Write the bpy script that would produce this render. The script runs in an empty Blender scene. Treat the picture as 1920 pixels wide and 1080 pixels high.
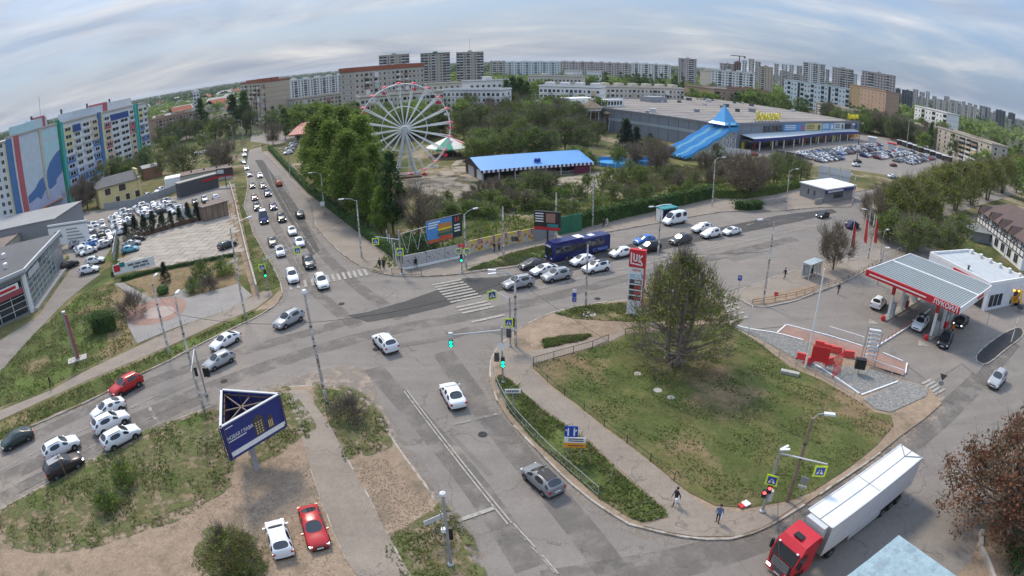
# A city crossroads seen from a tenth-floor camera: roads, traffic, a fairground, a shopping centre and a filling station.
# Units are metres; the camera stands above the origin and looks along +Y.
import bpy, bmesh, math, random
import numpy as np
from mathutils import Vector, Matrix

R = math.radians
PI = math.pi
sc = bpy.context.scene
COL = sc.collection
random.seed(11)
RNG = np.random.default_rng(5)

# ---------------------------------------------------------------- camera (wide street camera with a fisheye lens)
cd = bpy.data.cameras.new('camera')
cam = bpy.data.objects.new('camera', cd)
COL.objects.link(cam)
cam.location = (0, 0, 32)
PITCH, ROLL = 0.3837, -0.0133
cam.rotation_euler = (Matrix.Rotation(PI / 2 - PITCH, 3, 'X') @ Matrix.Rotation(ROLL, 3, 'Z')).to_euler()
cd.type = 'PANO'
cd.panorama_type = 'FISHEYE_LENS_POLYNOMIAL'
cd.sensor_width = 36.0
cd.fisheye_fov = PI
FMM = 1120.4 * 36 / 1920
cd.fisheye_polynomial_k0 = 0.0
cd.fisheye_polynomial_k1 = -1.0 / FMM
cd.fisheye_polynomial_k2 = 0.0
cd.fisheye_polynomial_k3 = -0.0357 / FMM ** 3
cd.fisheye_polynomial_k4 = 0.0
cd.clip_start = 0.1
cd.clip_end = 20000
sc.camera = cam

# ---------------------------------------------------------------- sky, sun, exposure
SUN_EL, SUN_AZ = R(48), R(-30)          # azimuth from +Y towards +X
world = bpy.data.worlds.new('World')
sc.world = world
world.use_nodes = True
nt = world.node_tree
nt.nodes.clear()
def wn(t, **k):
  n = nt.nodes.new(t)
  for a, b in k.items(): setattr(n, a, b)
  return n
wl = nt.links.new
out = wn('ShaderNodeOutputWorld')
bg = wn('ShaderNodeBackground')
sky = wn('ShaderNodeTexSky', sky_type='NISHITA', sun_disc=False)
sky.sun_elevation = SUN_EL
sky.sun_rotation = SUN_AZ
sky.air_density = 1.0
sky.dust_density = 1.6
sky.ozone_density = 2.0
tc = wn('ShaderNodeTexCoord')
sep = wn('ShaderNodeSeparateXYZ')
wl(tc.outputs['Generated'], sep.inputs[0])
def wmath(op, a, b=None, c=None):
  n = wn('ShaderNodeMath', operation=op)
  for i, v in enumerate((a, b, c)):
    if v is None: continue
    if isinstance(v, (int, float)): n.inputs[i].default_value = v
    else: wl(v, n.inputs[i])
  return n.outputs[0]
# cloud layer: the view direction projected on a flat deck above the city
zz = wmath('ADD', wmath('MAXIMUM', sep.outputs[2], 0.0), 0.13)
u = wmath('DIVIDE', sep.outputs[0], zz)
v = wmath('DIVIDE', sep.outputs[1], zz)
comb = wn('ShaderNodeCombineXYZ')
wl(u, comb.inputs[0]); wl(v, comb.inputs[1])
def cloud(scale, rot, stretch, detail, seed, dist=0.4):
  mp = wn('ShaderNodeMapping')
  mp.inputs['Location'].default_value = (seed, seed * 1.7, seed * 0.3)
  mp.inputs['Rotation'].default_value = (0, 0, R(rot))
  mp.inputs['Scale'].default_value = (scale, scale * stretch, 1)
  wl(comb.outputs[0], mp.inputs['Vector'])
  n = wn('ShaderNodeTexNoise')
  n.inputs['Scale'].default_value = 1.0
  n.inputs['Detail'].default_value = detail
  n.inputs['Roughness'].default_value = 0.56
  n.inputs['Distortion'].default_value = dist
  wl(mp.outputs[0], n.inputs['Vector'])
  return n.outputs['Fac']
c1 = cloud(0.20, 32, 1.35, 8, 5.4, 1.1)
c2 = cloud(0.55, 25, 1.5, 9, 7.7, 1.2)
cov = wmath('ADD', wmath('MULTIPLY', c1, 0.7), wmath('MULTIPLY', c2, 0.36))
rmp = wn('ShaderNodeMapRange', interpolation_type='SMOOTHSTEP')
rmp.inputs['From Min'].default_value = 0.42
rmp.inputs['From Max'].default_value = 0.66
wl(cov, rmp.inputs['Value'])
# thin cloud shade: pale lit cloud or grey-blue veil
c3 = cloud(0.4, 40, 1.5, 8, 12.4, 1.0)
r3 = wn('ShaderNodeMapRange')
r3.inputs['From Min'].default_value = 0.38; r3.inputs['From Max'].default_value = 0.66
wl(c3, r3.inputs['Value'])
ccol = wn('ShaderNodeMix', data_type='RGBA')
ccol.inputs[6].default_value = (2.3, 2.65, 3.3, 1)
ccol.inputs[7].default_value = (5.1, 5.05, 5.0, 1)
wl(r3.outputs[0], ccol.inputs[0])
mixc = wn('ShaderNodeMix', data_type='RGBA')
wl(rmp.outputs[0], mixc.inputs[0])
grey = wn('ShaderNodeMix', data_type='RGBA')
grey.inputs[0].default_value = 0.75
grey.inputs[7].default_value = (1.55, 2.25, 3.45, 1)
wl(sky.outputs[0], grey.inputs[6])
wl(grey.outputs[2], mixc.inputs[6])
wl(ccol.outputs[2], mixc.inputs[7])
# an overcast dome brightens evenly from the horizon to the zenith
zen = wn('ShaderNodeVectorMath', operation='SCALE')
wl(mixc.outputs[2], zen.inputs[0])
wl(wmath('ADD', wmath('MULTIPLY', wmath('MAXIMUM', sep.outputs[2], 0.0), 2.1), 0.9), zen.inputs['Scale'])
wl(zen.outputs[0], bg.inputs['Color'])
bg.inputs['Strength'].default_value = 0.07
wl(bg.outputs[0], out.inputs[0])

sun_d = bpy.data.lights.new('sun', 'SUN')
sun_d.energy = 1.5
sun_d.angle = R(11)
sun_d.color = (1.0, 0.89, 0.73)
sun = bpy.data.objects.new('sun', sun_d)
COL.objects.link(sun)
sd = Vector((math.sin(SUN_AZ) * math.cos(SUN_EL), math.cos(SUN_AZ) * math.cos(SUN_EL), math.sin(SUN_EL)))
sun.rotation_euler = sd.to_track_quat('Z', 'Y').to_euler()
sun.location = (0, 0, 200)

vs = sc.view_settings
vs.view_transform = 'Standard'
vs.look = 'None'
vs.gamma = 1.0
vs.use_curve_mapping = False
vs.exposure = 1.2
sc.cycles.max_bounces = 5
sc.cycles.diffuse_bounces = 2
sc.cycles.glossy_bounces = 2
sc.cycles.transmission_bounces = 3
sc.cycles.transparent_max_bounces = 12
sc.cycles.use_denoising = True

# ---------------------------------------------------------------- helpers
def tag(o, label=None, cat=None, group=None, kind=None):
  if label: o['label'] = label
  if cat: o['category'] = cat
  if group: o['group'] = group
  if kind: o['kind'] = kind
  return o

def empty(name, loc=(0, 0, 0), rz=0.0, label=None, cat=None, group=None, parent=None):
  o = bpy.data.objects.new(name, None)
  o.empty_display_size = 0.3
  COL.objects.link(o)
  o.location = (loc[0], loc[1], loc[2] if len(loc) > 2 else 0)
  o.rotation_euler = (0, 0, rz)
  if parent: o.parent = parent
  return tag(o, label, cat, group)

def inst(name, mesh, parent=None, loc=(0, 0, 0), rz=0.0, scale=1.0, color=None, rot=None):
  o = bpy.data.objects.new(name, mesh)
  COL.objects.link(o)
  if parent: o.parent = parent
  o.location = (loc[0], loc[1], loc[2] if len(loc) > 2 else 0)
  o.rotation_euler = rot if rot else (0, 0, rz)
  o.scale = (scale,) * 3 if isinstance(scale, (int, float)) else scale
  if color: o.color = (*color[:3], 1)
  return o

class MB:
  """Collects faces, builds ONE mesh object."""
  def __init__(s): s.v = []; s.f = []; s.m = []
  def poly(s, pts, m=0):
    b = len(s.v); s.v += [tuple(p) for p in pts]
    s.f.append(tuple(range(b, b + len(pts)))); s.m.append(m); return s
  def box(s, x0, y0, z0, x1, y1, z1, m=0, T=None):
    c = [(x0, y0, z0), (x1, y0, z0), (x1, y1, z0), (x0, y1, z0), (x0, y0, z1), (x1, y0, z1), (x1, y1, z1), (x0, y1, z1)]
    if T is not None: c = [tuple(T @ Vector(p)) for p in c]
    b = len(s.v); s.v += c
    for q in ((0, 3, 2, 1), (4, 5, 6, 7), (0, 1, 5, 4), (1, 2, 6, 5), (2, 3, 7, 6), (3, 0, 4, 7)):
      s.f.append(tuple(b + i for i in q)); s.m.append(m)
    return s
  def cbox(s, cx, cy, z0, z1, lx, ly, a=0.0, m=0):
    T = Matrix.Translation((cx, cy, 0)) @ Matrix.Rotation(a, 4, 'Z')
    return s.box(-lx / 2, -ly / 2, z0, lx / 2, ly / 2, z1, m, T)
  def bar(s, p, q, w, h, m=0, lift=0.0):
    """box beam from p to q, width w, height h, its top face centred on the line"""
    p = Vector(p); q = Vector(q); d = q - p
    L = d.length
    if L < 1e-6: return s
    T = Matrix.Translation(p) @ d.to_track_quat('X', 'Z').to_matrix().to_4x4()
    return s.box(0, -w / 2, -h / 2 + lift, L, w / 2, h / 2 + lift, m, T)
  def prism(s, pts, z0, z1, m=0, mtop=None, bottom=False):
    area = sum(pts[i][0] * pts[(i + 1) % len(pts)][1] - pts[(i + 1) % len(pts)][0] * pts[i][1] for i in range(len(pts)))
    if area < 0: pts = pts[::-1]
    n = len(pts); b = len(s.v)
    s.v += [(p[0], p[1], z0) for p in pts] + [(p[0], p[1], z1) for p in pts]
    for i in range(n):
      j = (i + 1) % n
      s.f.append((b + i, b + j, b + n + j, b + n + i)); s.m.append(m)
    s.f.append(tuple(range(b + n, b + 2 * n))); s.m.append(m if mtop is None else mtop)
    if bottom: s.f.append(tuple(range(b + n - 1, b - 1, -1))); s.m.append(m)
    return s
  def tube(s, pts, r, n=6, m=0, cap=True):
    pts = [Vector(p) for p in pts]
    rs = r if isinstance(r, (list, tuple)) else [r] * len(pts)
    b = len(s.v); K = len(pts)
    ref = None
    for i, p in enumerate(pts):
      d = (pts[min(i + 1, K - 1)] - pts[max(i - 1, 0)])
      d = d.normalized() if d.length > 1e-9 else Vector((0, 0, 1))
      if ref is None: ref = Vector((1, 0, 0)) if abs(d.x) < 0.8 else Vector((0, 1, 0))
      a = (ref - d * ref.dot(d)).normalized(); ref = a
      c = d.cross(a)
      for k in range(n):
        t = 2 * PI * k / n
        s.v.append(tuple(p + (a * math.cos(t) + c * math.sin(t)) * rs[i]))
    for i in range(K - 1):
      for k in range(n):
        k2 = (k + 1) % n
        s.f.append((b + i * n + k, b + i * n + k2, b + (i + 1) * n + k2, b + (i + 1) * n + k)); s.m.append(m)
    if cap:
      s.f.append(tuple(b + k for k in range(n - 1, -1, -1))); s.m.append(m)
      s.f.append(tuple(b + (K - 1) * n + k for k in range(n))); s.m.append(m)
    return s
  def lathe(s, prof, n=16, m=0, c=(0, 0, 0), a0=0.0):
    """prof: (radius, z) pairs from bottom to top"""
    b = len(s.v); K = len(prof)
    for r, z in prof:
      for k in range(n):
        t = a0 + 2 * PI * k / n
        s.v.append((c[0] + r * math.cos(t), c[1] + r * math.sin(t), c[2] + z))
    for i in range(K - 1):
      for k in range(n):
        k2 = (k + 1) % n
        s.f.append((b + i * n + k, b + i * n + k2, b + (i + 1) * n + k2, b + (i + 1) * n + k)); s.m.append(m)
    if prof[-1][0] > 1e-4: s.f.append(tuple(b + (K - 1) * n + k for k in range(n))); s.m.append(m)
    if prof[0][0] > 1e-4: s.f.append(tuple(b + k for k in range(n - 1, -1, -1))); s.m.append(m)
    return s
  def add(s, o, T=None, dm=0):
    b = len(s.v)
    s.v += [tuple(T @ Vector(p)) for p in o.v] if T is not None else list(o.v)
    s.f += [tuple(b + i for i in f) for f in o.f]; s.m += [k + dm for k in o.m]
    return s
  def mesh(s, name, mats, smooth=False, angle=None):
    me = bpy.data.meshes.new(name)
    me.from_pydata(s.v, [], s.f)
    for mm in (mats if isinstance(mats, (list, tuple)) else [mats]): me.materials.append(mm)
    if any(s.m): me.polygons.foreach_set('material_index', s.m)
    if smooth:
      me.polygons.foreach_set('use_smooth', [True] * len(me.polygons))
      me.set_sharp_from_angle(angle=R(angle or 35))
    me.update()
    return me
  def build(s, name, mats, parent=None, loc=(0, 0, 0), rz=0.0, smooth=False, angle=None, color=None):
    return inst(name, s.mesh(name, mats, smooth, angle), parent, loc, rz, 1.0, color)

def np_mesh(name, verts, faces4, mats, midx=None, smooth=False):
  """fast mesh from numpy arrays of quads"""
  me = bpy.data.meshes.new(name)
  nv, nf = len(verts), len(faces4)
  k = faces4.shape[1]
  me.vertices.add(nv); me.vertices.foreach_set('co', np.asarray(verts, np.float32).ravel())
  me.loops.add(nf * k); me.loops.foreach_set('vertex_index', np.asarray(faces4, np.int32).ravel())
  me.polygons.add(nf)
  me.polygons.foreach_set('loop_start', np.arange(0, nf * k, k, dtype=np.int32))
  for mm in (mats if isinstance(mats, (list, tuple)) else [mats]): me.materials.append(mm)
  if midx is not None: me.polygons.foreach_set('material_index', np.asarray(midx, np.int32))
  if smooth: me.polygons.foreach_set('use_smooth', np.ones(nf, bool))
  me.update(calc_edges=True)
  return me

def text_mesh(txt, size, mat, align='CENTER', depth=0.01, sx=1.0, bold=0.0, shear=0.0):
  cu = bpy.data.curves.new('lettering', 'FONT')
  cu.body = txt; cu.size = size; cu.align_x = align; cu.align_y = 'CENTER'
  cu.extrude = depth; cu.resolution_u = 2; cu.offset = bold; cu.shear = shear
  o = bpy.data.objects.new('lettering', cu)
  COL.objects.link(o)
  dg = bpy.context.evaluated_depsgraph_get()
  me = bpy.data.meshes.new_from_object(o.evaluated_get(dg))
  bpy.data.objects.remove(o); bpy.data.curves.remove(cu)
  if sx != 1.0: me.transform(Matrix.Diagonal((sx, 1, 1, 1)))
  me.materials.clear(); me.materials.append(mat)
  return me

def lettering(txt, size, mat, parent, loc, rz=0.0, sx=1.0, align='CENTER', bold=0.0, name='lettering', depth=0.01, rx=PI / 2):
  """upright text facing local -Y of the parent"""
  me = text_mesh(txt, size, mat, align, depth, sx, bold)
  return inst(name, me, parent, loc, rot=(rx, 0, rz))

def lerp(a, b, t): return tuple(a[i] + (b[i] - a[i]) * t for i in range(len(a)))

def in_poly(x, y, poly):
  """numpy point in polygon"""
  ins = np.zeros(len(x), bool); n = len(poly)
  for i in range(n):
    x1, y1 = poly[i]; x2, y2 = poly[(i + 1) % n]
    if y1 == y2: continue
    c = ((y1 > y) != (y2 > y)) & (x < (x2 - x1) * (y - y1) / (y2 - y1) + x1)
    ins ^= c
  return ins

def smooth_line(pts, n=2, closed=False):
  """Chaikin corner cutting"""
  for _ in range(n):
    q = []
    K = len(pts)
    rng = range(K if closed else K - 1)
    if not closed: q.append(pts[0])
    for i in rng:
      a, b = pts[i], pts[(i + 1) % K]
      q.append(lerp(a, b, 0.25)); q.append(lerp(a, b, 0.75))
    if not closed: q.append(pts[-1])
    pts = q
  return pts

def resample(pts, step):
  out_ = [pts[0]]; acc = 0.0
  for a, b in zip(pts[:-1], pts[1:]):
    L = math.dist(a, b); t = step - acc
    while t <= L:
      out_.append(lerp(a, b, t / L)); t += step
    acc = (acc + L) % step if L else acc
    acc = L - (t - step)
  return out_

def offset_line(pts, d):
  """open polyline moved d to its left"""
  o = []
  for i, p in enumerate(pts):
    a = pts[max(i - 1, 0)]; b = pts[min(i + 1, len(pts) - 1)]
    dx, dy = b[0] - a[0], b[1] - a[1]; L = math.hypot(dx, dy) or 1
    o.append((p[0] - dy / L * d, p[1] + dx / L * d))
  return o

# ---------------------------------------------------------------- materials (all procedural)
def M(name, col=(0.5, 0.5, 0.5), rough=0.75, n=((0.6, 0.25), (5.0, 0.15)), coord='obj', metal=0.0, bump=None,
      objcol=False, col2=None, mix=(0.12, 0.45, 0.6), col3=None, mix3=(0.3, 0.5, 0.62), emis=None, spec=0.4, rnd=0.0, stripes=None):
  m = bpy.data.materials.new(name)
  m.use_nodes = True
  t = m.node_tree; t.nodes.clear()
  N = lambda ty, **k: _node(t, ty, k)
  L = t.links.new
  o = N('ShaderNodeOutputMaterial'); b = N('ShaderNodeBsdfPrincipled')
  L(b.outputs[0], o.inputs[0])
  b.inputs['Roughness'].default_value = rough
  b.inputs['Metallic'].default_value = metal
  b.inputs['Specular IOR Level'].default_value = spec
  m.diffuse_color = (*col, 1)
  if coord == 'world':
    vec = N('ShaderNodeNewGeometry').outputs['Position']
  else:
    vec = N('ShaderNodeTexCoord').outputs['Object']
  def noise(sc_, det=3, off=0.0, rg=0.55):
    nn = N('ShaderNodeTexNoise'); nn.inputs['Scale'].default_value = sc_; nn.inputs['Detail'].default_value = det
    nn.inputs['Roughness'].default_value = rg
    if off:
      va = N('ShaderNodeVectorMath', operation='ADD'); va.inputs[1].default_value = (off, off * 2.3, off * 0.7)
      L(vec, va.inputs[0]); L(va.outputs[0], nn.inputs['Vector'])
    else: L(vec, nn.inputs['Vector'])
    return nn.outputs['Fac']
  if objcol:
    c = N('ShaderNodeObjectInfo').outputs['Color']
  else:
    rgb = N('ShaderNodeRGB'); rgb.outputs[0].default_value = (*col, 1); c = rgb.outputs[0]
  def blend(c, c2, mx, off):
    mr = N('ShaderNodeMapRange', interpolation_type='SMOOTHSTEP')
    mr.inputs['From Min'].default_value = mx[1]; mr.inputs['From Max'].default_value = mx[2]
    L(noise(mx[0], 6, off, 0.62), mr.inputs['Value'])
    mm = N('ShaderNodeMix', data_type='RGBA'); L(mr.outputs[0], mm.inputs[0]); L(c, mm.inputs[6])
    mm.inputs[7].default_value = (*c2, 1)
    return mm.outputs[2]
  if col2: c = blend(c, col2, mix, 3.7)
  if col3: c = blend(c, col3, mix3, 9.1)
  for i, (s_, a_) in enumerate(n):
    mr = N('ShaderNodeMapRange')
    mr.inputs['From Min'].default_value = 0.25; mr.inputs['From Max'].default_value = 0.75
    mr.inputs['To Min'].default_value = 1 - a_; mr.inputs['To Max'].default_value = 1 + a_
    mr.clamp = False
    L(noise(s_, 4, 1.3 * i), mr.inputs['Value'])
    vm = N('ShaderNodeVectorMath', operation='SCALE'); L(c, vm.inputs[0]); L(mr.outputs[0], vm.inputs['Scale']); c = vm.outputs[0]
  if stripes:
    ax, per, amt = stripes
    sx = N('ShaderNodeSeparateXYZ'); L(vec, sx.inputs[0])
    w = N('ShaderNodeMath', operation='MULTIPLY'); L(sx.outputs[ax], w.inputs[0]); w.inputs[1].default_value = 2 * PI / per
    s2 = N('ShaderNodeMath', operation='SINE'); L(w.outputs[0], s2.inputs[0])
    bp = N('ShaderNodeBump'); bp.inputs['Strength'].default_value = amt; bp.inputs['Distance'].default_value = per * 0.3
    L(s2.outputs[0], bp.inputs['Height']); L(bp.outputs[0], b.inputs['Normal'])
  if rnd:
    oi = N('ShaderNodeObjectInfo')
    mr = N('ShaderNodeMapRange'); mr.inputs['To Min'].default_value = 1 - rnd; mr.inputs['To Max'].default_value = 1 + rnd
    L(oi.outputs['Random'], mr.inputs['Value'])
    vm = N('ShaderNodeVectorMath', operation='SCALE'); L(c, vm.inputs[0]); L(mr.outputs[0], vm.inputs['Scale']); c = vm.outputs[0]
  L(c, b.inputs['Base Color'])
  if bump:
    bp = N('ShaderNodeBump'); bp.inputs['Strength'].default_value = bump[1]; bp.inputs['Distance'].default_value = bump[2] if len(bump) > 2 else 0.05
    L(noise(bump[0], 5, 2.2), bp.inputs['Height']); L(bp.outputs[0], b.inputs['Normal'])
  if emis:
    b.inputs['Emission Color'].default_value = (*emis[0], 1); b.inputs['Emission Strength'].default_value = emis[1]
  return m

def _node(t, ty, k):
  n = t.nodes.new(ty)
  for a, b in k.items(): setattr(n, a, b)
  return n

def asphalt(name, col, dust, dusty=(0.05, 0.5, 0.72), crack=0.3, dirn=0.85):
  """worn asphalt: mottling, wheel-track streaks along the road, cracks, drifted dust"""
  m = M(name, col, 0.88, ((0.05, 0.09), (0.5, 0.07), (2.2, 0.08), (14, 0.25)), 'world', col2=dust, mix=dusty, spec=0.25, bump=(14, 0.25, 0.02))
  t = m.node_tree; L = t.links.new
  b = next(n for n in t.nodes if n.type == 'BSDF_PRINCIPLED')
  c = b.inputs['Base Color'].links[0].from_socket
  geo = _node(t, 'ShaderNodeNewGeometry', {})
  # long streaks
  mp = _node(t, 'ShaderNodeMapping', {})
  mp.inputs['Rotation'].default_value = (0, 0, -dirn); mp.inputs['Scale'].default_value = (0.02, 0.55, 1)
  L(geo.outputs['Position'], mp.inputs['Vector'])
  ns = _node(t, 'ShaderNodeTexNoise', {}); ns.inputs['Scale'].default_value = 1.0; ns.inputs['Detail'].default_value = 5
  L(mp.outputs[0], ns.inputs['Vector'])
  mr = _node(t, 'ShaderNodeMapRange', {}); mr.inputs['From Min'].default_value = 0.3; mr.inputs['From Max'].default_value = 0.7
  mr.inputs['To Min'].default_value = 0.91; mr.inputs['To Max'].default_value = 1.08
  L(ns.outputs['Fac'], mr.inputs['Value'])
  vm = _node(t, 'ShaderNodeVectorMath', {'operation': 'SCALE'}); L(c, vm.inputs[0]); L(mr.outputs[0], vm.inputs['Scale'])
  c = vm.outputs[0]
  # cracks
  wob = _node(t, 'ShaderNodeTexNoise', {}); wob.inputs['Scale'].default_value = 0.35; wob.inputs['Detail'].default_value = 4
  L(geo.outputs['Position'], wob.inputs['Vector'])
  ad = _node(t, 'ShaderNodeVectorMath', {'operation': 'MULTIPLY_ADD'}); ad.inputs[1].default_value = (6, 6, 0)
  L(wob.outputs['Color'], ad.inputs[0]); L(geo.outputs['Position'], ad.inputs[2])
  vo = _node(t, 'ShaderNodeTexVoronoi', {'feature': 'DISTANCE_TO_EDGE'}); vo.inputs['Scale'].default_value = 0.085
  L(ad.outputs[0], vo.inputs['Vector'])
  cr = _node(t, 'ShaderNodeMapRange', {}); cr.inputs['From Min'].default_value = 0.001; cr.inputs['From Max'].default_value = 0.0055
  cr.inputs['To Min'].default_value = 1 - crack; cr.inputs['To Max'].default_value = 1
  L(vo.outputs['Distance'], cr.inputs['Value'])
  vm = _node(t, 'ShaderNodeVectorMath', {'operation': 'SCALE'}); L(c, vm.inputs[0]); L(cr.outputs[0], vm.inputs['Scale'])
  L(vm.outputs[0], b.inputs['Base Color'])
  return m

def worn(name, col, rough=0.8, scale=1.6, lo=0.42, hi=0.56):
  """flaking paint / drifted dust: the sheet is broken up by holes that show what lies below"""
  m = M(name, col, rough, ((3, 0.15),), 'world', spec=0.2)
  t = m.node_tree; L = t.links.new
  o = next(n for n in t.nodes if n.type == 'OUTPUT_MATERIAL'); b = next(n for n in t.nodes if n.type == 'BSDF_PRINCIPLED')
  geo = _node(t, 'ShaderNodeNewGeometry', {})
  ns = _node(t, 'ShaderNodeTexNoise', {}); ns.inputs['Scale'].default_value = scale; ns.inputs['Detail'].default_value = 7; ns.inputs['Roughness'].default_value = 0.65
  L(geo.outputs['Position'], ns.inputs['Vector'])
  mr = _node(t, 'ShaderNodeMapRange', {}); mr.inputs['From Min'].default_value = lo; mr.inputs['From Max'].default_value = hi
  L(ns.outputs['Fac'], mr.inputs['Value'])
  tr = _node(t, 'ShaderNodeBsdfTransparent', {}); mx = _node(t, 'ShaderNodeMixShader', {})
  L(mr.outputs[0], mx.inputs[0]); L(tr.outputs[0], mx.inputs[1]); L(b.outputs[0], mx.inputs[2]); L(mx.outputs[0], o.inputs[0])
  return m

m_road = asphalt('asphalt_road', (0.192, 0.170, 0.149), (0.235, 0.20, 0.165))
m_asph_dark = asphalt('asphalt_patch', (0.064, 0.060, 0.056), (0.11, 0.10, 0.09), crack=0.2)
m_lot = asphalt('asphalt_lot', (0.205, 0.180, 0.156), (0.24, 0.21, 0.18))
m_walk = asphalt('asphalt_walk', (0.235, 0.195, 0.157), (0.27, 0.23, 0.19), crack=0.3)
m_repair = asphalt('repair_asphalt', (0.160, 0.143, 0.127), (0.17, 0.15, 0.13), crack=0.2)
m_track = worn('wheel_polish', (0.158, 0.141, 0.125), 0.75, 0.35, 0.38, 0.75)
m_pale = worn('pale_bare_earth', (0.30, 0.25, 0.19), 0.95, 0.25, 0.40, 0.52)
m_lawn = M('lawn_soil', (0.078, 0.094, 0.030), 0.95, ((0.25, 0.22), (1.8, 0.22), (7, 0.25)), 'world', col2=(0.185, 0.135, 0.075), mix=(0.085, 0.49, 0.61), col3=(0.115, 0.112, 0.042), mix3=(0.2, 0.48, 0.62), bump=(5, 0.8, 0.12), spec=0.1)
m_rough = M('rough_soil', (0.082, 0.112, 0.030), 0.95, ((0.25, 0.22), (1.8, 0.25), (7, 0.25)), 'world', col2=(0.215, 0.165, 0.105), mix=(0.13, 0.42, 0.53), col3=(0.13, 0.12, 0.05), mix3=(0.6, 0.5, 0.62), bump=(5, 0.8, 0.12), spec=0.1)
m_turfworn = worn('thin_turf', (0.11, 0.115, 0.045), 0.95, 0.9, 0.44, 0.58)
m_ground = M('dry_ground', (0.12, 0.105, 0.075), 0.95, ((0.004, 0.25), (0.03, 0.25), (0.4, 0.2)), 'world', col2=(0.06, 0.07, 0.036), mix=(0.02, 0.42, 0.56), spec=0.1)
m_dirt = M('bare_earth', (0.265, 0.198, 0.14), 0.95, ((0.12, 0.16), (0.9, 0.16), (5, 0.2)), 'world', col2=(0.17, 0.135, 0.095), mix=(0.35, 0.5, 0.7), bump=(2.5, 0.6, 0.12), spec=0.1)
m_dust = worn('drifted_dust', (0.30, 0.245, 0.195), 0.95, 0.8, 0.36, 0.62)
m_dust_thin = worn('thin_dust', (0.27, 0.225, 0.18), 0.95, 1.3, 0.46, 0.68)
m_turf = M('turf_soil', (0.072, 0.086, 0.028), 0.95, ((0.25, 0.25), (1.8, 0.25), (7, 0.3)), 'world', col2=(0.18, 0.14, 0.075), mix=(0.16, 0.49, 0.62), col3=(0.095, 0.125, 0.034), mix3=(0.11, 0.5, 0.62), bump=(5, 0.8, 0.12), spec=0.1)
m_turf_dry = M('dry_turf', (0.20, 0.145, 0.08), 0.95, ((0.3, 0.25), (2.2, 0.25), (8, 0.25)), 'world', col2=(0.085, 0.095, 0.035), mix=(0.25, 0.55, 0.68), bump=(5, 0.7, 0.1), spec=0.1)
m_scrub = M('scrub_ground', (0.12, 0.11, 0.045), 0.95, ((0.05, 0.25), (0.5, 0.3), (3, 0.25)), 'world', col2=(0.24, 0.19, 0.13), mix=(0.06, 0.5, 0.6), col3=(0.06, 0.075, 0.025), mix3=(0.09, 0.5, 0.62), bump=(2, 0.8, 0.2), spec=0.1)
m_gravel = M('gravel_bed', (0.20, 0.195, 0.185), 0.95, ((0.2, 0.12), (9, 0.4)), 'world', bump=(11, 1.0, 0.1), spec=0.1)
m_slab = M('old_concrete_slab', (0.315, 0.275, 0.23), 0.9, ((0.3, 0.16), (2.5, 0.14), (12, 0.12)), 'world', rnd=0.10, spec=0.2)
m_conc = M('concrete', (0.36, 0.335, 0.30), 0.88, ((0.4, 0.15), (3.0, 0.14)), 'world', spec=0.2)
m_kerb = M('kerb_stone', (0.36, 0.32, 0.275), 0.9, ((0.5, 0.22), (3, 0.2)), 'world', col2=(0.22, 0.185, 0.145), mix=(0.5, 0.5, 0.6), spec=0.15)
m_white = worn('worn_road_paint', (0.33, 0.305, 0.265), 0.8, 1.6, 0.40, 0.66)
m_white_fresh = worn('road_paint', (0.33, 0.305, 0.265), 0.7, 1.8, 0.22, 0.50)
m_paver_red = M('red_pavers', (0.27, 0.17, 0.135), 0.9, ((0.5, 0.15), (4, 0.2)), 'world', spec=0.2)
m_paver_grey = M('grey_pavers', (0.245, 0.225, 0.205), 0.9, ((0.3, 0.12), (4, 0.15)), 'world', spec=0.2)
m_paver_pale = M('pale_pavers', (0.33, 0.27, 0.235), 0.9, ((0.5, 0.12), (4, 0.15)), 'world', spec=0.2)
m_bitumen = M('fresh_bitumen', (0.035, 0.034, 0.035), 0.9, ((1.0, 0.2), (12, 0.35)), 'world', bump=(12, 0.4, 0.03), spec=0.3)

def P_(name, col, rough=0.6, a=0.10, **k): return M(name, col, rough, ((0.7, a), (6, a * 0.7)), 'obj', **k)
m_steel = P_('galvanised_steel', (0.34, 0.35, 0.36), 0.5, 0.15, metal=0.4)
m_iron = P_('dark_iron', (0.035, 0.034, 0.034), 0.6)
m_rust = P_('rusty_iron', (0.13, 0.075, 0.05), 0.8, 0.25)
m_whitepaint = P_('white_paint', (0.72, 0.72, 0.70), 0.5, 0.08)
m_palegrey = P_('pale_grey_paint', (0.5, 0.51, 0.51), 0.6, 0.08)
m_grey = P_('grey_paint', (0.25, 0.26, 0.27), 0.6, 0.1)
m_darkgrey = P_('dark_grey_paint', (0.07, 0.072, 0.078), 0.5, 0.1)
m_black = P_('black_plastic', (0.015, 0.015, 0.016), 0.5, 0.05)
m_red = P_('red_paint', (0.52, 0.025, 0.03), 0.45, 0.08)
m_redlight = P_('pale_red_plastic', (0.60, 0.07, 0.06), 0.5, 0.1)
m_blue = P_('blue_paint', (0.02, 0.05, 0.30), 0.45, 0.08)
m_navy = P_('navy_paint', (0.016, 0.024, 0.16), 0.4, 0.08)
m_yellow = P_('yellow_paint', (0.72, 0.60, 0.02), 0.5, 0.05)
m_lime = P_('signal_lime', (0.62, 0.78, 0.02), 0.5, 0.03)
m_signblue = P_('sign_blue', (0.015, 0.06, 0.36), 0.4, 0.04)
m_orange = P_('orange_paint', (0.75, 0.30, 0.02), 0.5, 0.06)
m_green = P_('green_paint', (0.02, 0.13, 0.07), 0.6, 0.1)
m_teal = P_('teal_paint', (0.02, 0.22, 0.22), 0.5, 0.1)
m_cream = P_('cream_render', (0.60, 0.50, 0.24), 0.85, 0.08)
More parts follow.
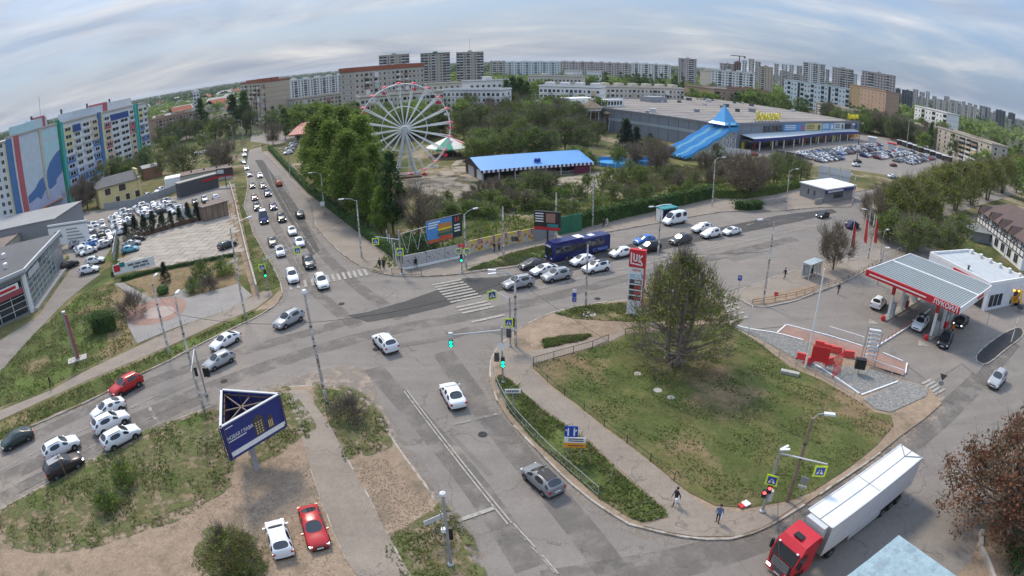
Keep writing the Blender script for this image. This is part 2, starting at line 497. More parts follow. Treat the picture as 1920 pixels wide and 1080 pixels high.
m_concpole = M('concrete_pole', (0.40, 0.375, 0.34), 0.9, ((0.8, 0.15), (3, 0.2)), 'obj', col2=(0.62, 0.60, 0.56), mix=(0.9, 0.5, 0.56), col3=(0.20, 0.15, 0.11), mix3=(1.4, 0.55, 0.62), spec=0.2)
m_wood = P_('weathered_wood', (0.20, 0.15, 0.105), 0.9, 0.3)
m_darkwood = P_('dark_wood', (0.05, 0.036, 0.028), 0.85, 0.3)
m_glass_dark = M('dark_glass', (0.022, 0.027, 0.034), 0.08, (), spec=0.6)
m_glass_green = M('greenish_facade_glass', (0.10, 0.145, 0.135), 0.12, ((0.25, 0.25),), spec=0.6)
m_winframe = P_('window_frame_white', (0.70, 0.70, 0.68), 0.6, 0.06)
m_tyre = M('tyre_rubber', (0.014, 0.014, 0.014), 0.85, ())
m_rim = M('alloy_rim', (0.30, 0.31, 0.32), 0.35, (), metal=0.6)
m_paint = M('car_paint', (0.8, 0.8, 0.8), 0.28, ((1.2, 0.03),), objcol=True, spec=0.5)
m_carglass = M('car_glass', (0.02, 0.025, 0.03), 0.06, (), spec=0.7)
m_trim = M('black_trim', (0.02, 0.02, 0.021), 0.5, ())
m_head = M('headlamp_lens', (0.75, 0.76, 0.78), 0.15, (), spec=0.6)
m_headlit = M('headlamp_lit', (0.9, 0.92, 0.95), 0.2, (), emis=((1.0, 0.97, 0.95), 1.6))
m_tail = M('tail_lamp', (0.35, 0.01, 0.012), 0.25, ())
m_taillit = M('tail_lamp_lit', (0.5, 0.01, 0.012), 0.25, (), emis=((1.0, 0.03, 0.03), 1.5))
m_plate = M('number_plate', (0.7, 0.7, 0.68), 0.5, ())
m_green_lamp = M('green_signal_lit', (0.0, 0.4, 0.2), 0.4, (), emis=((0.0, 0.9, 0.42), 2.2))
m_red_lamp = M('red_signal_lit', (0.5, 0.02, 0.02), 0.4, (), emis=((1.0, 0.06, 0.07), 2.2))
m_amber_lamp = M('amber_lamp_lit', (0.8, 0.35, 0.02), 0.4, (), emis=((1.0, 0.42, 0.04), 3.0))
m_lamphead = P_('lamp_head', (0.62, 0.63, 0.63), 0.4, 0.05)
m_skin = M('skin', (0.45, 0.27, 0.19), 0.6, ())
m_cloth = M('cloth', (0.5, 0.5, 0.5), 0.9, ((6, 0.12),), objcol=True)
m_hair = M('hair', (0.02, 0.014, 0.01), 0.8, ())

# ---------------------------------------------------------------- the setting: ground, roads, kerbs, pavements
SHEET_N = [0]
def sheet(name, pts, z, mat, kind="structure", parent=None):
  SHEET_N[0] += 1; z += SHEET_N[0] * 0.0006
  mb = MB(); area = sum(pts[i][0] * pts[(i + 1) % len(pts)][1] - pts[(i + 1) % len(pts)][0] * pts[i][1] for i in range(len(pts)))
  if area < 0: pts = pts[::-1]
  mb.poly([(p[0], p[1], z) for p in pts])
  o = mb.build(name, mat, parent)
  if kind and not parent: o['kind'] = kind
  return o

def grow(pts, d):
  c = (sum(p[0] for p in pts) / len(pts), sum(p[1] for p in pts) / len(pts)); o = []
  for p in pts:
    L = math.dist(p, c) or 1; k = (L + d * random.uniform(0.3, 1.5)) / L; o.append((c[0] + (p[0] - c[0]) * k, c[1] + (p[1] - c[1]) * k))
  return o

def block(name, pts, mat, h=0.12):
  o = MB().prism(pts, -0.3, h, 0).build(name, mat)
  o['kind'] = 'structure'
  return o

def strip(name, line, w, z, mat, parent=None, kind='structure', side=0.0):
  """ribbon of width w along a polyline"""
  a = offset_line(line, w / 2 + side); b = offset_line(line, -w / 2 + side)
  mb = MB()
  for i in range(len(line) - 1):
    mb.poly([(*b[i], z), (*b[i + 1], z), (*a[i + 1], z), (*a[i], z)])
  o = mb.build(name, mat, parent)
  if kind and not parent: o['kind'] = kind
  return o

def kerb_line(line, w=0.18, z0=-0.05, z1=0.16, step=2.0, gap=0.03, skip=0.06, parent=None):
  """kerb stones, each a block of its own, a few sunk or missing"""
  pts = resample(line, step)
  for a, b in zip(pts[:-1], pts[1:]):
    if random.random() < skip: continue
    L = math.dist(a, b)
    if L < 0.3: continue
    dz = random.uniform(-0.04, 0.015); an = math.atan2(b[1] - a[1], b[0] - a[0]) + random.uniform(-0.02, 0.02)
    o = inst('kerb_stone', KERB, parent, ((a[0] + b[0]) / 2, (a[1] + b[1]) / 2, dz), an, (L - gap, w / 0.18, 1))
KERB = MB().box(-0.5, -0.09, -0.05, 0.5, 0.09, 0.16).mesh('kerb_stone', m_kerb)

o = MB().poly([(-9000, -3000, -0.34), (9000, -3000, -0.34), (9000, 12000, -0.34), (-9000, 12000, -0.34)]).build('ground', m_ground)
o['kind'] = 'structure'
# plinth of the city ground outside the street blocks
road = sheet('road', [(-130, -12), (150, -12), (150, 190), (60, 190), (60, 130), (-20, 100), (-112, 330), (-152, 330), (-70, 140), (-130, 60)], 0.0, m_road)
sheet('mall_road', [(60, 120), (330, 120), (330, 330), (190, 330), (60, 190)], -0.01, m_lot)

NW = [(-56.85, 35.59), (-54.43, 39.26), (-49.25, 45.45), (-44.9, 53.08), (-42.5, 56.71), (-39.13, 63.15), (-35.4, 69.4), (-34.2, 72.1), (-33.8, 74.9), (-34.2, 77.9), (-35.6, 81), (-37.5, 84.7), (-40.8, 90.4), (-46.1, 98.9), (-53.6, 111), (-62, 126.7), (-67.2, 135.8), (-72, 147.7), (-78.1, 162.5), (-89.8, 186.5), (-104.5, 215.6), (-118.8, 243.8)]
NW = NW[::1]
block('north_west_block', NW + [(-112, 262), (-150, 300), (-330, 330), (-330, 0), (-90, -10)], m_scrub)
NE = [(-116.7, 262.2), (-105.7, 237.4), (-91.5, 213.5), (-71.7, 178.5), (-55.5, 149.2), (-49.4, 137.9), (-46.3, 131.6), (-40.5, 114.6), (-33.3, 102.1), (-29.9, 96.6), (-27, 92.4), (-24.8, 89.9), (-22.9, 88.3), (-21.9, 86.8), (-18.7, 85), (-14.2, 84.3), (-10.3, 84.6), (-8.3, 85), (-3.4, 86.7), (1.6, 88.4), (6.6, 92.1), (9.2, 97), (16.2, 105.4), (22.8, 109.3), (29.8, 113.2), (40.2, 119.3), (47.5, 123), (61.9, 124.7), (69.6, 127.5), (77.4, 130.1), (88.2, 132.2)]
block('north_east_block', NE + [(100, 150), (150, 180), (110, 196), (93, 201), (47, 276), (150, 420), (60, 420), (-90, 330), (-106, 258)], m_scrub)
SW = [(-47.68, 25.81), (-45.38, 29.3), (-42.52, 33.99), (-38.73, 38.63), (-34.92, 43.82), (-32.23, 46.41), (-29.45, 48.71), (-26.04, 51.17), (-22.34, 52.07), (-19.68, 52.2), (-16.99, 51.24), (-14.97, 49.66), (-12.98, 46.84), (-11.48, 43.98), (-9.95, 41.19), (-7.99, 38.07), (-6.14, 34.65), (-5.38, 33.19), (-4.69, 32.13), (-3.53, 29.84), (-2.67, 27.32)]
block('south_west_block', SW + [(-1.5, 22), (-1.0, 0), (-60, -10), (-80, -12)], m_dirt)
SE = [(-1.56, 49.42), (-2.4, 53.43), (-2.5, 57.2), (-1.93, 60.7), (-0.71, 62.83), (0.72, 65.81), (3.33, 68.67), (6.25, 71.21), (10.7, 72.96), (16.9, 74.4), (23.3, 75.2), (28.5, 75), (29.1, 71.4), (27.96, 65.64), (29.97, 64.07), (33.66, 62.68), (37.32, 59.62), (42.17, 54.07), (45.16, 49.14), (47.99, 46.51), (47.43, 43.14), (43.28, 41.02), (38.99, 39.11), (38.07, 38.73), (34.2, 36.76), (30.79, 35.16), (26.89, 33.39), (23.65, 31.81), (18.9, 29.62), (16.31, 28.97), (13.05, 29.5), (11.27, 30.27), (8.52, 31.64), (6.74, 33.61), (5.28, 35.62), (3.35, 38.8), (2.42, 40.76), (0.55, 44.15), (-0.41, 46.06)]
block('south_east_block', SE, m_dirt)
ISL = [(30.7, 75.3), (37.6, 79.7), (45, 84.2), (49.9, 86.7), (57.1, 89.4), (66.9, 93.1), (73.8, 97.2), (68.6, 89.6), (59.4, 83.3), (53.6, 79.4), (40.9, 72.6), (35.6, 70.8), (33.1, 71.2), (32.5, 72.9)]
block('bus_stop_island', ISL, m_walk)
EB = [(82, 104), (120, 128), (180, 160), (330, 240), (330, 40), (150, 62), (118, 75), (104, 86), (96, 95)]
block('east_block', EB, m_scrub)
SB = [(38.18, 23.61), (40.94, 25.87), (48.7, 32.07), (58.46, 38.01)] + [(95, 56), (150, 70), (150, -12), (14, -12)] + [(30.85, 19.93), (33.57, 20.46), (35.57, 21.33)]
block('south_block', SB, m_dirt)

kerbs = empty('kerb', (0, 0, 0)); kerbs['kind'] = 'structure'
for ln in (NW, NE, SW[:19], SE[:11], SE[24:], ISL):
  kerb_line(ln, parent=kerbs)

# drifted dust along the gutters
for ln, w, s in ((NW, 1.8, -0.7), (SW, 2.2, -0.9), (NE[6:], 1.5, -0.6), (SE[22:], 2.0, 1.1)):
  sgn = -1 if ln is not NW else 1
  strip('gutter_dust', resample(ln, 2.0), w, 0.005, m_dust_thin, side=(sgn * s if ln is SE else 0))
sheet('dusty_corner', smooth_line([(-20.58, 52.38), (-23.03, 52.25), (-24.66, 53.31), (-22.56, 54.82), (-19.27, 56.76), (-16.02, 56.23), (-14.82, 53.37), (-12.63, 47.79), (-9.5, 41.05), (-5.13, 33.62), (-5.8, 34.22), (-8.82, 39.56), (-11.88, 45.08), (-14.74, 50.18), (-16.85, 51.89)], 2, True), 0.009, m_dust)
sheet('dusty_shoulder', smooth_line([(19.06, 29.16), (24.29, 31.26), (32.41, 34.79), (37.99, 37.24), (46.54, 41.4), (49.25, 44.31), (48.86, 45.6), (44.66, 42.35), (35.5, 37.8), (27.28, 34.21), (23.14, 32.2)], 2, True), 0.009, m_dust)
sheet('dusty_turn', smooth_line([(-2.28, 62.59), (-3.79, 61.27), (-3.81, 55.12), (-2.55, 50.82), (-0.66, 45.2), (2.5, 39.56), (6.29, 33.33), (1.65, 41.09), (-1.45, 49.32), (-2.24, 53.43), (-2.19, 58.66)], 1, True), 0.009, m_dust_thin)

# fresher dark asphalt lanes on the crossing
sheet('road_patch', [(-18.6, 68.18), (-13.96, 70.09), (-9.3, 72.74), (-4.5, 76.8), (-0, 79.1), (3.2, 82.5), (2.1, 85.3), (-2.4, 83.6), (-7.2, 83.4), (-10, 79.6), (-14.7, 74.9), (-19.3, 71.37), (-22.02, 70.2)], 0.022, m_asph_dark)
sheet('road_patch', [(-1.5, 79.3), (13.6, 88.5), (33.1, 100.1), (63.8, 116.4), (79.7, 125.9), (79.9, 128.9), (60.4, 120.9), (35, 106.2), (20.9, 99.2), (11.5, 92.5), (3.3, 86.2)], 0.022, m_asph_dark)
sheet('north_road_patch', [(-99.2, 215.6), (-95.1, 213.9), (-50, 130.7), (-34.5, 98.4), (-35.1, 95.5), (-49.7, 122.3)], 0.004, m_asph_dark)

# darker polished wheel lanes, tar-filled repairs
for ln, w in (([(-55.15, 33.84), (-50.35, 40.86), (-45.05, 48.34), (-39.09, 55.05), (-29.34, 62.54), (-18.38, 70.5), (-4.5, 78.4), (13.8, 90.3), (35.9, 103.5), (66.2, 121)], 2.2), ([(-51.38, 29.87), (-45.24, 37.65), (-38.03, 46.13), (-32.47, 52.42), (-25.28, 59.15), (-15.98, 65.66), (-4.18, 70.21), (10.7, 78.9), (29.9, 89.5), (57.7, 104.3)], 2.6), ([(-49.07, 27.36), (-43.68, 35.56), (-37.58, 44.06), (-32.54, 49.52)], 2.0), ([(-15.41, 56.25), (-8.08, 45.2), (-2.77, 36.2), (0.68, 28.54), (1.85, 25.49)], 2.2), ([(-8.02, 60.02), (-3.27, 48.86), (0.93, 39.98), (4.89, 31.64), (7.23, 25.58)], 2.4), ([(-87.5, 190.2), (-56.7, 128.1), (-41, 99), (-30.6, 80.4), (-18.75, 65.67)], 2.0), ([(-73.8, 176.6), (-49.3, 126.8), (-34.5, 98.4), (-24.3, 82.3), (-13.75, 68.77)], 2.0), ([(1.87, 25.97), (7.04, 26.85), (12.56, 27.46), (22.14, 29.76), (33.31, 35.25), (49.23, 42.53), (74, 55.6)], 3.0), ([(2.42, 62.46), (-2.71, 66.97), (-10.21, 62.73)], 2.0)):
  strip('wheel_lane', resample(smooth_line(ln, 1), 3.0), w, 0.012 + SHEET_N[0] * 0.0006, m_track); SHEET_N[0] += 1
for c, L_, W_, a in (((-3.88, 41.17), 7, 0.5, 122), ((-37.15, 51.41), 9, 1.6, 50), ((17.7, 82.9), 12, 1.5, 30), ((34.06, 37.67), 8, 2, 25), ((-42.4, 109.2), 6, 1.6, 122), ((40.9, 92.7), 9, 2, 28), ((-10.21, 62.73), 8, 1.0, 20), ((50.5, 55.5), 5, 3, 30)):
  T_ = Matrix.Rotation(R(a), 2); sheet('road_repair', [tuple(Vector(c) + T_ @ Vector(v)) for v in ((-L_ / 2, -W_ / 2), (L_ / 2, -W_ / 2 + .1), (L_ / 2 - .1, W_ / 2), (-L_ / 2, W_ / 2))], 0.006, m_repair)

# ------------------------------------------------ pavements and verges on the blocks
Z1, Z2, Z3 = 0.125, 0.13, 0.136
# north-east pavement
sheet('pavement', [(-22.9, 88.3), (-27, 92.4), (-33.3, 102.1), (-40.5, 114.6), (-46.3, 131.6), (-55.5, 149.2), (-71.7, 178.5), (-91.5, 213.5), (-105.7, 237.4), (-102.3, 238.5), (-88.5, 213.4), (-63.2, 167.8), (-44.7, 133.3), (-36.1, 119.3), (-26.7, 104.1), (-18.6, 91.9), (-13.6, 89.6), (-10.6, 93.9), (4, 102.7), (8, 105.2), (14.6, 110.4), (25, 120.5), (43.5, 134.1), (50.1, 135.2), (58.2, 135.5), (72.4, 133.1), (89.7, 134.6), (88.2, 132.2), (77.4, 130.1), (61.9, 124.7), (47.5, 123), (40.2, 119.3), (29.8, 113.2), (22.8, 109.3), (16.2, 105.4), (9.2, 97), (6.6, 92.1), (1.6, 88.4), (-3.4, 86.7), (-8.3, 85), (-10.3, 84.6), (-14.2, 84.3), (-18.7, 85)], Z1, m_walk)
sheet('kiosk_forecourt', [(58.2, 135.5), (64.5, 143.3), (85.3, 158.1), (100.7, 151.1), (90.3, 134.7), (71.8, 131.9)], Z2, m_walk)
m_v = m_turf
sheet('verge', [(-7.2, 86.1), (-4.6, 89.6), (0.1, 94.5), (7.1, 99.5), (9.1, 98.2), (6.6, 92.6), (1.6, 88.9)], Z2, m_turf)
# north-west path, verges, plaza
sheet('path', [(-62.49, 41.26), (-57.05, 47.3), (-54.8, 52.2), (-50.5, 59.3), (-47.2, 64.8), (-43, 71), (-38.6, 77.4), (-37.5, 80.6), (-35.6, 77.3), (-36.5, 72.4), (-40.9, 66.7), (-44.2, 61.2), (-47.69, 56.45), (-51.79, 51.39), (-55.14, 46.67), (-60.61, 39.39)], Z1, m_walk)
sheet('verge', [(-60.11, 38.89), (-54.76, 46.21), (-51.42, 50.89), (-47.24, 55.77), (-43.76, 60.45), (-40.4, 65.7), (-36.3, 71.5), (-35.6, 69.9), (-39.36, 63.61), (-42.82, 57.26), (-45.22, 53.58), (-49.58, 45.88), (-54.77, 39.65), (-57.2, 35.95)], Z1, m_turf)
sheet('lawn', [(-63.3, 42), (-57.8, 48.1), (-55.5, 53.1), (-51.2, 60.3), (-58.1, 68.5), (-71.7, 83.6), (-74.3, 80.6), (-76.6, 78.2), (-74.5, 61.4), (-71.5, 50)], Z1, m_turf)
sheet('dry_lawn', [(-71.7, 83.6), (-59, 73.9), (-58.1, 68.5), (-51.2, 60.3), (-53, 56.4), (-62.3, 68.4)], Z2, m_turf_dry)
sheet('planting_bed', [(-69.6, 84), (-62.2, 92), (-54.9, 94.3), (-51.4, 97), (-49.4, 93.9), (-52.6, 89.9), (-54.5, 77.6), (-57.6, 76.7), (-62.2, 80.3)], Z2, m_turf_dry)
sheet('planting_bed', [(-51.5, 76.6), (-51.7, 80), (-52, 89.9), (-49, 93.3), (-43.9, 82.4), (-47.5, 79.8)], Z2, m_turf_dry)
sheet('plaza', [(-50.7, 60.7), (-57, 67), (-58.9, 69.6), (-59, 73.9), (-57.6, 76.7), (-54.4, 77.3), (-51.4, 76.4), (-47.3, 79.6), (-43.9, 82.4), (-39.1, 77.4), (-40.9, 72.3), (-46.3, 66.6)], Z1, m_paver_grey)
sheet('plaza_ring', smooth_line([(-57.2, 67.3), (-59.6, 70.4), (-59, 73.9), (-56.4, 76.7), (-53.4, 77.1), (-50, 75.3), (-48.1, 70.5), (-49.8, 67.5), (-53.7, 66)], 2, True), Z2, m_paver_red)
sheet('plaza_disc', smooth_line([(-55.7, 70.1), (-56.3, 72.1), (-54.4, 73.5), (-52, 73.3), (-50.1, 71.5), (-50.3, 69.8), (-52.5, 68.6), (-54.6, 68.9)], 2, True), Z3, m_paver_pale)
sheet('garden_path', [(-71.7, 83.6), (-69.7, 84), (-61.2, 78.4), (-57.5, 76.3), (-59, 73.9), (-64.9, 78.7)], Z3, m_paver_grey)
sheet('garden_path', [(-54.2, 77.1), (-52.6, 89.1), (-50.1, 95.7), (-49.3, 93.8), (-52.2, 89.6), (-51.1, 76.4)], Z3, m_paver_grey)
sheet('verge', [(-79.6, 156.1), (-81.8, 167.3), (-78.9, 162.8), (-67.2, 135.8), (-62, 126.7), (-53.6, 111), (-46.1, 98.9), (-40.8, 90.4), (-37.5, 84.7), (-35.6, 81), (-37.3, 78.9), (-39.5, 79.6), (-48.3, 96.7), (-66.2, 130)], Z1, m_turf)
sheet('wall_footing_strip', [(-85.3, 164.7), (-83.3, 164.1), (-53.4, 107), (-37.8, 77.2), (-39, 77.2), (-51.7, 100.1), (-67.9, 130.3)], Z2, m_dirt)
sheet('dirt_strip', [(-36.3, 71.5), (-35.4, 76.3), (-35.2, 79.4), (-34.2, 77.9), (-33.8, 74.9), (-34.3, 72.4)], Z2, m_dirt)
# service road by the showroom
sheet('service_road', [(-71.5, 50), (-74.5, 61.4), (-78.2, 75.8), (-79.4, 86.1), (-79.4, 91.9), (-89.6, 108.3), (-95.3, 117.3), (-101, 114), (-100.6, 102.3), (-91, 91.3), (-79.9, 68.9), (-81.6, 59.5)], Z1, m_road)
sheet('service_road', [(-288.2, 240.7), (-228.2, 213.1), (-141.4, 131.1), (-145.7, 116.9)], Z2, m_lot)
sheet('parking_ground', [(-152.6, 151.2), (-125.2, 146.9), (-105.6, 153.8), (-85.6, 168.5), (-72.9, 142), (-75.8, 128.5), (-88, 113.6), (-84.2, 100.4), (-88.8, 92.7), (-107.1, 106.9)], Z1, m_lot)
sheet('sand_patch', [(-88.6, 137.5), (-88.8, 147.2), (-81.9, 141.4), (-83, 132.6)], Z2, m_turf_dry)
sheet('verge', [(-81.7, 90), (-91.6, 110.5), (-77.9, 93.3), (-75.1, 87.3), (-71.7, 83.6), (-76.6, 78.2), (-75.9, 87.3)], Z2, m_turf)

# the yard of old concrete slabs (each slab laid on its own)
YARD = [(-75.5, 90.2), (-79.2, 97.2), (-88, 113.6), (-84.2, 120.5), (-76.5, 130.1), (-71.4, 136.2), (-60.1, 115.5), (-51, 97.5), (-62.9, 93.2), (-65.8, 90)]
yard = sheet('concrete_yard', YARD, Z1, m_dirt)
ya = Vector(((-79.2, 97.2)[0], (-79.2, 97.2)[1])); yb = Vector(((-51, 97.5)[0], (-51, 97.5)[1]))
ax = (yb - ya).normalized(); ay = Vector((-ax.y, ax.x))
SLAB = MB().box(-0.5, -0.5, 0, 0.5, 0.5, 0.05).mesh('slab', m_slab)
px = []
for j in range(-2, 22):
  for i in range(-4, 14):
    L_, W_ = 3.6, 2.25
    c = ya + ax * ((i + (j % 2) * 0.5) * L_) + ay * (j * W_)
    px.append((c, L_, W_))
cx_ = np.array([p[0].x for p in px]); cy_ = np.array([p[0].y for p in px])
ok = in_poly(cx_, cy_, YARD)
n_sl = 0
for k, (c, L_, W_) in enumerate(px):
  if ok[k] and n_sl < 300 and random.random() > 0.03:
    n_sl += 1
    inst('slab', SLAB, yard, (c.x, c.y, Z1 + 0.045 + random.uniform(-0.015, 0.012)), math.atan2(ax.y, ax.x) + random.uniform(-0.008, 0.008), (L_ - random.uniform(0.06, 0.16), W_ - random.uniform(0.06, 0.09), 1))

# fairground clearings
for a in ([(-17.7, 152.3), (-7.1, 149.1), (0.3, 140), (5.2, 134.2), (0.2, 127.8), (-7.1, 135), (-13.6, 137.8), (-18, 142.9)], [(-19.2, 189.8), (-8.8, 188.3), (-7.2, 151.1), (-14.6, 156.7)], [(22.2, 164.6), (29.8, 168.9), (29.3, 157.3), (21, 150.1), (8.3, 145.6), (5.8, 149.6)], [(-29.8, 165.1), (-15.1, 172.4), (-12.1, 151.6), (-15.9, 135.8), (-23.5, 143.6)], [(40.9, 161.9), (52.8, 169.7), (56.4, 160.1), (45.9, 151.7)]):
  sheet('bare_clearing', grow(smooth_line(a, 2, True), 0.5), Z1, m_pale)
# south-west block: path, grass, earth
sheet('path', [(-24.1, 50.75), (-21.74, 51.11), (-20.03, 48.4), (-17.35, 44.79), (-14.63, 39.99), (-11.75, 35.2), (-9.24, 30.47), (-7.2, 26.85), (-6.75, 26.12), (-10.43, 25.82), (-11.72, 27.49), (-13.89, 31.22), (-15.77, 34.84), (-17.5, 38.22), (-20.59, 44.55), (-22.64, 48.23)], Z2, m_walk)
PATH_KW = [(-17.5, 38.22), (-15.77, 34.84), (-13.89, 31.22), (-11.72, 27.49), (-10.66, 26.04)]; PATH_KE = [(-14.63, 39.99), (-11.75, 35.2), (-9.24, 30.47), (-7.42, 27.09)]
kerb_line(PATH_KW, w=0.12, z0=0.1, parent=kerbs, skip=0.2); kerb_line(PATH_KE, w=0.12, parent=kerbs, skip=0.05)
GR_SW1 = smooth_line([(-47.27, 25.36), (-45.1, 28.96), (-42.19, 33.53), (-38.41, 38.13), (-34.62, 43.26), (-31.9, 45.72), (-30.21, 44.52), (-28.02, 41.06), (-26.08, 37.95), (-25.93, 35.63), (-25.56, 33.47), (-27.25, 31.74), (-29.54, 29.51), (-31.84, 27.24), (-35.42, 24.89), (-39.07, 23.2), (-41.82, 22.86), (-44.7, 23.4)], 2, True)
sheet('grass_ground', GR_SW1, Z1, m_rough)
GR_SW2 = smooth_line([(-20.78, 50.95), (-19.53, 51.66), (-17.18, 50.81), (-15.09, 49.16), (-13.11, 46.38), (-11.58, 43.38), (-11.52, 42.15), (-13.01, 41.67), (-14.8, 40.76), (-14.22, 39.26), (-15.29, 40.73), (-17.31, 45.7), (-19.74, 49.44)], 2, True)
sheet('grass_ground', GR_SW2, Z1, m_rough)
GR_SW3 = smooth_line([(-5.94, 33.48), (-5.4, 32.89), (-4.75, 31.84), (-3.59, 29.62), (-2.74, 27.22), (-2.23, 26.03), (-7.08, 25.85), (-8.34, 28.33), (-9.04, 30.48), (-8.12, 31.12), (-6.62, 32.07)], 2, True)
sheet('grass_ground', GR_SW3, Z1, m_rough)
GR_SW4 = smooth_line([(-23.8, 50.77), (-24.84, 50.16), (-24.95, 47.04), (-24.02, 39.86), (-22.39, 38.45), (-21.37, 40.17), (-20.59, 44.55), (-19.27, 42.04), (-20.04, 45.51), (-22.38, 49.27)], 1, True)
sheet('grass_ground', GR_SW4, Z1, m_rough)
GR_SW6 = smooth_line([(-23.94, 29.05), (-21.42, 28.91), (-18.66, 27.62), (-17.51, 25.33), (-21.53, 24.25), (-23.67, 26.05)], 1, True)
sheet('grass_ground', GR_SW6, Z1, m_turf)

for g in (GR_SW1, GR_SW2, GR_SW3, GR_SW4, GR_SW6): sheet('thin_turf', smooth_line(grow(g[::3], 1.5), 2, True), Z1, m_turfworn)

# south-east block: pavement, lawn, verges, gravel
SEWALK = [(-1.91, 59.92), (-0.71, 62.55), (1.42, 59.83), (2.22, 56.95), (1.83, 55.79), (3.96, 51.45), (5.94, 48.29), (8.26, 44.21), (10.73, 40.22), (13.81, 34.46), (15.1, 32.46), (18.07, 31.71), (21.03, 31.95), (23.89, 32.38), (18.96, 29.79), (16.38, 29.19), (13.1, 29.73), (11.3, 30.44), (9.5, 31.36), (11.61, 31.89), (11.67, 32.8), (7.72, 40.24), (6.68, 42.49), (4.67, 45.36), (3.01, 47.68), (1.08, 50.74), (-0.41, 53.39)]
sheet('pavement', SEWALK, Z1, m_walk)
sheet('path', [(1.41, 59.57), (6.06, 60.96), (12.09, 63.44), (13.31, 64.84), (13.57, 63.65), (11.87, 62.04), (5.87, 58.64), (2.1, 56.84)], Z1, m_walk)
LAWN_SE = [(2.2, 56.59), (5.85, 58.4), (11.82, 61.77), (13.52, 63.36), (19.71, 64.47), (25.16, 65.99), (27.8, 65.17), (30.1, 59.31), (31.39, 53.86), (34.08, 50.47), (36.54, 45.33), (37.38, 43.26), (38.98, 42.23), (38.28, 40.54), (34.06, 37.67), (29.57, 35.27), (24.51, 32.96), (22.2, 32.39), (18.21, 32.14), (15.67, 32.88), (13.89, 34.78), (10.81, 40.67), (8.33, 44.72), (5.99, 48.86), (4, 52.07), (2.18, 55.89)]
sheet('lawn', LAWN_SE, Z2, m_lawn)
VERGE_SE = [(-1.25, 54.51), (-0.24, 53.28), (1.19, 50.53), (2.99, 47.31), (4.74, 45.01), (6.68, 42.09), (7.65, 40.01), (9.33, 36.65), (11.59, 32.81), (11.52, 32.08), (9.56, 31.7), (8.46, 32.54), (6.47, 34.89), (3.84, 39.36), (1.71, 42.81), (-0.41, 47.41), (-1.32, 50.8), (-1.91, 53.75)]
sheet('verge', VERGE_SE, Z2, m_turf)
VERGE_N = [(5.45, 69.89), (8.44, 71.99), (16.7, 73.6), (25.4, 74.4), (28.6, 74.2), (27.6, 68.81), (23.37, 67.39), (16.08, 66.84), (8.04, 68.17)]
sheet('verge', VERGE_N, Z1, m_turf)
VERGE_N2 = [(3.55, 62.42), (6.26, 63.29), (9.5, 63.57), (8.07, 62.23), (3.57, 60.4)]
sheet('verge', VERGE_N2, Z1, m_turf)
GRAV1 = [(27.85, 65.33), (29.85, 63.77), (33.26, 61.95), (35.85, 60.21), (36.72, 59.38), (34.64, 56.09), (36.98, 53.17), (39.92, 52.77), (42.98, 51.03), (44.62, 48.73), (37.49, 46.71), (35.62, 50.61), (33.33, 54.92), (31.1, 59.93)]
sheet('gravel_bed', GRAV1, Z2, m_gravel)
GRAV2 = [(45.08, 48.65), (47.59, 46.34), (46.11, 44.93), (39.39, 42.88), (37.87, 43.7), (37.35, 45.96)]
sheet('gravel_bed', GRAV2, Z2, m_gravel)
sheet('entrance_pad', [(33.45, 62.39), (35.87, 64.57), (44.34, 57.36), (48.3, 52.37), (45.95, 49.78), (42.96, 52.34), (36.96, 59.21)], Z3, m_paver_red)
sheet('worn_earth', [(34.4, 73.6), (37.4, 74.8), (44.4, 77.7), (47.9, 78.7), (46.8, 76.5), (41.2, 73.2), (35.9, 71.6), (33.7, 71.7)], Z2, m_dirt)
white_kerb = empty('white_kerb'); white_kerb['kind'] = 'structure'
WK = MB().box(-0.5, -0.09, 0, 0.5, 0.09, 0.26).mesh('kerb_stone', m_whitepaint)
def wkerb(s, step=1.0):
  pts = resample(s, step)
  for a, b in zip(pts[:-1], pts[1:]):
    L = math.dist(a, b)
    if L > 0.2: inst('kerb_stone', WK, white_kerb, ((a[0] + b[0]) / 2, (a[1] + b[1]) / 2, random.uniform(-0.01, 0.01)), math.atan2(b[1] - a[1], b[0] - a[0]), (L - 0.02, 1, 1))
for s in ([(33.52, 62.54), (35.86, 64.73)], [(35.86, 64.73), (41.16, 60.59), (44.26, 57.52)], [(27.91, 65.48), (29.91, 63.92), (33.45, 62.39), (36.86, 59.67)], [(46.29, 55.5), (48.39, 52.5)], [(48.39, 52.5), (46.11, 49.76)], [(37.49, 46.71), (44.62, 48.73)], [(46.35, 57.27), (55.3, 62.1), (65, 68.1)], [(34.33, 55.46), (35.98, 51.29), (37.49, 46.71)]):
  wkerb(s)
# bitumen island by the station exit
BIT = smooth_line([(61.6, 52.7), (71.6, 57.4), (79.3, 59.8), (80.3, 58.9), (77.7, 56.5), (69.9, 53.5), (62.2, 50), (60.7, 50.4)], 2, True)
o = block('traffic_island', BIT, m_bitumen, 0.09)
kerb_line(BIT + [BIT[0]], step=0.9, skip=0, parent=kerbs)

# concrete kerb wall at the bottom right
o = MB()
lw = [(38.42, 23.75), (37.08, 22.12), (36.68, 20.26), (36.04, 18.25)]
for a, b in zip(lw[:-1], lw[1:]): o.bar((*a, 0.25), (*b, 0.25), 0.35, 0.5)
tag(o.build('retaining_wall', m_conc), 'low worn concrete kerb wall beside the russet tree', 'wall', kind='thing')

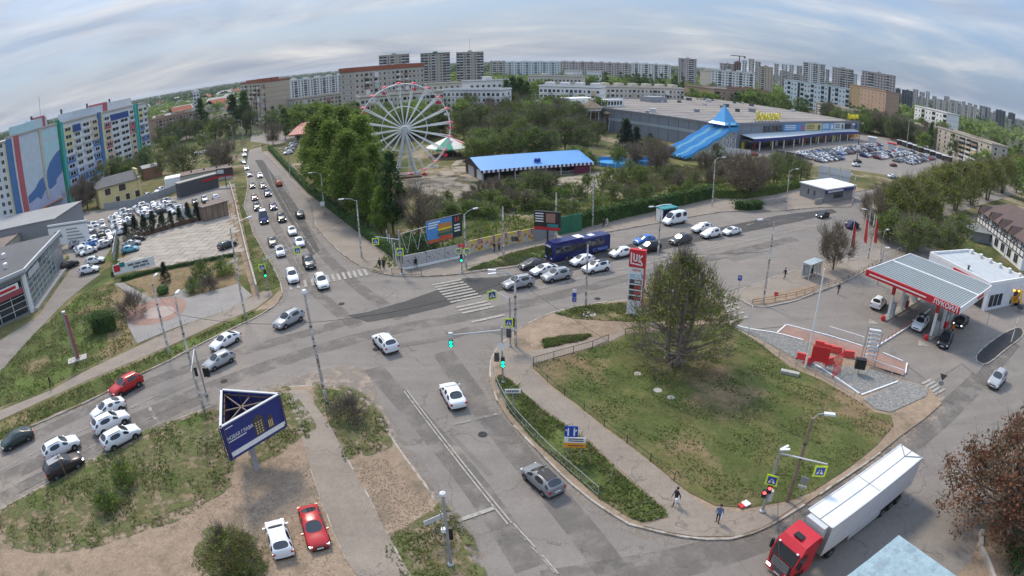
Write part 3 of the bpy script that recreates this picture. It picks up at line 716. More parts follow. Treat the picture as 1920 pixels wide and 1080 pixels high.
# ------------------------------------------------ painted markings
marks = empty('road_marking'); marks['kind'] = 'structure'
def dash(a, b, w, mat=None, z=0.075):
  a = Vector(a); b = Vector(b); L = (b - a).length; an = math.atan2((b - a).y, (b - a).x); c = (a + b) / 2
  o = inst('painted_line', LINE if mat is None else LINE2, marks, (c.x, c.y, z - 0.0), an, (L, w, 1))
LINE = MB().poly([(-0.5, -0.5, 0), (0.5, -0.5, 0), (0.5, 0.5, 0), (-0.5, 0.5, 0)]).mesh('painted_line', m_white)
LINE2 = MB().poly([(-0.5, -0.5, 0), (0.5, -0.5, 0), (0.5, 0.5, 0), (-0.5, 0.5, 0)]).mesh('painted_line', m_white_fresh)
def line(pts, w=0.15, mat=None, on=0, off=0, z=0.075):
  if not on:
    for a, b in zip(pts[:-1], pts[1:]): dash(a, b, w, mat, z)
    return
  for a, b in zip(pts[:-1], pts[1:]):
    L = math.dist(a, b); t = 0
    while t < L:
      dash(lerp(a, b, t / L), lerp(a, b, min(1, (t + on) / L)), w, mat, z); t += on + off
def zebra(p, q, n, length, ang, w=0.42, gone=0.0):
  """n bars between p and q, each bar `length` long at heading ang (degrees)"""
  for i in range(n):
    if random.random() < gone: continue
    c = lerp(p, q, i / (n - 1)); d = (math.cos(R(ang)) * length / 2, math.sin(R(ang)) * length / 2)
    dash((c[0] - d[0], c[1] - d[1]), (c[0] + d[0], c[1] + d[1]), w, 1, 0.076)
# south road
SC = [(-11.05, 51.52), (-5.01, 40.63), (-0.39, 32.27)]
for d in (-0.16, 0.16): line(offset_line(SC, d), 0.13, 1)
line([(-0.08, 31.86), (1.98, 28.39), (2.65, 27.17)], 0.13, None, 1.6, 0.35); line(offset_line([(-0.39, 32.15), (1.62, 28.77), (2.64, 26.92)], 0.3), 0.13, 1, 3, 1)
line([(-4.4, 32.55), (-1.54, 34.09)], 0.38, 1)
line([(-5.71, 45.49), (-1.58, 47.25)], 0.38)
# main road, west arm
line([(-52.52, 31.09), (-49.23, 36.08), (-45.26, 41.25), (-39.56, 48.77)], 0.2)
line([(-48.56, 29.92), (-45.95, 33.17), (-42.82, 37.85)], 0.15, None, 4, 3); line([(-47.25, 29.04), (-42.91, 34.62), (-36.37, 43.21)], 0.15, None, 5, 3)
line([(-43.2, 44.3), (-40.37, 46.83)], 0.3); line([(-40.37, 46.83), (-36.11, 42.74)], 0.45); line([(-43.51, 36.55), (-37.87, 44.54)], 0.15)
# main road, east arm
line([(1.1, 77), (13, 84.2), (33.2, 95), (51.8, 105), (78.9, 119.7)], 0.5)
line([(26.7, 99.2), (37.8, 104.9), (56.3, 114.9), (78, 125.6)], 0.16, None, 4, 4)
line([(18.8, 88.4), (35.9, 98.9), (57.9, 109.8)], 0.16, None, 5, 5)
line([(2.09, 72.57), (15.5, 79.3), (28, 86.2), (43.8, 94.5), (67, 106.6)], 0.16, None, 3, 6)
line([(2.64, 68.37), (18.2, 77), (32.1, 77.1), (40.7, 82.3)], 0.2)
for a, b in (((34.6, 96.7), (37.5, 98.6)), ((19.3, 82.4), (20.7, 83.3)), ((24.4, 91.7), (26.7, 93.3)), ((48.6, 112), (50.9, 113.7))): line([a, b], 0.4)
zebra((-9.6, 81.7), (-3.1, 68.87), 15, 4.6, 27, 0.5, 0.05)
zebra((-28.7, 84.1), (-23.1, 86.6), 8, 3.2, -66.73, 0.45)
zebra((-34, 81.1), (-29.8, 83.2), 5, 3.2, -66.73, 0.45, 0.2)
zebra((29.7, 74.6), (29.68, 66.99), 6, 3.5, 27, 0.5)
zebra((48.67, 48.03), (49.03, 45.57), 5, 2.4, 20, 0.4)
# north road
NC = [(-87.4, 199.9), (-70.2, 163.8), (-48.4, 122.1), (-39.4, 105.3), (-30.3, 88.5)]
line(NC, 0.3); line([(-52.1, 118.4), (-43.5, 104.1), (-33.8, 86.5)], 0.2); line([(-34.9, 85.8), (-33.5, 86.7)], 0.35); line([(-31.2, 86.8), (-29.9, 88.5)], 0.35)
line([(-76.1, 169.3), (-63.9, 145.7), (-54.4, 127.7)], 0.15, None, 2, 3)
# forecourt arrows
for c, a in (((50.8, 64.7), 20), ((55.1, 57.4), 20), ((40.1, 68.9), 25), ((39, 70.8), 25)):
  d = Vector((math.cos(R(a)), math.sin(R(a)))); n_ = Vector((-d.y, d.x)); c = Vector(c)
  mb = MB().poly([(*(c + n_ * 1.0), 0.09), (*(c - d * 1.6), 0.09), (*(c - n_ * 1.0), 0.09)][::-1])
  if c.x > 50: mb.build('painted_arrow', m_white_fresh, marks)
sheet('forecourt_stain', [(43.93, 57.86), (52.4, 67.1), (62.8, 72.5), (65, 68.1), (53.8, 61.6), (47.12, 57.48)], 0.006, m_lot)
sheet('forecourt_stain', [(57.6, 52.7), (62, 54.7), (62.6, 50.7), (57.9, 48)], 0.006, m_road)
sheet('forecourt', [(28.46, 65.13), (35.4, 70.1), (41.8, 72.4), (53.9, 79), (67, 87.3), (73.8, 87.3), (90.3, 70.9), (87.2, 61.9), (80.2, 58.5), (70.4, 56.1), (62.4, 53), (53.27, 49.36), (48.9, 47.48), (48.21, 52.25), (44.17, 57.09), (35.87, 64.57), (30.49, 64.03)], 0.003, m_lot)
# manholes
MH = MB().lathe([(0.42, 0), (0.42, 0.05), (0.34, 0.07)], 18).mesh('manhole_cover', m_conc)
for p, s, lb in (((9.85, 69.55), 2.2, 'wide round concrete manhole on the green verge by the bend'), ((13.23, 54.06), 1.0, 'small round manhole in the lawn near the fence corner'), ((14.7, 50.57), 1.1, 'round manhole with bright moss around it in the lawn'), ((15.76, 49.05), 1.0, 'sunken brown manhole in the bald patch of lawn')):
  o = inst('manhole', MH, None, (*p, 0.125), 0, (s, s, 1)); tag(o, lb, 'manhole')

for p, lb in (((-15.99, 60.68), 'dark manhole cover in the road left of the white crossover'), ((-2.83, 43.96), 'dark manhole cover on the south road'), ((-23.8, 74.2), 'dark manhole cover near the north road zebra crossing'), ((-32.47, 52.42), 'dark manhole cover on the west arm'), ((11.7, 74.9), 'dark manhole cover on the east arm near the verge')):
  tag(MB().lathe([(.42, 0), (.42, .03), (.3, .04)], 14).build('manhole', m_bitumen, None, (*p, .03)), lb, 'manhole')

# ---------------------------------------------------------------- buildings
def side_T(face, L, depth):
  if face == 'front': o, x, y = (0, 0), (1, 0), (0, 1)
  elif face == 'left': o, x, y = (0, depth), (0, -1), (1, 0)
  else: o, x, y = (L, 0), (0, 1), (-1, 0)
  return Matrix(((x[0], y[0], 0, o[0]), (x[1], y[1], 0, o[1]), (0, 0, 1, 0), (0, 0, 0, 1)))

WIN = MB().box(-0.5, -0.03, 0, 0.5, 0.0, 1, 1).box(-0.44, -0.05, 0.06, -0.03, -0.031, 0.94, 0).box(0.03, -0.05, 0.06, 0.44, -0.031, 0.94, 0).mesh('window', [m_glass_dark, m_winframe])
bal_mats = [P_('balcony_white', (0.62, 0.62, 0.60)), P_('balcony_grey', (0.33, 0.33, 0.32)), P_('balcony_sage', (0.40, 0.47, 0.42)), P_('balcony_brown', (0.27, 0.17, 0.12)), P_('balcony_ochre', (0.50, 0.40, 0.26))]
m_roofbit = M('roof_bitumen', (0.13, 0.125, 0.12), 0.9, ((0.05, 0.2), (0.4, 0.2)), 'obj', spec=0.2)

def panel_block(name, A, B, depth, h, wall, label, cat='apartment block', group=None, floors=9, front='WBW', left='', right='',
        roof=None, single=False, ww=1.5, wh=1.5, parapet=0.8, houses=0, z0=0.8, seam=True, bal=None, recess=False, frame=True):
  A = Vector(A); B = Vector(B); L = (B - A).length; rz = math.atan2((B - A).y, (B - A).x)
  t = empty(name, (A.x, A.y, 0), rz, label, cat, group)
  bal = bal or bal_mats
  mb = MB().box(0, 0, -0.3, L, depth, h, 0)
  if seam:
    for f in range(1, floors):
      z = z0 + (h - z0 - 0.6) / floors * f
      mb.box(-0.03, -0.03, z - 0.06, L + 0.03, depth + 0.03, z + 0.06, 1)
  mb.build('wall', [wall, m_seam], t)
  rf = MB().box(-0.25, -0.25, h, L + 0.25, depth + 0.25, h + 0.25, 0)
  if parapet:
    for a in ((-0.25, -0.25, L + 0.25, 0.0), (-0.25, depth, L + 0.25, depth + 0.25), (-0.25, 0.0, 0.0, depth), (L, 0.0, L + 0.25, depth)):
      rf.box(a[0], a[1], h + 0.25, a[2], a[3], h + 0.25 + parapet, 1)
  roofo = rf.build('roof', [m_roofbit, roof or wall], t)
  for k in range(houses):
    x = L * (k + 0.5) / houses
    MB().box(x - 2.2, depth * 0.3, h + 0.25, x + 2.2, depth * 0.75, h + 2.6, 0).build('stair_head', roof or wall, roofo)
  fh = (h - z0 - 0.6) / floors
  wins = MB(); bals = MB()
  for face, pat_ in (('front', front), ('left', left), ('right', right)):
    if not pat_: continue
    FL = L if face == 'front' else depth
    T = side_T(face, L, depth); bw = FL / len(pat_)
    for i, c in enumerate(pat_):
      s = (i + 0.5) * bw
      for f in range(floors):
        z = z0 + f * fh + fh * 0.3
        hh = min(wh, fh * 0.62); w_ = min(ww, bw * 0.8)
        if c in 'Ww' or c == 'N':
          if c == 'N': w_ = w_ * 0.55
          if single:
            o = inst('window', WIN, t); o.matrix_local = T @ Matrix.Translation((s, 0, z)) @ Matrix.Diagonal((w_, 1, hh, 1))
          else:
            if frame: wins.box(s - w_ / 2 - 0.1, -0.04, z - 0.1, s + w_ / 2 + 0.1, 0.0, z + hh + 0.08, 1, T)
            wins.box(s - w_ / 2, -0.07, z, s - 0.04, -0.02, z + hh, 0, T); wins.box(s + 0.04, -0.07, z, s + w_ / 2, -0.02, z + hh, 0, T)
        elif c == 'B':
          w_ = bw * 0.82; k = random.choice((0, 0, 0, 1, 1, 2, 3, 4)) % len(bal)
          bals.box(s - w_ / 2, -0.95, z - fh * 0.3 - 0.1, s + w_ / 2, 0, z - fh * 0.3 + 0.95, 2 + k, T)
          if random.random() < 0.6: bals.box(s - w_ / 2 + 0.05, -0.88, z - fh * 0.3 + 0.95, s + w_ / 2 - 0.05, 0, z + fh * 0.52, 0 if random.random() < 0.6 else 2 + k, T)
          else: wins.box(s - w_ / 2 + 0.2, -0.05, z - 0.3, s + w_ / 2 - 0.2, -0.0, z + hh, 0, T)
        elif c == 'L':          # loggia: its hollow's shade painted as a dark panel above a pale parapet
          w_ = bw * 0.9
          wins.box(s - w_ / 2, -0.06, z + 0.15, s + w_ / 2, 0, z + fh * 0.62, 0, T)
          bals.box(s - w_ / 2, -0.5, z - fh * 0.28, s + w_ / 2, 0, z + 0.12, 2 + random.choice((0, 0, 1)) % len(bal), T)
        elif c == 'S':          # dark full-height strip
          wins.box(s - bw * 0.35, -0.05, z - fh * 0.3, s + bw * 0.35, 0, z + fh * 0.7, 0, T)
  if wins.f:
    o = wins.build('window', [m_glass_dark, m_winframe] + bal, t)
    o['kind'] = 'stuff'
  if bals.f:
    o = bals.build('balcony', [m_glass_dark, m_winframe] + bal, t)
    o['kind'] = 'stuff'
  return t, L

def W_(name, col, a=0.07): return M(name, col, 0.9, ((0.05, a), (0.5, a), (3, 0.05)), 'obj', spec=0.15)
m_seam = W_('panel_seam', (0.16, 0.15, 0.14))
w_grey = W_('panel_grey', (0.42, 0.385, 0.335)); w_beige = W_('panel_beige', (0.45, 0.375, 0.29)); w_white = W_('panel_white', (0.68, 0.68, 0.66))
w_pink = W_('panel_pinkish', (0.46, 0.395, 0.37)); w_cream = W_('panel_cream', (0.55, 0.50, 0.42)); w_tan = W_('brick_tan', (0.36, 0.25, 0.18))
w_brick = W_('brick_red', (0.30, 0.16, 0.11)); w_cyan = W_('panel_pale_blue', (0.58, 0.65, 0.67)); w_dark = W_('panel_dark', (0.075, 0.085, 0.10))
w_ochre = W_('panel_ochre', (0.42, 0.30, 0.16)); w_roofred = W_('roof_sheet_red', (0.30, 0.105, 0.065)); w_concrete = W_('old_panel', (0.42, 0.375, 0.31), 0.12)

# ---- painted ten-storey apartment block on the left, with a blank painted wall
A = Vector((-147.7, 135.1)); Bf = Vector((-167.2, 241.9)); LEN = (Bf - A).length
apt = empty('apartment_block', (*A, 0), math.atan2((Bf - A).y, (Bf - A).x), 'long ten-storey apartment block in bright painted panels with a blank pale blue gable mural', 'apartment block')
HB = 29.0
col = {k: W_('facade_' + k, v) for k, v in dict(pale=(0.50, 0.56, 0.60), lilac=(0.40, 0.44, 0.58), blue=(0.09, 0.18, 0.36), navy=(0.05, 0.085, 0.24), aqua=(0.42, 0.60, 0.62), green=(0.02, 0.24, 0.14), teal=(0.08, 0.36, 0.36),
     yellow=(0.60, 0.55, 0.30), orange=(0.60, 0.45, 0.30), red=(0.42, 0.12, 0.13), white=(0.62, 0.63, 0.63), stone=(0.52, 0.47, 0.36)).items()}
MB().box(0, 0, -0.3, 26, 6, HB, 0).build('mural_wall', col['pale'], apt)
MB().box(26, 0.4, -0.3, LEN, 12, HB - 0.4, 0).build('wall', col['white'], apt)
MB().box(6.5, 6, -0.3, 25.9, 44, HB - 1.2, 0).build('wing_wall', col['white'], apt)
MB().box(-0.3, -0.3, HB, 26.2, 6.3, HB + 0.6, 0).build('roof', w_grey, apt)
MB().box(26.2, 0.1, HB - 0.4, LEN + 0.3, 12.3, HB + 0.3, 0).build('roof', w_grey, apt)
MB().box(6.2, 6.3, HB - 1.2, 25.9, 44.3, HB - 0.6, 0).build('roof', w_grey, apt)
MB().box(2, 1.0, HB + 0.6, 12, 5.5, HB + 3.2, 0).build('roof_house', col['aqua'], apt)
MB().box(12, 1.0, HB + 0.6, 20, 5.5, HB + 3.6, 0).build('roof_house', col['pale'], apt)
MB().box(17, 0.8, HB + 0.6, 18.5, 5.7, HB + 4.2, 0).build('roof_pier', col['red'], apt)
MB().box(40, 2.0, HB + 0.3, 66, 9, HB + 3.2, 0).build('roof_house', col['pale'], apt)
MB().box(70, 2.0, HB + 0.3, 95, 9, HB + 3.6, 0).build('roof_house', col['white'], apt)
MB().box(66, 1.8, HB + 0.3, 70, 9.2, HB + 4.0, 0).build('roof_pier', col['red'], apt)
for i in range(9):
  MB().box(-0.3, -0.3, 0, 0.3, 0.3, 1.3).lathe([(0.5, 1.3), (0.45, 1.7), (0.0, 1.9)], 8).build('roof_vent', m_darkgrey, apt, (3 + i * 10.3, 3.2, HB + (3.2 if i % 2 else 0.6)))
MB().tube([(19, 3, HB + 3.6), (19, 3, HB + 11)], 0.08, 5).bar((18.2, 3, HB + 9.6), (19.8, 3, HB + 9.6), 0.06, 0.06).build('antenna', m_steel, apt)
# mural: flat painted shapes on the blank wall
def mural(pts, m, y=-0.03, nm='mural_panel'):
  MB().poly([(x, y, z) for x, z in pts]).build(nm, m, apt)
mural([(0.3, 0.3), (26, 0.3), (26, 13.5), (24, 12), (20, 10.5), (19.5, 9), (15, 8), (14, 9), (11, 8.5), (8, 6.5), (6, 8), (0.3, 7)], col['lilac'])
mural([(0.3, 7.2), (6, 8), (8, 6.7), (11, 8.7), (12, 9), (11.5, 13.5), (9, 13), (7, 12), (5.5, 11), (0.3, 9.5)], col['blue'], -0.04)
mural([(13.4, 9), (14, 9.2), (15, 8.4), (19.3, 9.4), (19.8, 10.8), (24, 12.3), (25.8, 13.6), (25.8, 20.5), (22, 19.6), (17, 17.2), (14.5, 15), (13.4, 12.5)], col['blue'], -0.05)
mural([(14, 24.4), (24.5, 24.4), (24.5, 25.2), (14, 25.2)], col['pale'], -0.04); mural([(14, 25.4), (24.8, 25.4), (24.8, 28.2), (14, 28.2)], col['aqua'], -0.06)
mural([(14, 13.5), (17, 17.7), (22, 20.1), (25.8, 21), (25.8, 24.2), (14, 24.2)], col['aqua'], -0.035)
MB().box(12.1, -0.35, 6, 13.2, 0, 28.4).build('mural_column', col['stone'], apt); MB().box(11.6, -0.45, 28.4, 13.8, 0, 28.9).build('mural_column_cap', col['stone'], apt)
MB().box(24.9, -0.5, 0, 26.3, 0.6, HB + 1.4).build('corner_strip', col['green'], apt)
MB().box(0.6, -1.4, 4.0, 22, 0, 4.3).build('shop_canopy', W_('canopy_rust', (0.42, 0.22, 0.15)), apt)
for i in range(3): MB().box(3 + i * 0.9, -0.05, 1.4, 3.7 + i * 0.9, 0, 2.8).build('shop_window', m_glass_dark, apt)
MB().box(8, -0.05, 0.2, 9.4, 0, 2.6).build('shop_door', m_glass_dark, apt)
# south gable: coloured strips
MB().box(-0.35, 0.0, 0, 0, 2.3, HB + 0.2).build('corner_strip', col['red'], apt)
MB().box(-0.2, 2.3, 0, 0, 3.2, HB).build('corner_strip', col['white'], apt)
MB().box(-0.5, 3.2, 0, 0, 6.0, HB - 0.4).build('corner_strip', col['blue'], apt)
for f in range(10):
  MB().box(5.9, 7.2, 1.2 + f * 2.75, 6.5, 9.5, 3.6 + f * 2.75).build('wing_bay', col['red' if f < 8 else 'white'], apt)
  for y in (10.6, 13, 16):
    o = inst('window', WIN, apt); o.matrix_local = Matrix.Translation((6.5, y + 0.8, 1.6 + f * 2.75)) @ Matrix.Rotation(-PI / 2, 4, 'Z') @ Matrix.Diagonal((1.5, 1, 1.5, 1))
MB().box(6.2, 11.4, 0, 6.5, 12.3, HB - 1.5).build('corner_strip', col['yellow'], apt)
# coloured bays
BAYS = [('strip', 1.2, 'teal'), ('win', 4.0, 'yyywblbll.'), ('win', 3.6, 'nwwwwwlblb'), ('win', 4.6, 'wwwwwwlbll'), ('win', 3.4, 'oooblblbll'), ('strip', 1.3, 'blue'), ('strip', 1.0, 'yellow'),
    ('win', 4.0, 'wrooroowow'), ('big', 4.6, 'nwwwwwwwww'), ('big', 5.6, 'nwwwwwwwww'), ('win', 3.2, 'wwrroooooo'), ('strip', 1.2, 'teal'), ('strip', 0.9, 'green'), ('win', 3.6, 'yywbwbwbtg'), ('win', 2.6, 'wwwwwbwbwt')]
cm = dict(y='yellow', w='white', b='blue', l='lilac', n='navy', o='orange', r='red', t='aqua', g='green')
k = (LEN - 26.6) / sum(b[1] for b in BAYS); x = 26.4; fh = (HB - 2.6) / 10
PANEL = {kk: MB().box(-0.5, -0.14, 0, 0.5, 0.0, 1).mesh('facade_panel', col[kk]) for kk in col}
for ty, w, c in BAYS:
  w *= k
  if ty == 'strip': MB().box(x, -0.35, 0.5, x + w, 0.4, HB + 0.5).build('facade_strip', col[c], apt)
  else:
    for f in range(10):
      z = 0.9 + (9 - f) * fh; cc = c[f] if c[f] in cm else 'l'
      o = inst('facade_panel', PANEL[cm[cc]], apt, (x + w / 2, 0.4, z), 0, (w * 0.98, 1 if ty == 'big' else 2.6, fh * (0.98 if cc != 'w' else 0.5)))
      if c[f] == 'n': continue
      yy = 0.4 - (0.14 if ty == 'big' else 0.364) - 0.005
      o = inst('window', WIN, apt, (x + w / 2, yy, z + fh * 0.34), 0, (w * (0.8 if ty == 'big' else 0.62), 1.6, fh * 0.52))
      if random.random() < 0.25 and f: MB().box(-0.4, -0.4, 0, 0.4, 0, 0.6).build('air_conditioner', m_palegrey, apt, (x + w * 0.12, yy, z + 0.25))
  x += w

# ---- yellow two-storey house
A = (-126.5, 148.4); B = (-116.9, 159.2)
L = math.dist(A, B); hs = empty('yellow_house', (*A, 0), math.atan2(B[1] - A[1], B[0] - A[0]), 'yellow two-storey house with a grey roof behind the car yard', 'house')
MB().box(0, 0, -0.3, L, 9, 6.6).build('wall', m_cream, hs)
r = MB(); r.poly([(-0.6, -0.6, 6.6), (L + 0.3, -0.6, 6.6), (L + 0.3, 4.5, 9.2), (3, 4.5, 9.2)]); r.poly([(L + 0.3, 9.6, 6.6), (-0.6, 9.6, 6.6), (3, 4.5, 9.2), (L + 0.3, 4.5, 9.2)]); r.poly([(-0.6, 9.6, 6.6), (-0.6, -0.6, 6.6), (3, 4.5, 9.2)])
r.box(-0.6, -0.6, 6.4, L + 0.3, 9.6, 6.6); r.build('roof', M('slate_roof', (0.12, 0.115, 0.115), 0.8, ((0.3, 0.15), (2, 0.15)), 'obj', stripes=(1, 0.5, 0.4)), hs)
MB().box(L - 0.3, -0.4, 0, L + 0.4, 9.4, 7.2).prism([(L - 0.3, 1.5), (L + 0.4, 1.5), (L + 0.4, 7.5), (L - 0.3, 7.5)], 7.2, 9.6).build('gable_wall', m_cream, hs)
m_winbrown = P_('window_brown', (0.05, 0.035, 0.03))
for x, z, w, h in ((2.2, 3.9, 2.0, 2.0), (7.2, 4.1, 2.4, 2.0), (5.6, 0.8, 1.4, 1.9), (9.2, 0.9, 1.4, 1.9), (12.6, 0.9, 1.5, 2.0)):
  if x < L - 1:
    f = MB().box(x - 0.25, -0.1, z - 0.25, x + w + 0.25, 0, z + h + 0.25).build('window_surround', W_('pale_cream', (0.66, 0.60, 0.42)), hs); MB().box(x, -0.14, z, x + w, -0.1, z + h).build('window', m_winbrown, f)
for y, z in ((2, 4.2), (5.5, 4.2), (2, 0.9), (5.5, 0.9)):
  MB().box(L + 0.4, y, z, L + 0.45, y + 1.6, z + 1.8).build('window', m_winbrown, hs)

# ---- car showroom with glazed front, bottom left
C0 = Vector((-86.5, 64.1)); B0 = Vector((-83.3, 70.8)); A0 = Vector((-95.3, 94.8))
HD = 7.7
d1 = (A0 - B0).normalized(); d2 = (C0 - B0).normalized(); C1 = B0 + d2 * 30
back = Vector((-d1.y, d1.x))
m_clad = M('silver_cladding', (0.23, 0.24, 0.25), 0.45, ((0.1, 0.06), (1.5, 0.05)), 'obj', metal=0.2)
sr = empty('car_showroom', (*B0, 0), math.atan2(d1.y, d1.x), 'grey flat-roofed car showroom with a slanting glass front', 'showroom')
loc = lambda p: (Matrix.Rotation(-math.atan2(d1.y, d1.x), 2) @ (Vector(p) - B0))
LF = (A0 - B0).length; c1 = loc(C1)
MB().prism([(0, 0), (LF, 0), (LF, 24), (c1.x, c1.y + 24), (c1.x, c1.y)], -0.3, HD - 0.5, 0).build('wall', m_clad, sr)
MB().prism([(-0.4, -0.5), (LF + 0.3, -0.5), (LF + 0.3, 24.4), (c1.x, c1.y + 24.4), (c1.x - 0.2, c1.y - 0.5)], HD - 0.5, HD - 0.2, 0, 1).build('roof', [m_clad, M('roof_membrane', (0.095, 0.095, 0.10), 0.85, ((0.05, 0.15), (0.5, 0.1)), 'obj')], sr)
MB().bar((0, -0.4, HD), (LF + 0.2, -0.4, HD), 0.5, 0.7).bar((0, -0.4, HD), (c1.x, c1.y - 0.4, HD), 0.5, 0.7).build('parapet', P_('white_coping', (0.42, 0.43, 0.44)), sr)
GL = LF * 0.72
MB().box(1.0, -0.12, 0.7, GL, 0, 6.9).build('glazing', m_glass_green, sr)
for i in range(8): MB().box(1.0 + (GL - 1) * i / 7 - 0.06, -0.22, 0.7, 1.0 + (GL - 1) * i / 7 + 0.06, -0.12, 6.9).build('mullion', m_palegrey, sr)
for i in range(6): MB().box(1.0, -0.20, 0.9 + i * 1.0, GL, -0.12, 1.0 + i * 1.0).build('transom', m_palegrey, sr)
MB().box(2, -0.3, 5.6, 9, -0.22, 6.8).build('name_board', m_palegrey, sr)
MB().box(0, -1.4, -0.2, LF, 0, 0.7).build('plinth', m_conc, sr)
MB().box(-0.35, -0.35, 0, 0.35, 0.35, HD - 0.5).build('corner_column', m_whitepaint, sr)
ff = empty('showroom_front', (0, 0, 0), math.atan2(c1.y, c1.x) + PI, parent=sr)
LL = c1.length
MB().box(-LL, -0.12, 0.6, -0.6, 0, 6.4).build('front_glazing', m_glass_dark, sr, (0, 0, 0), math.atan2(c1.y, c1.x) + PI)
for i in range(9): MB().box(-LL * i / 10 - 0.8, -0.22, 0.6, -LL * i / 10 - 0.68, -0.12, 6.4).build('front_mullion', m_palegrey, sr, (0, 0, 0), math.atan2(c1.y, c1.x) + PI)
for z in (1.6, 2.7, 3.7): MB().box(-LL, -0.2, z, -0.6, -0.12, z + 0.09).build('front_transom', m_palegrey, sr, (0, 0, 0), math.atan2(c1.y, c1.x) + PI)
MB().box(-LL, -0.4, 4.2, -1.0, -0.2, 5.3).build('red_banner', W_('banner_red', (0.32, 0.08, 0.09)), sr, (0, 0, 0), math.atan2(c1.y, c1.x) + PI)
MB().box(-12, -0.5, 5.2, -1.6, -0.4, 6.3).build('white_banner', m_whitepaint, sr, (0, 0, 0), math.atan2(c1.y, c1.x) + PI)
MB().box(-6, -0.56, 5.5, -2.2, -0.5, 6.0).build('red_lettering', m_red, sr, (0, 0, 0), math.atan2(c1.y, c1.x) + PI)
for x, y in ((6, 6), (3, 12), (15, 10)):
  MB().lathe([(0.35, 0), (0.35, 0.6), (0.55, 0.65), (0.5, 0.95), (0, 1.1)], 10).build('roof_vent', m_whitepaint, sr, (x, y, HD - 0.2))
bpy.data.objects.remove(ff)

# ---- brown roofed hall behind the showroom, grey warehouse with a white sign board, low sheds
def simple_shed(name, pts, h, wall, roof, label, cat='shed', rise=0.0, over=0.3):
  pts = [Vector(p) for p in pts]
  o = empty(name, (*pts[0], 0), math.atan2((pts[1] - pts[0]).y, (pts[1] - pts[0]).x), label, cat)
  q = [tuple(Matrix.Rotation(-math.atan2((pts[1] - pts[0]).y, (pts[1] - pts[0]).x), 2) @ (p - pts[0])) for p in pts]
  MB().prism(q, -0.3, h, 0).build('wall', wall, o)
  c = Vector((sum(p[0] for p in q) / len(q), sum(p[1] for p in q) / len(q)))
  q2 = [tuple(Vector(p) + (Vector(p) - c).normalized() * over) for p in q]
  MB().prism(q2, h, h + 0.25, 0, bottom=True).build('roof', roof, o)
  return o, q
def quad(A, B, depth):
  A = Vector(A); B = Vector(B); n = Vector((-(B - A).y, (B - A).x)).normalized() * depth
  return [A, B, B + n, A + n]
m_roofbrown = M('rusty_roof_sheet', (0.17, 0.125, 0.105), 0.8, ((0.06, 0.2), (0.6, 0.2)), 'obj', stripes=(0, 1.2, 0.3))
m_roofgrey = M('grey_roof_sheet', (0.21, 0.215, 0.22), 0.6, ((0.06, 0.12), (0.6, 0.1)), 'obj', stripes=(0, 0.6, 0.3))
simple_shed('hall', quad((-115, 89.8), (-129.7, 119.8), 22), 5.2, w_concrete, m_roofbrown, 'low brown-roofed hall behind the car showroom', 'hall')
wh, q = simple_shed('warehouse', quad((-111.9, 110.8), (-117.5, 129.1), 30), 7.0, m_clad, m_roofgrey, 'grey sheet-metal warehouse at the foot of the mural', 'warehouse')
sb = empty('sign_board', (*(-111.8, 107.5), 0), R(8.36), 'large white sign board with a car picture on the warehouse gable', 'sign board')
MB().box(0, 0, 1.2, 13, 0.25, 6.4).build('board', m_whitepaint, sb); MB().box(0, -0.05, 5.6, 13, 0, 6.0).build('stripe', m_grey, sb)
MB().box(1.5, -0.05, 3.0, 4.5, 0, 3.8).box(2.0, -0.05, 3.8, 4.0, 0, 4.5).build('car_picture', m_grey, sb)
for i in range(4): MB().box(6, -0.05, 2.2 + i * 0.8, 11.5 - i * 0.6, 0, 2.5 + i * 0.8).build('text_line', m_grey, sb)
for x in (1, 6.5, 12): MB().box(x - 0.1, 0.02, 0, x + 0.1, 0.24, 1.2).build('post', m_steel, sb)
o, q = simple_shed('garage', quad((-139.7, 193.9), (-133.6, 198.9), 12), 4.2, w_brick, m_roofgrey, 'small brick garage with a pale grey roof beside the yellow house', 'garage')
o, q = simple_shed('long_shed', quad((-107.3, 170.4), (-91.7, 179.3), 9), 3.6, w_grey, m_roofbrown, 'long low shed with a brown flat roof near the road junction', 'shed')
MB().box(-5.5, -0.5, 0, 0, 6, 3.9).build('white_annex', m_whitepaint, o); 
for i in range(5): MB().lathe([(0.3, 0), (0.3, 0.7)], 8).build('roof_vent', m_darkgrey, o, (4 + i * 4.5, 4, 3.85))
o, q = simple_shed('showroom_shed', quad((-97.3, 153.3), (-89.3, 164.5), 3), 4.4, m_darkgrey, m_conc, 'dark grey wall with small red letters behind parked cars', 'shed')
for i, ch in enumerate((0.5, 0.3, 0.5, 0.4, 0.5, 0.3, 0.5)):
  MB().box(8 + i * 0.95, -0.12, 3.0, 8.7 + i * 0.95, -0.02, 3.0 + ch + 0.3).build('letter', m_red, o)
o, q = simple_shed('brick_hut', quad((-71.8, 122.6), (-67.6, 127.8), 5), 3.6, M('rusty_sheets', (0.22, 0.16, 0.12), 0.8, ((0.3, 0.3), (2, 0.2)), 'obj'), m_roofbrown, 'brown sheet-metal hut at the corner of the slab yard', 'hut')
for i in range(6): MB().box(0.6 + i * 1.6, -0.08, 0.1, 0.7 + i * 1.6, 0, 3.5).build('rib', m_rust, o)

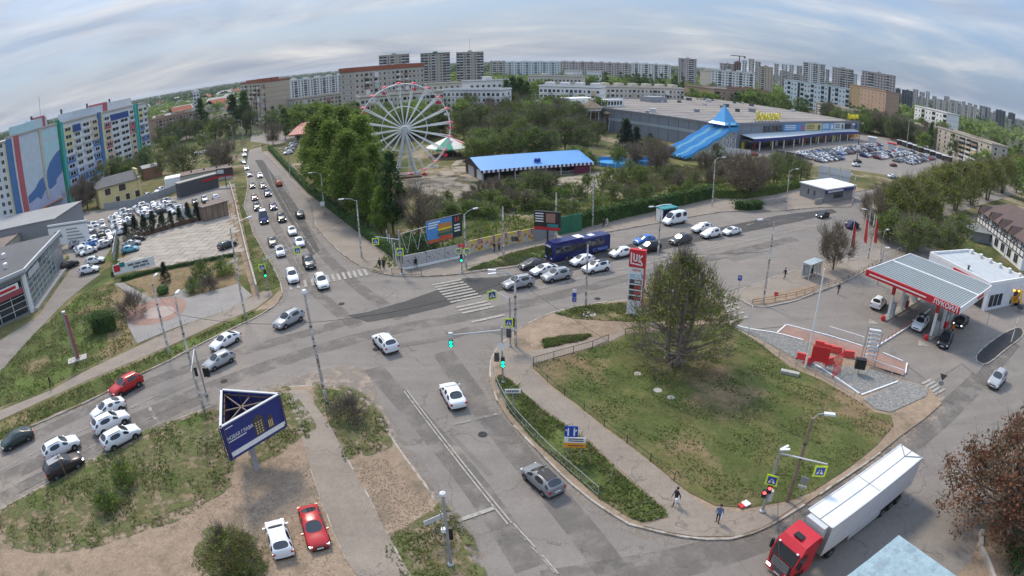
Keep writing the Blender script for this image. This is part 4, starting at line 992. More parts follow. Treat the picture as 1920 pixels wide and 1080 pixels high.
# ---- fairground pavilion with a blue roof
A = (-7.3, 153.8); B = (22.3, 165.3)
L = math.dist(A, B); pv = empty('pavilion', (*A, 0), math.atan2(B[1] - A[1], B[0] - A[0]), 'long open fairground pavilion under a bright blue roof with a striped valance', 'pavilion')
m_roofblue = M('blue_roof_sheet', (0.09, 0.27, 0.56), 0.45, ((0.08, 0.07), (0.8, 0.06)), 'obj', stripes=(0, 0.5, 0.25))
DP = 15
MB().box(0.5, DP - 0.4, 0, L - 0.5, DP, 3.4).box(0, 0.5, 0, 0.3, DP, 3.2).build('back_wall', P_('dark_plum', (0.06, 0.035, 0.04)), pv)
MB().box(0.3, 1, 0, L - 0.3, DP - 0.4, 0.25).build('floor', m_wood, pv)
MB().poly([(-0.8, -1, 3.2), (L + 0.8, -1, 3.2), (L + 0.8, DP * 0.55, 5.4), (-0.8, DP * 0.55, 5.4)]).poly([(L + 0.8, DP + 1, 3.3), (-0.8, DP + 1, 3.3), (-0.8, DP * 0.55, 5.4), (L + 0.8, DP * 0.55, 5.4)]).build('roof', m_roofblue, pv)
MB().poly([(-0.6, -0.8, 3.1), (-0.6, DP * 0.55, 5.2), (-0.6, DP + 0.8, 3.1)]).box(-0.7, DP - 3, 3.1, -0.5, DP + 0.8, 3.3).build('gable', m_darkwood, pv)
nst = 52
for i in range(nst):
  x = -0.8 + (L + 1.6) * i / nst
  MB().poly([(x, -1.03, 2.5), (x + (L + 1.6) / nst, -1.03, 2.5), (x + (L + 1.6) / nst, -1.03, 3.22), (x, -1.03, 3.22)]).build('valance_stripe', m_whitepaint if i % 2 else m_navy, pv)
for i in range(8): MB().box(L * i / 7 - 0.12, -0.3, 0, L * i / 7 + 0.12, 0, 3.3).build('post', m_palegrey, pv)
for i in range(7):
  x0, x1 = L * i / 7 + 0.15, L * (i + 1) / 7 - 0.15
  fr = MB().bar((x0, -0.15, 1.0), (x1, -0.15, 1.0), 0.08, 0.1).bar((x0, -0.15, 0.15), (x1, -0.15, 0.15), 0.08, 0.08)
  for j in range(9): fr.bar((x0 + (x1 - x0) * j / 8, -0.15, 0.1), (x0 + (x1 - x0) * j / 8, -0.15, 1.0), 0.05, 0.05)
  fr.build('railing', m_rust if i < 2 else m_palegrey, pv)
MB().box(L - 5, -0.4, 0, L - 0.1, 4, 3.2).build('ticket_booth', P_('plum_paint', (0.13, 0.02, 0.06)), pv)
for y0, y1, m in ((0.5, 4.5, m_whitepaint), (7, 12, m_palegrey)): MB().box(-0.12, y0, 0.2, -0.02, y1, 2.9).build('side_panel', m, pv)
MB().lathe([(0.5, 0), (0.5, 0.5), (0.3, 0.9)], 10).build('roof_cowl', m_blue, pv, (L * 0.5, 1.6, 4.0)); MB().lathe([(0.5, 0), (0.5, 0.5), (0.3, 0.9)], 10).build('roof_cowl', m_blue, pv, (L * 0.53, 1.6, 4.0))

# ---- shopping centre
A = Vector((85.8, 206)) ; A = Vector((79.0, 214.0)); B = Vector((199.0, 300.0)); U = (B - A).normalized(); N = Vector((-U.y, U.x))
L = (B - A).length
HM = 9.6; DM = 125
mall = empty('shopping_centre', (*A, 0), math.atan2(U.y, U.x), 'huge flat-roofed grey shopping centre with a blue canopy and yellow roof letters', 'shopping centre')
m_mallwall = M('blue_grey_cladding', (0.185, 0.205, 0.235), 0.6, ((0.05, 0.06), (0.6, 0.06)), 'obj', spec=0.3)
m_mallroof = M('felt_roof', (0.265, 0.235, 0.21), 0.95, ((0.03, 0.12), (0.2, 0.12)), 'obj', col2=(0.22, 0.2, 0.185), mix=(0.02, 0.45, 0.6), spec=0.1)
MB().box(0, 0, -0.3, L, DM, HM).build('wall', m_mallwall, mall)
MB().box(-0.2, -0.2, HM, L + 0.2, DM + 0.2, HM + 0.35).build('roof', m_mallroof, mall)
for a in ((-0.3, -0.3, L + 0.3, 0.1), (-0.3, 0.1, 0.1, DM)): MB().box(a[0], a[1], HM + 0.35, a[2], a[3], HM + 1.0).build('parapet', m_mallwall, mall)
MB().box(-0.15, 0, 5.2, 0, DM, 6.4).build('pale_band', W_('pale_cladding', (0.30, 0.335, 0.36)), mall)
for i in range(24): MB().box(-0.06, DM * i / 24, 0, 0, DM * i / 24 + 0.12, HM).build('cladding_joint', m_darkgrey, mall)
for i in range(20): MB().box(L * i / 20, -0.05, 4, L * i / 20 + 0.12, 0, HM).build('cladding_joint', m_darkgrey, mall)
for i in range(14): MB().box(0, 4 + DM * i / 14, HM + 0.35, L, 4.25 + DM * i / 14, HM + 0.4).build('roof_seam', w_dark, mall)
# canopy over the entrances
cp = MB()
xs = [14 + (L - 22) * i / 24 for i in range(25)]
yo = [-(5.0 + 2.0 * math.cos((x - 30) / 26.0)) for x in xs]
for i in range(24):
  cp.poly([(xs[i], yo[i], 5.2), (xs[i + 1], yo[i + 1], 5.2), (xs[i + 1], 0, 6.0), (xs[i], 0, 6.0)], 0)
  cp.poly([(xs[i], yo[i], 3.9), (xs[i + 1], yo[i + 1], 3.9), (xs[i + 1], yo[i + 1], 5.2), (xs[i], yo[i], 5.2)], 1)
  cp.poly([(xs[i], 0, 3.9), (xs[i + 1], 0, 3.9), (xs[i + 1], yo[i + 1], 3.9), (xs[i], yo[i], 3.9)], 2)
cp.build('canopy', [W_('canopy_top', (0.42, 0.46, 0.48)), m_navy, m_palegrey], mall)
for i in range(1, 24, 2): MB().lathe([(0.28, 0), (0.28, 4.0)], 8).build('canopy_column', m_whitepaint, mall, (xs[i], yo[i] + 0.5, 0))
MB().box(14, -0.15, 0, L - 8, 0, 3.9).build('shop_glazing', m_glass_dark, mall)
for i in range(26):
  x = 15 + (L - 24) * i / 26
  m = (m_yellow, m_wood, m_whitepaint, m_darkwood, m_red)[(i * 7) % 5]
  if i % 3 != 1: MB().box(x, -0.3, 0.1, x + (1.0 if i % 2 else 2.0), -0.16, 3.0).build('shop_front', m, mall)
MB().box(L - 13, -0.4, 0.8, L - 1, -0.2, 3.6).build('orange_front', m_orange, mall); MB().box(L - 14, -0.5, 0.3, L - 1, -0.3, 0.9).build('white_skirt', m_whitepaint, mall)
# posters on the facade
for x0, x1, m in ((50, 73, W_('poster_blue', (0.10, 0.26, 0.48))), (73, 92, W_('poster_yellow', (0.60, 0.50, 0.20))), (92, 109, W_('poster_sky', (0.18, 0.38, 0.60))), (109, 124, W_('poster_white', (0.60, 0.64, 0.63)))):
  o = MB().box(x0, -0.3, 6.2, x1, -0.05, 9.6).build('poster', m, mall)
  for k in range(3): MB().box(x0 + 1.5, -0.36, 7.0 + k * 0.8, x0 + (x1 - x0) * 0.55, -0.31, 7.35 + k * 0.8).build('poster_text', m_whitepaint if m.name != 'poster_white' and m.name != 'poster_yellow' else m_darkgrey, o)
  MB().lathe([(1.4, -0.03), (1.4, 0.03)], 12).build('poster_picture', (m_whitepaint, m_darkgrey, m_redlight, m_green)[int(x0) % 4], o).matrix_local = Matrix.Translation((x1 - 3, -0.34, 7.6)) @ Matrix.Rotation(PI / 2, 4, 'X')
for x0, x1 in ((32, 49), (125, 134)):
  o = MB().box(x0, -0.12, 6.3, x1, 0, 9.0).build('dark_window', m_glass_dark, mall)
  for k in range(1, 5): MB().box(x0 + (x1 - x0) * k / 5 - 0.1, -0.18, 6.3, x0 + (x1 - x0) * k / 5 + 0.1, -0.13, 9.0).build('mullion', m_grey, o)
MB().box(L - 6, -0.3, 6.3, L - 3, -0.05, 9.3).build('blue_emblem', m_blue, mall); MB().box(L - 11, -0.3, 8.3, L - 7, -0.05, 9.3).build('white_emblem', m_whitepaint, mall)
for x in (30, 133):
  fr = MB().bar((x, 3, HM + 0.8), (x + 22, 3, HM + 0.8), 0.15, 0.2)
  for k in range(8): fr.bar((x + k * 3, 3, HM + 0.3), (x + k * 3, 3, HM + 2.0), 0.12, 0.12); fr.bar((x + k * 3, 3, HM + 2), (x + k * 3, 5, HM + 0.4), 0.1, 0.1)
  fr.build('sign_frame', m_darkgrey, mall)
  lettering('Ярмарка', 5.2 if x < 100 else 4.2, m_yellow, mall, (x + 11, 2.6, HM + 3.2), sx=1.0, bold=0.06, depth=0.15, name='roof_letters')
for i in range(26):
  x = random.uniform(4, L - 6); y = random.uniform(10, DM - 6)
  s = random.uniform(0.7, 1.6)
  MB().box(-s, -s, 0, s, s, s * 1.1).box(-s * 1.1, -s * 1.1, s * 1.1, s * 1.1, s * 1.1, s * 1.3).build('roof_unit', random.choice((m_palegrey, m_grey, m_darkgrey)), mall, (x, y, HM + 0.35), random.random())
MB().box(0, 0, 0, 14, 8, 3).build('plant_room', m_grey, mall, (60, 88, HM + 0.35)); MB().box(0, 0, 0, 16, 9, 3.2).build('plant_room', m_whitepaint, mall, (2, 88, HM + 0.35)); MB().box(0, 0, 0, 20, 3, 3.6).build('plant_room', w_white, mall, (2, 72, HM + 0.35))
for k in range(9): MB().box(3 + k * 2, 71.9, HM + 1.2, 4.3 + k * 2, 72.0, HM + 3.0).build('plant_window', m_glass_dark, mall)
for x0, x1 in ((70, 92), (103, 122)): 
  o = MB().box(0, 0, 0, x1 - x0, 1.2, 0.9).build('planter', m_darkgrey); o.matrix_world = Matrix.Translation((A + U * x0 - N * 17).to_3d()) @ Matrix.Rotation(math.atan2(U.y, U.x), 4, 'Z')
  tag(o, 'long dark planter wall before the shopping centre, %s one' % ('nearer the slide tower' if x0 == 70 else 'nearer the orange shop front'), 'planter', 'planter walls before the shopping centre')

# ---- kiosk by the roadside
A = (82.5, 134.5); B = (95.7, 143.7)
A = (80.6, 134.8); B = (95.2, 143); L = math.dist(A, B)
ki = empty('kiosk', (*A, 0), math.atan2(B[1] - A[1], B[0] - A[0]), 'grey roadside kiosk with a blue and white fascia', 'kiosk')
MB().box(0, 0, -0.2, L, 8, 3.6).build('wall', m_grey, ki); MB().box(-0.3, -0.8, 3.6, L + 0.3, 8.3, 3.9).build('roof', m_whitepaint, ki)
MB().box(0, -0.75, 2.6, L, -0.5, 3.6).build('fascia', m_navy, ki)
for i in range(14): MB().box(0.5 + i * 0.62, -0.8, 2.85, 0.9 + i * 0.62, -0.76, 3.35).build('letter', m_whitepaint, ki)
for i in range(5): MB().box(L * 0.3 + i * 1.1, -0.06, 0.8, L * 0.3 + i * 1.1 + 0.95, 0, 2.3).build('window', m_glass_dark, ki)
[MB().box(-0.06, y, 1.2, 0, y + 0.5, 2.6).build('slot_window', m_darkgrey, ki) for y in (3, 5)]
# shopping centre's low pylon boards seen from behind
for p, n, rz, lb in (((86.6, 179.9), 3, R(-38), 'dark sign boards on a frame, seen from behind beside the car park'), ((90, 155.6), 3, R(-38), 'pale sign boards on a frame behind the roadside kiosk')):
  o = empty('hoarding', (*p, 0), rz, lb, 'sign boards')
  for k in range(n):
    MB().box(k * 3.4, 0, 2.2, k * 3.4 + 3.1, 0.25, 6.6).build('board', m_darkgrey if '1452' in lb or 'dark' in lb else m_palegrey, o)
    [MB().box(k * 3.4 + x, 0.05, 0, k * 3.4 + x + 0.2, 0.2, 2.2).build('leg', m_iron, o) for x in (0.3, 2.6)]
    MB().box(k * 3.4, -0.08, 4.3, k * 3.4 + 3.1, 0, 4.45).build('rail', m_steel, o)
  MB().box(-0.3, -1, 1.9, n * 3.4, -0.1, 2.1).build('catwalk', m_whitepaint, o)

# ---- red-roofed low building, far end of the road
A = (-97.7, 258.7); B = (-76.7, 264.1); L = math.dist(A, B)
rr = empty('low_red_roofed_building', (*A, 0), math.atan2(B[1] - A[1], B[0] - A[0]), 'low building with a wide red metal roof beside the tan apartment gable', 'building')
MB().box(0, 0, -0.3, L, 14, 4.2).build('wall', w_cream, rr); MB().poly([(-3, -2.5, 3.9), (L + 1, -2.5, 4.2), (L + 1, 14.5, 8.2), (2, 14.5, 7.8)]).box(-3, -2.5, 3.7, L + 1, -2.2, 4.1).build('roof', M('red_roof_sheet', (0.30, 0.06, 0.055), 0.5, ((0.1, 0.1), (1, 0.1)), 'obj', stripes=(0, 0.8, 0.3)), rr)
for i in range(10): MB().box(1 + i * L / 10, -0.08, 0.8, 1 + i * L / 10 + 1.6, 0, 3.0).build('window', m_glass_dark, rr)

# ---- half-timbered house on the right edge
A = Vector((118.9, 113.1)); B = Vector((106.4, 80.2)); L = (B - A).length
A2 = A; rz = math.atan2((B - A).y, (B - A).x)
ht = empty('half_timbered_house', (*A, 0), rz, 'white half-timbered house with a brown hipped roof', 'house')
L = 30.0
MB().box(0, 0, -0.3, L, 15, 6.4).build('wall', W_('white_render', (0.60, 0.62, 0.64)), ht)
m_tile = M('brown_tiles', (0.10, 0.066, 0.058), 0.8, ((0.4, 0.15), (4, 0.25)), 'obj', stripes=(1, 0.4, 0.3))
MB().poly([(-0.9, -0.9, 6.3), (L + 0.9, -0.9, 6.3), (L - 5, 7.5, 10.4), (6, 7.5, 10.4)]).poly([(L + 0.9, 15.9, 6.3), (-0.9, 15.9, 6.3), (6, 7.5, 10.4), (L - 5, 7.5, 10.4)]).poly([(-0.9, 15.9, 6.3), (-0.9, -0.9, 6.3), (6, 7.5, 10.4)]).poly([(L + 0.9, -0.9, 6.3), (L + 0.9, 15.9, 6.3), (L - 5, 7.5, 10.4)]).box(-0.9, -0.9, 6.1, L + 0.9, 15.9, 6.3).build('roof', m_tile, ht)
for x in (3.5, 10.5, 17, 23):
  MB().poly([(x - 1.5, -0.85, 6.4), (x + 1.5, -0.85, 6.4), (x, -0.85, 8.0)]).poly([(x - 1.7, -1.0, 6.35), (x, -1.0, 8.1), (x, 2.6, 8.1)]).poly([(x, -1.0, 8.1), (x + 1.7, -1.0, 6.35), (x, 2.6, 8.1)]).build('dormer', m_tile, ht)
MB().box(15, 9, 8.5, 16.4, 10.4, 11.4).build('chimney', w_brick, ht)
tm = MB()
for z in (3.0, 4.4, 6.0): MB().bar((0, -0.06, z), (L, -0.06, z), 0.1, 0.22).build('timber_rail', m_darkwood, ht)
for i in range(16): MB().bar((i * L / 15, -0.06, 2.95), (i * L / 15, -0.06, 6.1), 0.1, 0.2).build('timber_stud', m_darkwood, ht)
for i in range(15):
  x0, x1 = i * L / 15, (i + 1) * L / 15
  MB().bar((x0, -0.07, 4.4), (x1, -0.07, 6.0), 0.1, 0.14).bar((x1, -0.08, 4.4), (x0, -0.08, 6.0), 0.1, 0.14).build('timber_brace', m_darkwood, ht) if i % 3 != 1 else None
for i in range(7): o = inst('window', WIN, ht, (2.6 + i * 4.0, -0.02, 0.7), 0, (2.4, 2, 2.2))
MB().box(2, -6, -0.1, 11, -0.2, 2.5).prism([(1.6, -6.5), (11.4, -6.5), (11.4, -0.1), (1.6, -0.1)], 2.5, 2.75).build('porch', m_roofgrey, ht)

# ---- metal roof corner below the camera
RC = [(24.55, 21.28), (19.2, 19.0), (14, 16.9), (16, 8.5), (28.5, 13.2)]
rc = empty('outbuilding', (*RC[0], 0), 0, 'building corner with a pale blue metal roof at the bottom edge', 'building')
q = [(p[0] - RC[0][0], p[1] - RC[0][1]) for p in RC]
m_roofpale = M('pale_blue_roof_sheet', (0.27, 0.36, 0.39), 0.5, ((0.5, 0.12), (2.5, 0.15), (9, 0.12)), 'obj', col2=(0.22, 0.29, 0.31), mix=(1.2, 0.5, 0.6), spec=0.3)
cx = sum(p[0] for p in q) / 5; cy = sum(p[1] for p in q) / 5
MB().prism([((p[0] - cx) * 0.9 + cx, (p[1] - cy) * 0.9 + cy) for p in q], -0.3, 5.8).build('wall', w_concrete, rc)
MB().prism(q, 5.82, 6.0, 0, bottom=True).build('roof', m_roofpale, rc)
MB().lathe([(0.42, 0), (0.42, 0.25), (0.3, 0.35)], 14).build('roof_cowl', m_palegrey, rc, (-1.2, -4.6, 6.0))

# ---------------------------------------------------------------- apartment blocks of the town beyond
GB = 'apartment blocks of the town beyond the fairground'
def ab(A, B, d, h, w, lb, *a, **k): return panel_block('apartment_block', A, B, d, h, w, lb, 'apartment block', GB, *a, **k)
# tan nine-storey gable with its long balcony side
A = (-151.6, 354.1); B = (-138.1, 363.7)
ab(A, B, 92, 28.6, w_beige, 'nine-storey tan block with a blank brick gable at the far end of the road', 9, '', 'WBWBBWWBWBBWBWWB', '', w_roofred, houses=3)
ab((-235.9, 406.5), (-231.5, 409.1), 26, 27.5, w_white, 'narrow white end of the nine-storey row behind dark poplars', 9, 'WW', 'WBW', '', houses=1)
ab((-234.9, 348.2), (-220.2, 380.9), 13, 14.5, w_tan, 'brownish five-storey block beyond the painted apartment block', 5, 'WBWWBWWBWWBW', houses=2)
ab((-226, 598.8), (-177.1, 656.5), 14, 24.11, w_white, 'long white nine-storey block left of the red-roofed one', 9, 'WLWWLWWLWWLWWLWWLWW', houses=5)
ab((-132.6, 356.1), (-104.8, 386), 12, 15, w_grey, 'low grey five-storey block half hidden by trees beside the tan gable', 5, 'WWBWWBWWBWWBWW', houses=0)
ab((-83.2, 319.3), (-51.4, 364.4), 13, 29.39, w_grey, 'grey nine-storey block with a rust-red roof band behind the ferris wheel', 9, 'WWBWBNWNWBWBWWNW', 'NN', '', w_roofred, houses=2, parapet=2.4)
for (xa, xb, yt, rf, lb) in (((-127.1, 586.4), (-97.7, 592), 104, None, 'left of the three grey towers, half hidden by the rust-red roof'), ((-88.2, 603.6), (-59, 607.1), 101, m_green, 'middle of the three grey towers, with a green roof house'), ((-53.4, 617.7), (-25.8, 619.5), 99, None, 'right of the three grey towers, with an antenna on its roof')):
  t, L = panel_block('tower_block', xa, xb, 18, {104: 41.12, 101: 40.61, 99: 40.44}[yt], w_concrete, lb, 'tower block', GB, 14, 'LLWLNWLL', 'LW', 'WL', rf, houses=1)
  if yt == 99: MB().tube([(L / 2, 9, 40), (L / 2, 9, 56)], 0.18, 5).build('antenna', m_steel, t)
# five-storey rows
ab((-71, 281.2), (-32.6, 298.2), 12, 16.65, w_cream, 'pale five-storey block straight behind the top of the ferris wheel', 5, 'WWBWWBWNWBWWBWWBWW', houses=0)
ab((-35.1, 316.1), (-4.6, 300), 12, 16.3, w_white, 'white-panelled five-storey block right of the ferris wheel', 5, 'WWNWWBWWNWBWW', '', 'WW', houses=0)
ab((-57.1, 416.1), (-11.3, 429.9), 12, 16.13, w_cream, 'long cream building with a dark roof edge above the white five-storey block', 4, 'WWWWWWWWWWWW', houses=0)
ab((-23.8, 359.2), (2.3, 370), 14, 19.1, w_white, 'bright white flat-roofed building left of the tall poplars', 4, 'WWWWWWWW', houses=1, parapet=0.4)
ab((16.2, 329.6), (47.8, 316.4), 12, 16.81, w_white, 'five-storey white block behind the thatched tower of the fairground', 5, 'WWBWWNWBWWNWBW', '', '', houses=4)
ab((53.2, 345.9), (108.4, 364.2), 12, 16.07, w_cream, 'long five-storey block with many roof hatches behind the shopping centre', 5, 'WWBWWNWBWWNWBWWBWNWB', '', 'WW', houses=6)
panel_block('school_building', (14.5, 469.8), (54.6, 456.8), 16, 18.58, w_cream, 'four-storey cream school-like building beyond the five-storey row', 'building', GB, 4, 'WWWWWWWWWWWWWW', houses=2)
ab((134.4, 450.4), (146.3, 414.9), 44, 15.43, w_tan, 'four-storey tan brick block with a blank gable behind the shopping centre roof', 4, 'bbWbbb', '', 'BWWBWWB', houses=0)
ab((165.7, 439.8), (182.1, 411.5), 13, 16.73, w_brick, 'low brick block with red and white balconies behind the shopping centre', 4, 'BWBWBWBW', houses=1)
# far rows
for i, (xa, xb, h, w_, fr, fl, lb) in enumerate((
  ((-28.8, 899.5), (-5.1, 900), 28.54, w_grey, 'WLWLW', 9, 'far grey block next to the antenna tower'),
  ((-5.3, 940), (78.6, 936.7), 27.75, w_cyan, 'WLWWLWWLWWLWWLWWLWW', 9, 'very long pale blue nine-storey block on the horizon'),
  ((82, 976.6), (140, 969.9), 28.12, w_pink, 'WLWWLWWLWWLW', 9, 'far pinkish nine-storey block right of the long pale blue one'),
  ((138.9, 949.9), (190.4, 940.9), 28.06, w_pink, 'WLWWLWWLWWLW', 9, 'far pinkish block above the dark tree belt'),
  ((180, 881.8), (237.1, 868.2), 29.17, w_white, 'WLWWLWWLWWLW', 9, 'far white block left of the brown tower with balconies'),
  ((58, 637.4), (77, 635.4), 19.58, w_white, 'WWWWWW', 3, 'small white low building in front of the far pinkish row, left one'),
  ((81.5, 634.8), (97.1, 632.6), 19.5, w_white, 'WWWWW', 3, 'small white low building in front of the far pinkish row, right one'),
  ((223.2, 684.5), (229.3, 661.4), 26.44, w_grey, 'bb', 9, 'blank grey gable of the white block beside the brown tower'),
  ((229.3, 661.4), (270.8, 634.6), 28.09, w_white, 'WWLWWLWWLWWL', 9, 'long white nine-storey block below the construction tower'))):
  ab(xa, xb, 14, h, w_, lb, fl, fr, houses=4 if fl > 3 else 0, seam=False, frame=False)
for (xa, xb, d_, h, w_, fr, lf, rt, fl, lb) in (
  ((225.8, 788.3), (249.4, 781.2), 20, 39.82, w_pink, 'NLNNLLN', 'LW', '', 14, 'brown tower block with stacked dark balconies left of the crane'),
  ((340.2, 940.4), (364.2, 931.3), 22, 38.67, w_pink, 'WLLW', '', '', 16, 'pinkish stepped tower beside the building site'),
  ((355.3, 913.3), (365.9, 909.1), 14, 42.74, w_brick, 'SSS', '', '', 16, 'dark unfinished tower under the crane'),
  ((304.4, 696.4), (321.2, 688.8), 20, 37.83, w_beige, 'NLNNN', '', 'LWL', 14, 'beige tower block with a dark balcony stack right of the crane'),
  ((475.6, 991.9), (494.1, 982.8), 20, 36.71, w_pink, 'WLLW', '', '', 14, 'pinkish distant tower left of the white tall tower'),
  ((471.6, 938.1), (490.9, 928.2), 20, 33.18, w_grey, 'WLLW', '', '', 10, 'grey distant block left of the white tall tower'),
  ((411.6, 777.8), (439.9, 762.1), 24, 52.42, w_white, 'LLWWLLWLL', '', '', 18, 'tall white tower with rows of dark balconies'),
  ((398, 670.8), (421.9, 656), 24, 48.23, w_pink, 'WWWLLWLL', '', '', 16, 'pinkish tower between the tall white tower and the wide one'),
  ((375.9, 566.7), (407.9, 544.1), 26, 46.93, w_pink, 'WWLLWWWWLWW', '', '', 15, 'wide pinkish tower with a stepped roof'),
  ((720.4, 959.7), (729.1, 953.1), 18, 35.23, w_dark, 'SS', '', '', 16, 'narrow dark distant tower'),
  ((700.6, 911.9), (717.9, 898.4), 22, 35.18, w_dark, 'SSSS', '', '', 14, 'broad dark distant tower'),
  ((852.7, 981.3), (892.8, 945), 24, 30.54, w_cream, 'WLWLWLWL', '', '', 14, 'cream stepped tower group on the right horizon'),
  ((894.8, 943), (919.2, 919.3), 24, 30.56, w_cream, 'WLWLW', '', '', 12, 'cream block right of the stepped tower group'),
  ((994.5, 985.4), (1013.8, 965.5), 24, 36.04, w_grey, 'SLSL', '', '', 16, 'grey block with a blue top near the right horizon'),
  ((1059.2, 990.3), (1075.9, 972), 24, 36.33, w_dark, 'SSS', '', '', 20, 'left of the twin dark towers at the right edge'),
  ((1080.4, 967), (1092.4, 953.4), 24, 36.25, w_dark, 'SS', '', '', 20, 'right of the twin dark towers at the right edge')):
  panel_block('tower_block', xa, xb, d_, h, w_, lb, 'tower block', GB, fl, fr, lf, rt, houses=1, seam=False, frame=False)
# the farthest towers of the centre, a few pixels wide each
rs = random.Random(21)
for i, (a, b, h) in enumerate((((525.7, 1297.5), (534.9, 1293.8), 52.72), ((597.3, 1430.3), (610, 1424.9), 60.68), ((494, 1148.2), (504.2, 1143.8), 50.92), ((657.9, 1403.4), (667.9, 1398.7), 55.26), ((740.8, 1530.1), (754.4, 1523.4), 58.4), ((760, 1520.7), (770.8, 1515.2), 59.36), ((641.5, 1244.4), (652.6, 1238.6), 54.16), ((626, 1081.9), (632.8, 1078), 51.84), ((757.4, 1177.4), (764.8, 1172.6), 53.69), ((855.1, 1292.8), (865.6, 1285.8), 54.9), ((1061.3, 1328), (1073.4, 1318.3), 43.89), ((1076, 1316.1), (1088, 1306.3), 39.98), ((898.1, 1074), (905, 1068.2), 42.51), ((812.5, 949.9), (819.4, 943.9), 34.42), ((1031.4, 1157), (1042, 1147.5), 40.85), ((1043.3, 1146.3), (1053.7, 1136.7), 34.76), ((1055, 1135.5), (1065.4, 1125.8), 35.22), ((963.4, 1015.8), (969.9, 1009.6), 36.53), ((1078.3, 1113.5), (1086.5, 1105.5), 36.28), ((1089.7, 1102.3), (1096.8, 1095.2), 35.61), ((994.5, 985.3), (1002.7, 977), 31.24), ((1112.4, 1079.3), (1122.4, 1069), 25.51), ((1232.3, 1171.1), (1239.9, 1163.1), 22.97), ((1236.8, 1166.3), (1244.4, 1158.3), 31.27), ((1141.7, 1048.3), (1151.4, 1037.7), 25.53), ((932, 833), (937.4, 826.9), 22.21), ((1282.6, 1115.8), (1291.9, 1105), 23.61))):
  w_ = (w_white, w_cream, w_pink, w_grey)[i % 4]
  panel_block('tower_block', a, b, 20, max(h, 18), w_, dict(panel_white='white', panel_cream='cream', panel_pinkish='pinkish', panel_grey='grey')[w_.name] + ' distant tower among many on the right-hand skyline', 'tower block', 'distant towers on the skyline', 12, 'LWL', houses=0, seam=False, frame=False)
# crane
c0 = (363.3, 910.2); zc = 53.53
cr = empty('tower_crane', (*c0, 0), R(-20), 'thin tower crane over the unfinished dark tower', 'crane')
MB().bar((0, 0, 0), (0, 0, zc), 1.6, 1.6).build('mast', m_darkgrey, cr); MB().bar((-14, 0, zc), (10, 0, zc), 1.2, 1.2).build('jib', m_darkgrey, cr); MB().box(7, -1, zc - 3, 10, 1, zc).build('counterweight', m_darkgrey, cr)
# mid-distance blocks on the right
ab((281.6, 574.7), (321.7, 506.4), 13, 25.61, w_cyan, 'pale blue five-storey block in front of the towers', 5, 'WLWWSLWWLWWLWSWLWWL', houses=0, seam=False)
ab((321.8, 506.4), (325.5, 492.1), 30, 30.08, w_ochre, 'ochre gable with four rows of windows beside the wide tower', 7, 'NNN', '', '', houses=0)
ab((325.5, 492.1), (317.5, 436.8), 14, 29.03, w_tan, 'tan block with rows of windows in front of the wide tower', 7, 'WNWWNWW', '', '', houses=0)
ab((326.5, 404.7), (321.8, 356.1), 13, 21.87, w_white, 'white five-storey block with dark roof edge right of the dark towers', 5, 'WWLWWLWWL', houses=0)
ab((253.7, 453.9), (257.6, 393.1), 12, 10.98, w_concrete, 'shabby five-storey block behind the car park trees, left part', 5, 'WBWWBWWBWWB', houses=0)
ab((255.3, 376.6), (254.5, 295.6), 12, 12.21, w_concrete, 'shabby five-storey block behind the car park trees, middle part', 5, 'WBWWBWWBWWBWBWWB', houses=0)
ab((251, 285.3), (240.8, 225.7), 12, 14.49, w_concrete, 'grey five-storey block with white balconies at the right end of the car park', 5, 'WWWWBBBWW', '', 'WW', houses=0)
# low houses far out, each too small to show more than its wall and roof
hm = [MB().box(-6, -4, -0.3, 6, 4, 4, 0).poly([(-6.5, -4.5, 4), (6.5, -4.5, 4), (6.5, 0, 6.5), (-6.5, 0, 6.5)], 1).poly([(6.5, 4.5, 4), (-6.5, 4.5, 4), (-6.5, 0, 6.5), (6.5, 0, 6.5)], 1).mesh('house', [w_, r_]) for w_, r_ in ((w_white, w_grey), (w_cream, w_roofred), (w_grey, m_roofgrey), (w_white, m_roofgrey))]
rs = random.Random(4)
for i in range(130):
  a = R(rs.uniform(-44, -18)) if i < 90 else R(rs.uniform(-18, 45)); d = rs.uniform(620, 1900) if i < 90 else rs.uniform(1300, 2600)
  o = inst('house', hm[i % 4], None, (math.sin(a) * d, math.cos(a) * d), rs.uniform(0, PI), rs.uniform(0.8, 2.2))
  tag(o, 'tiny low house among trees near the %s horizon' % ('left' if i < 90 else 'far'), 'house', 'low houses near the %s horizon' % ('left' if i < 90 else 'far'))

# ---------------------------------------------------------------- the air between here and the horizon
hz = MB().box(-10500, -3800, -1.4, 10500, 12900, 72)
m_haze = bpy.data.materials.new('haze_air'); m_haze.use_nodes = True; hn = m_haze.node_tree; hn.nodes.clear()
pv_ = hn.nodes.new('ShaderNodeVolumePrincipled'); pv_.inputs['Density'].default_value = 0.00006; pv_.inputs['Color'].default_value = (0.84, 0.89, 0.96, 1)
ho = hn.nodes.new('ShaderNodeOutputMaterial'); hn.links.new(pv_.outputs[0], ho.inputs['Volume'])
hz.build('haze', m_haze)['kind'] = 'stuff'

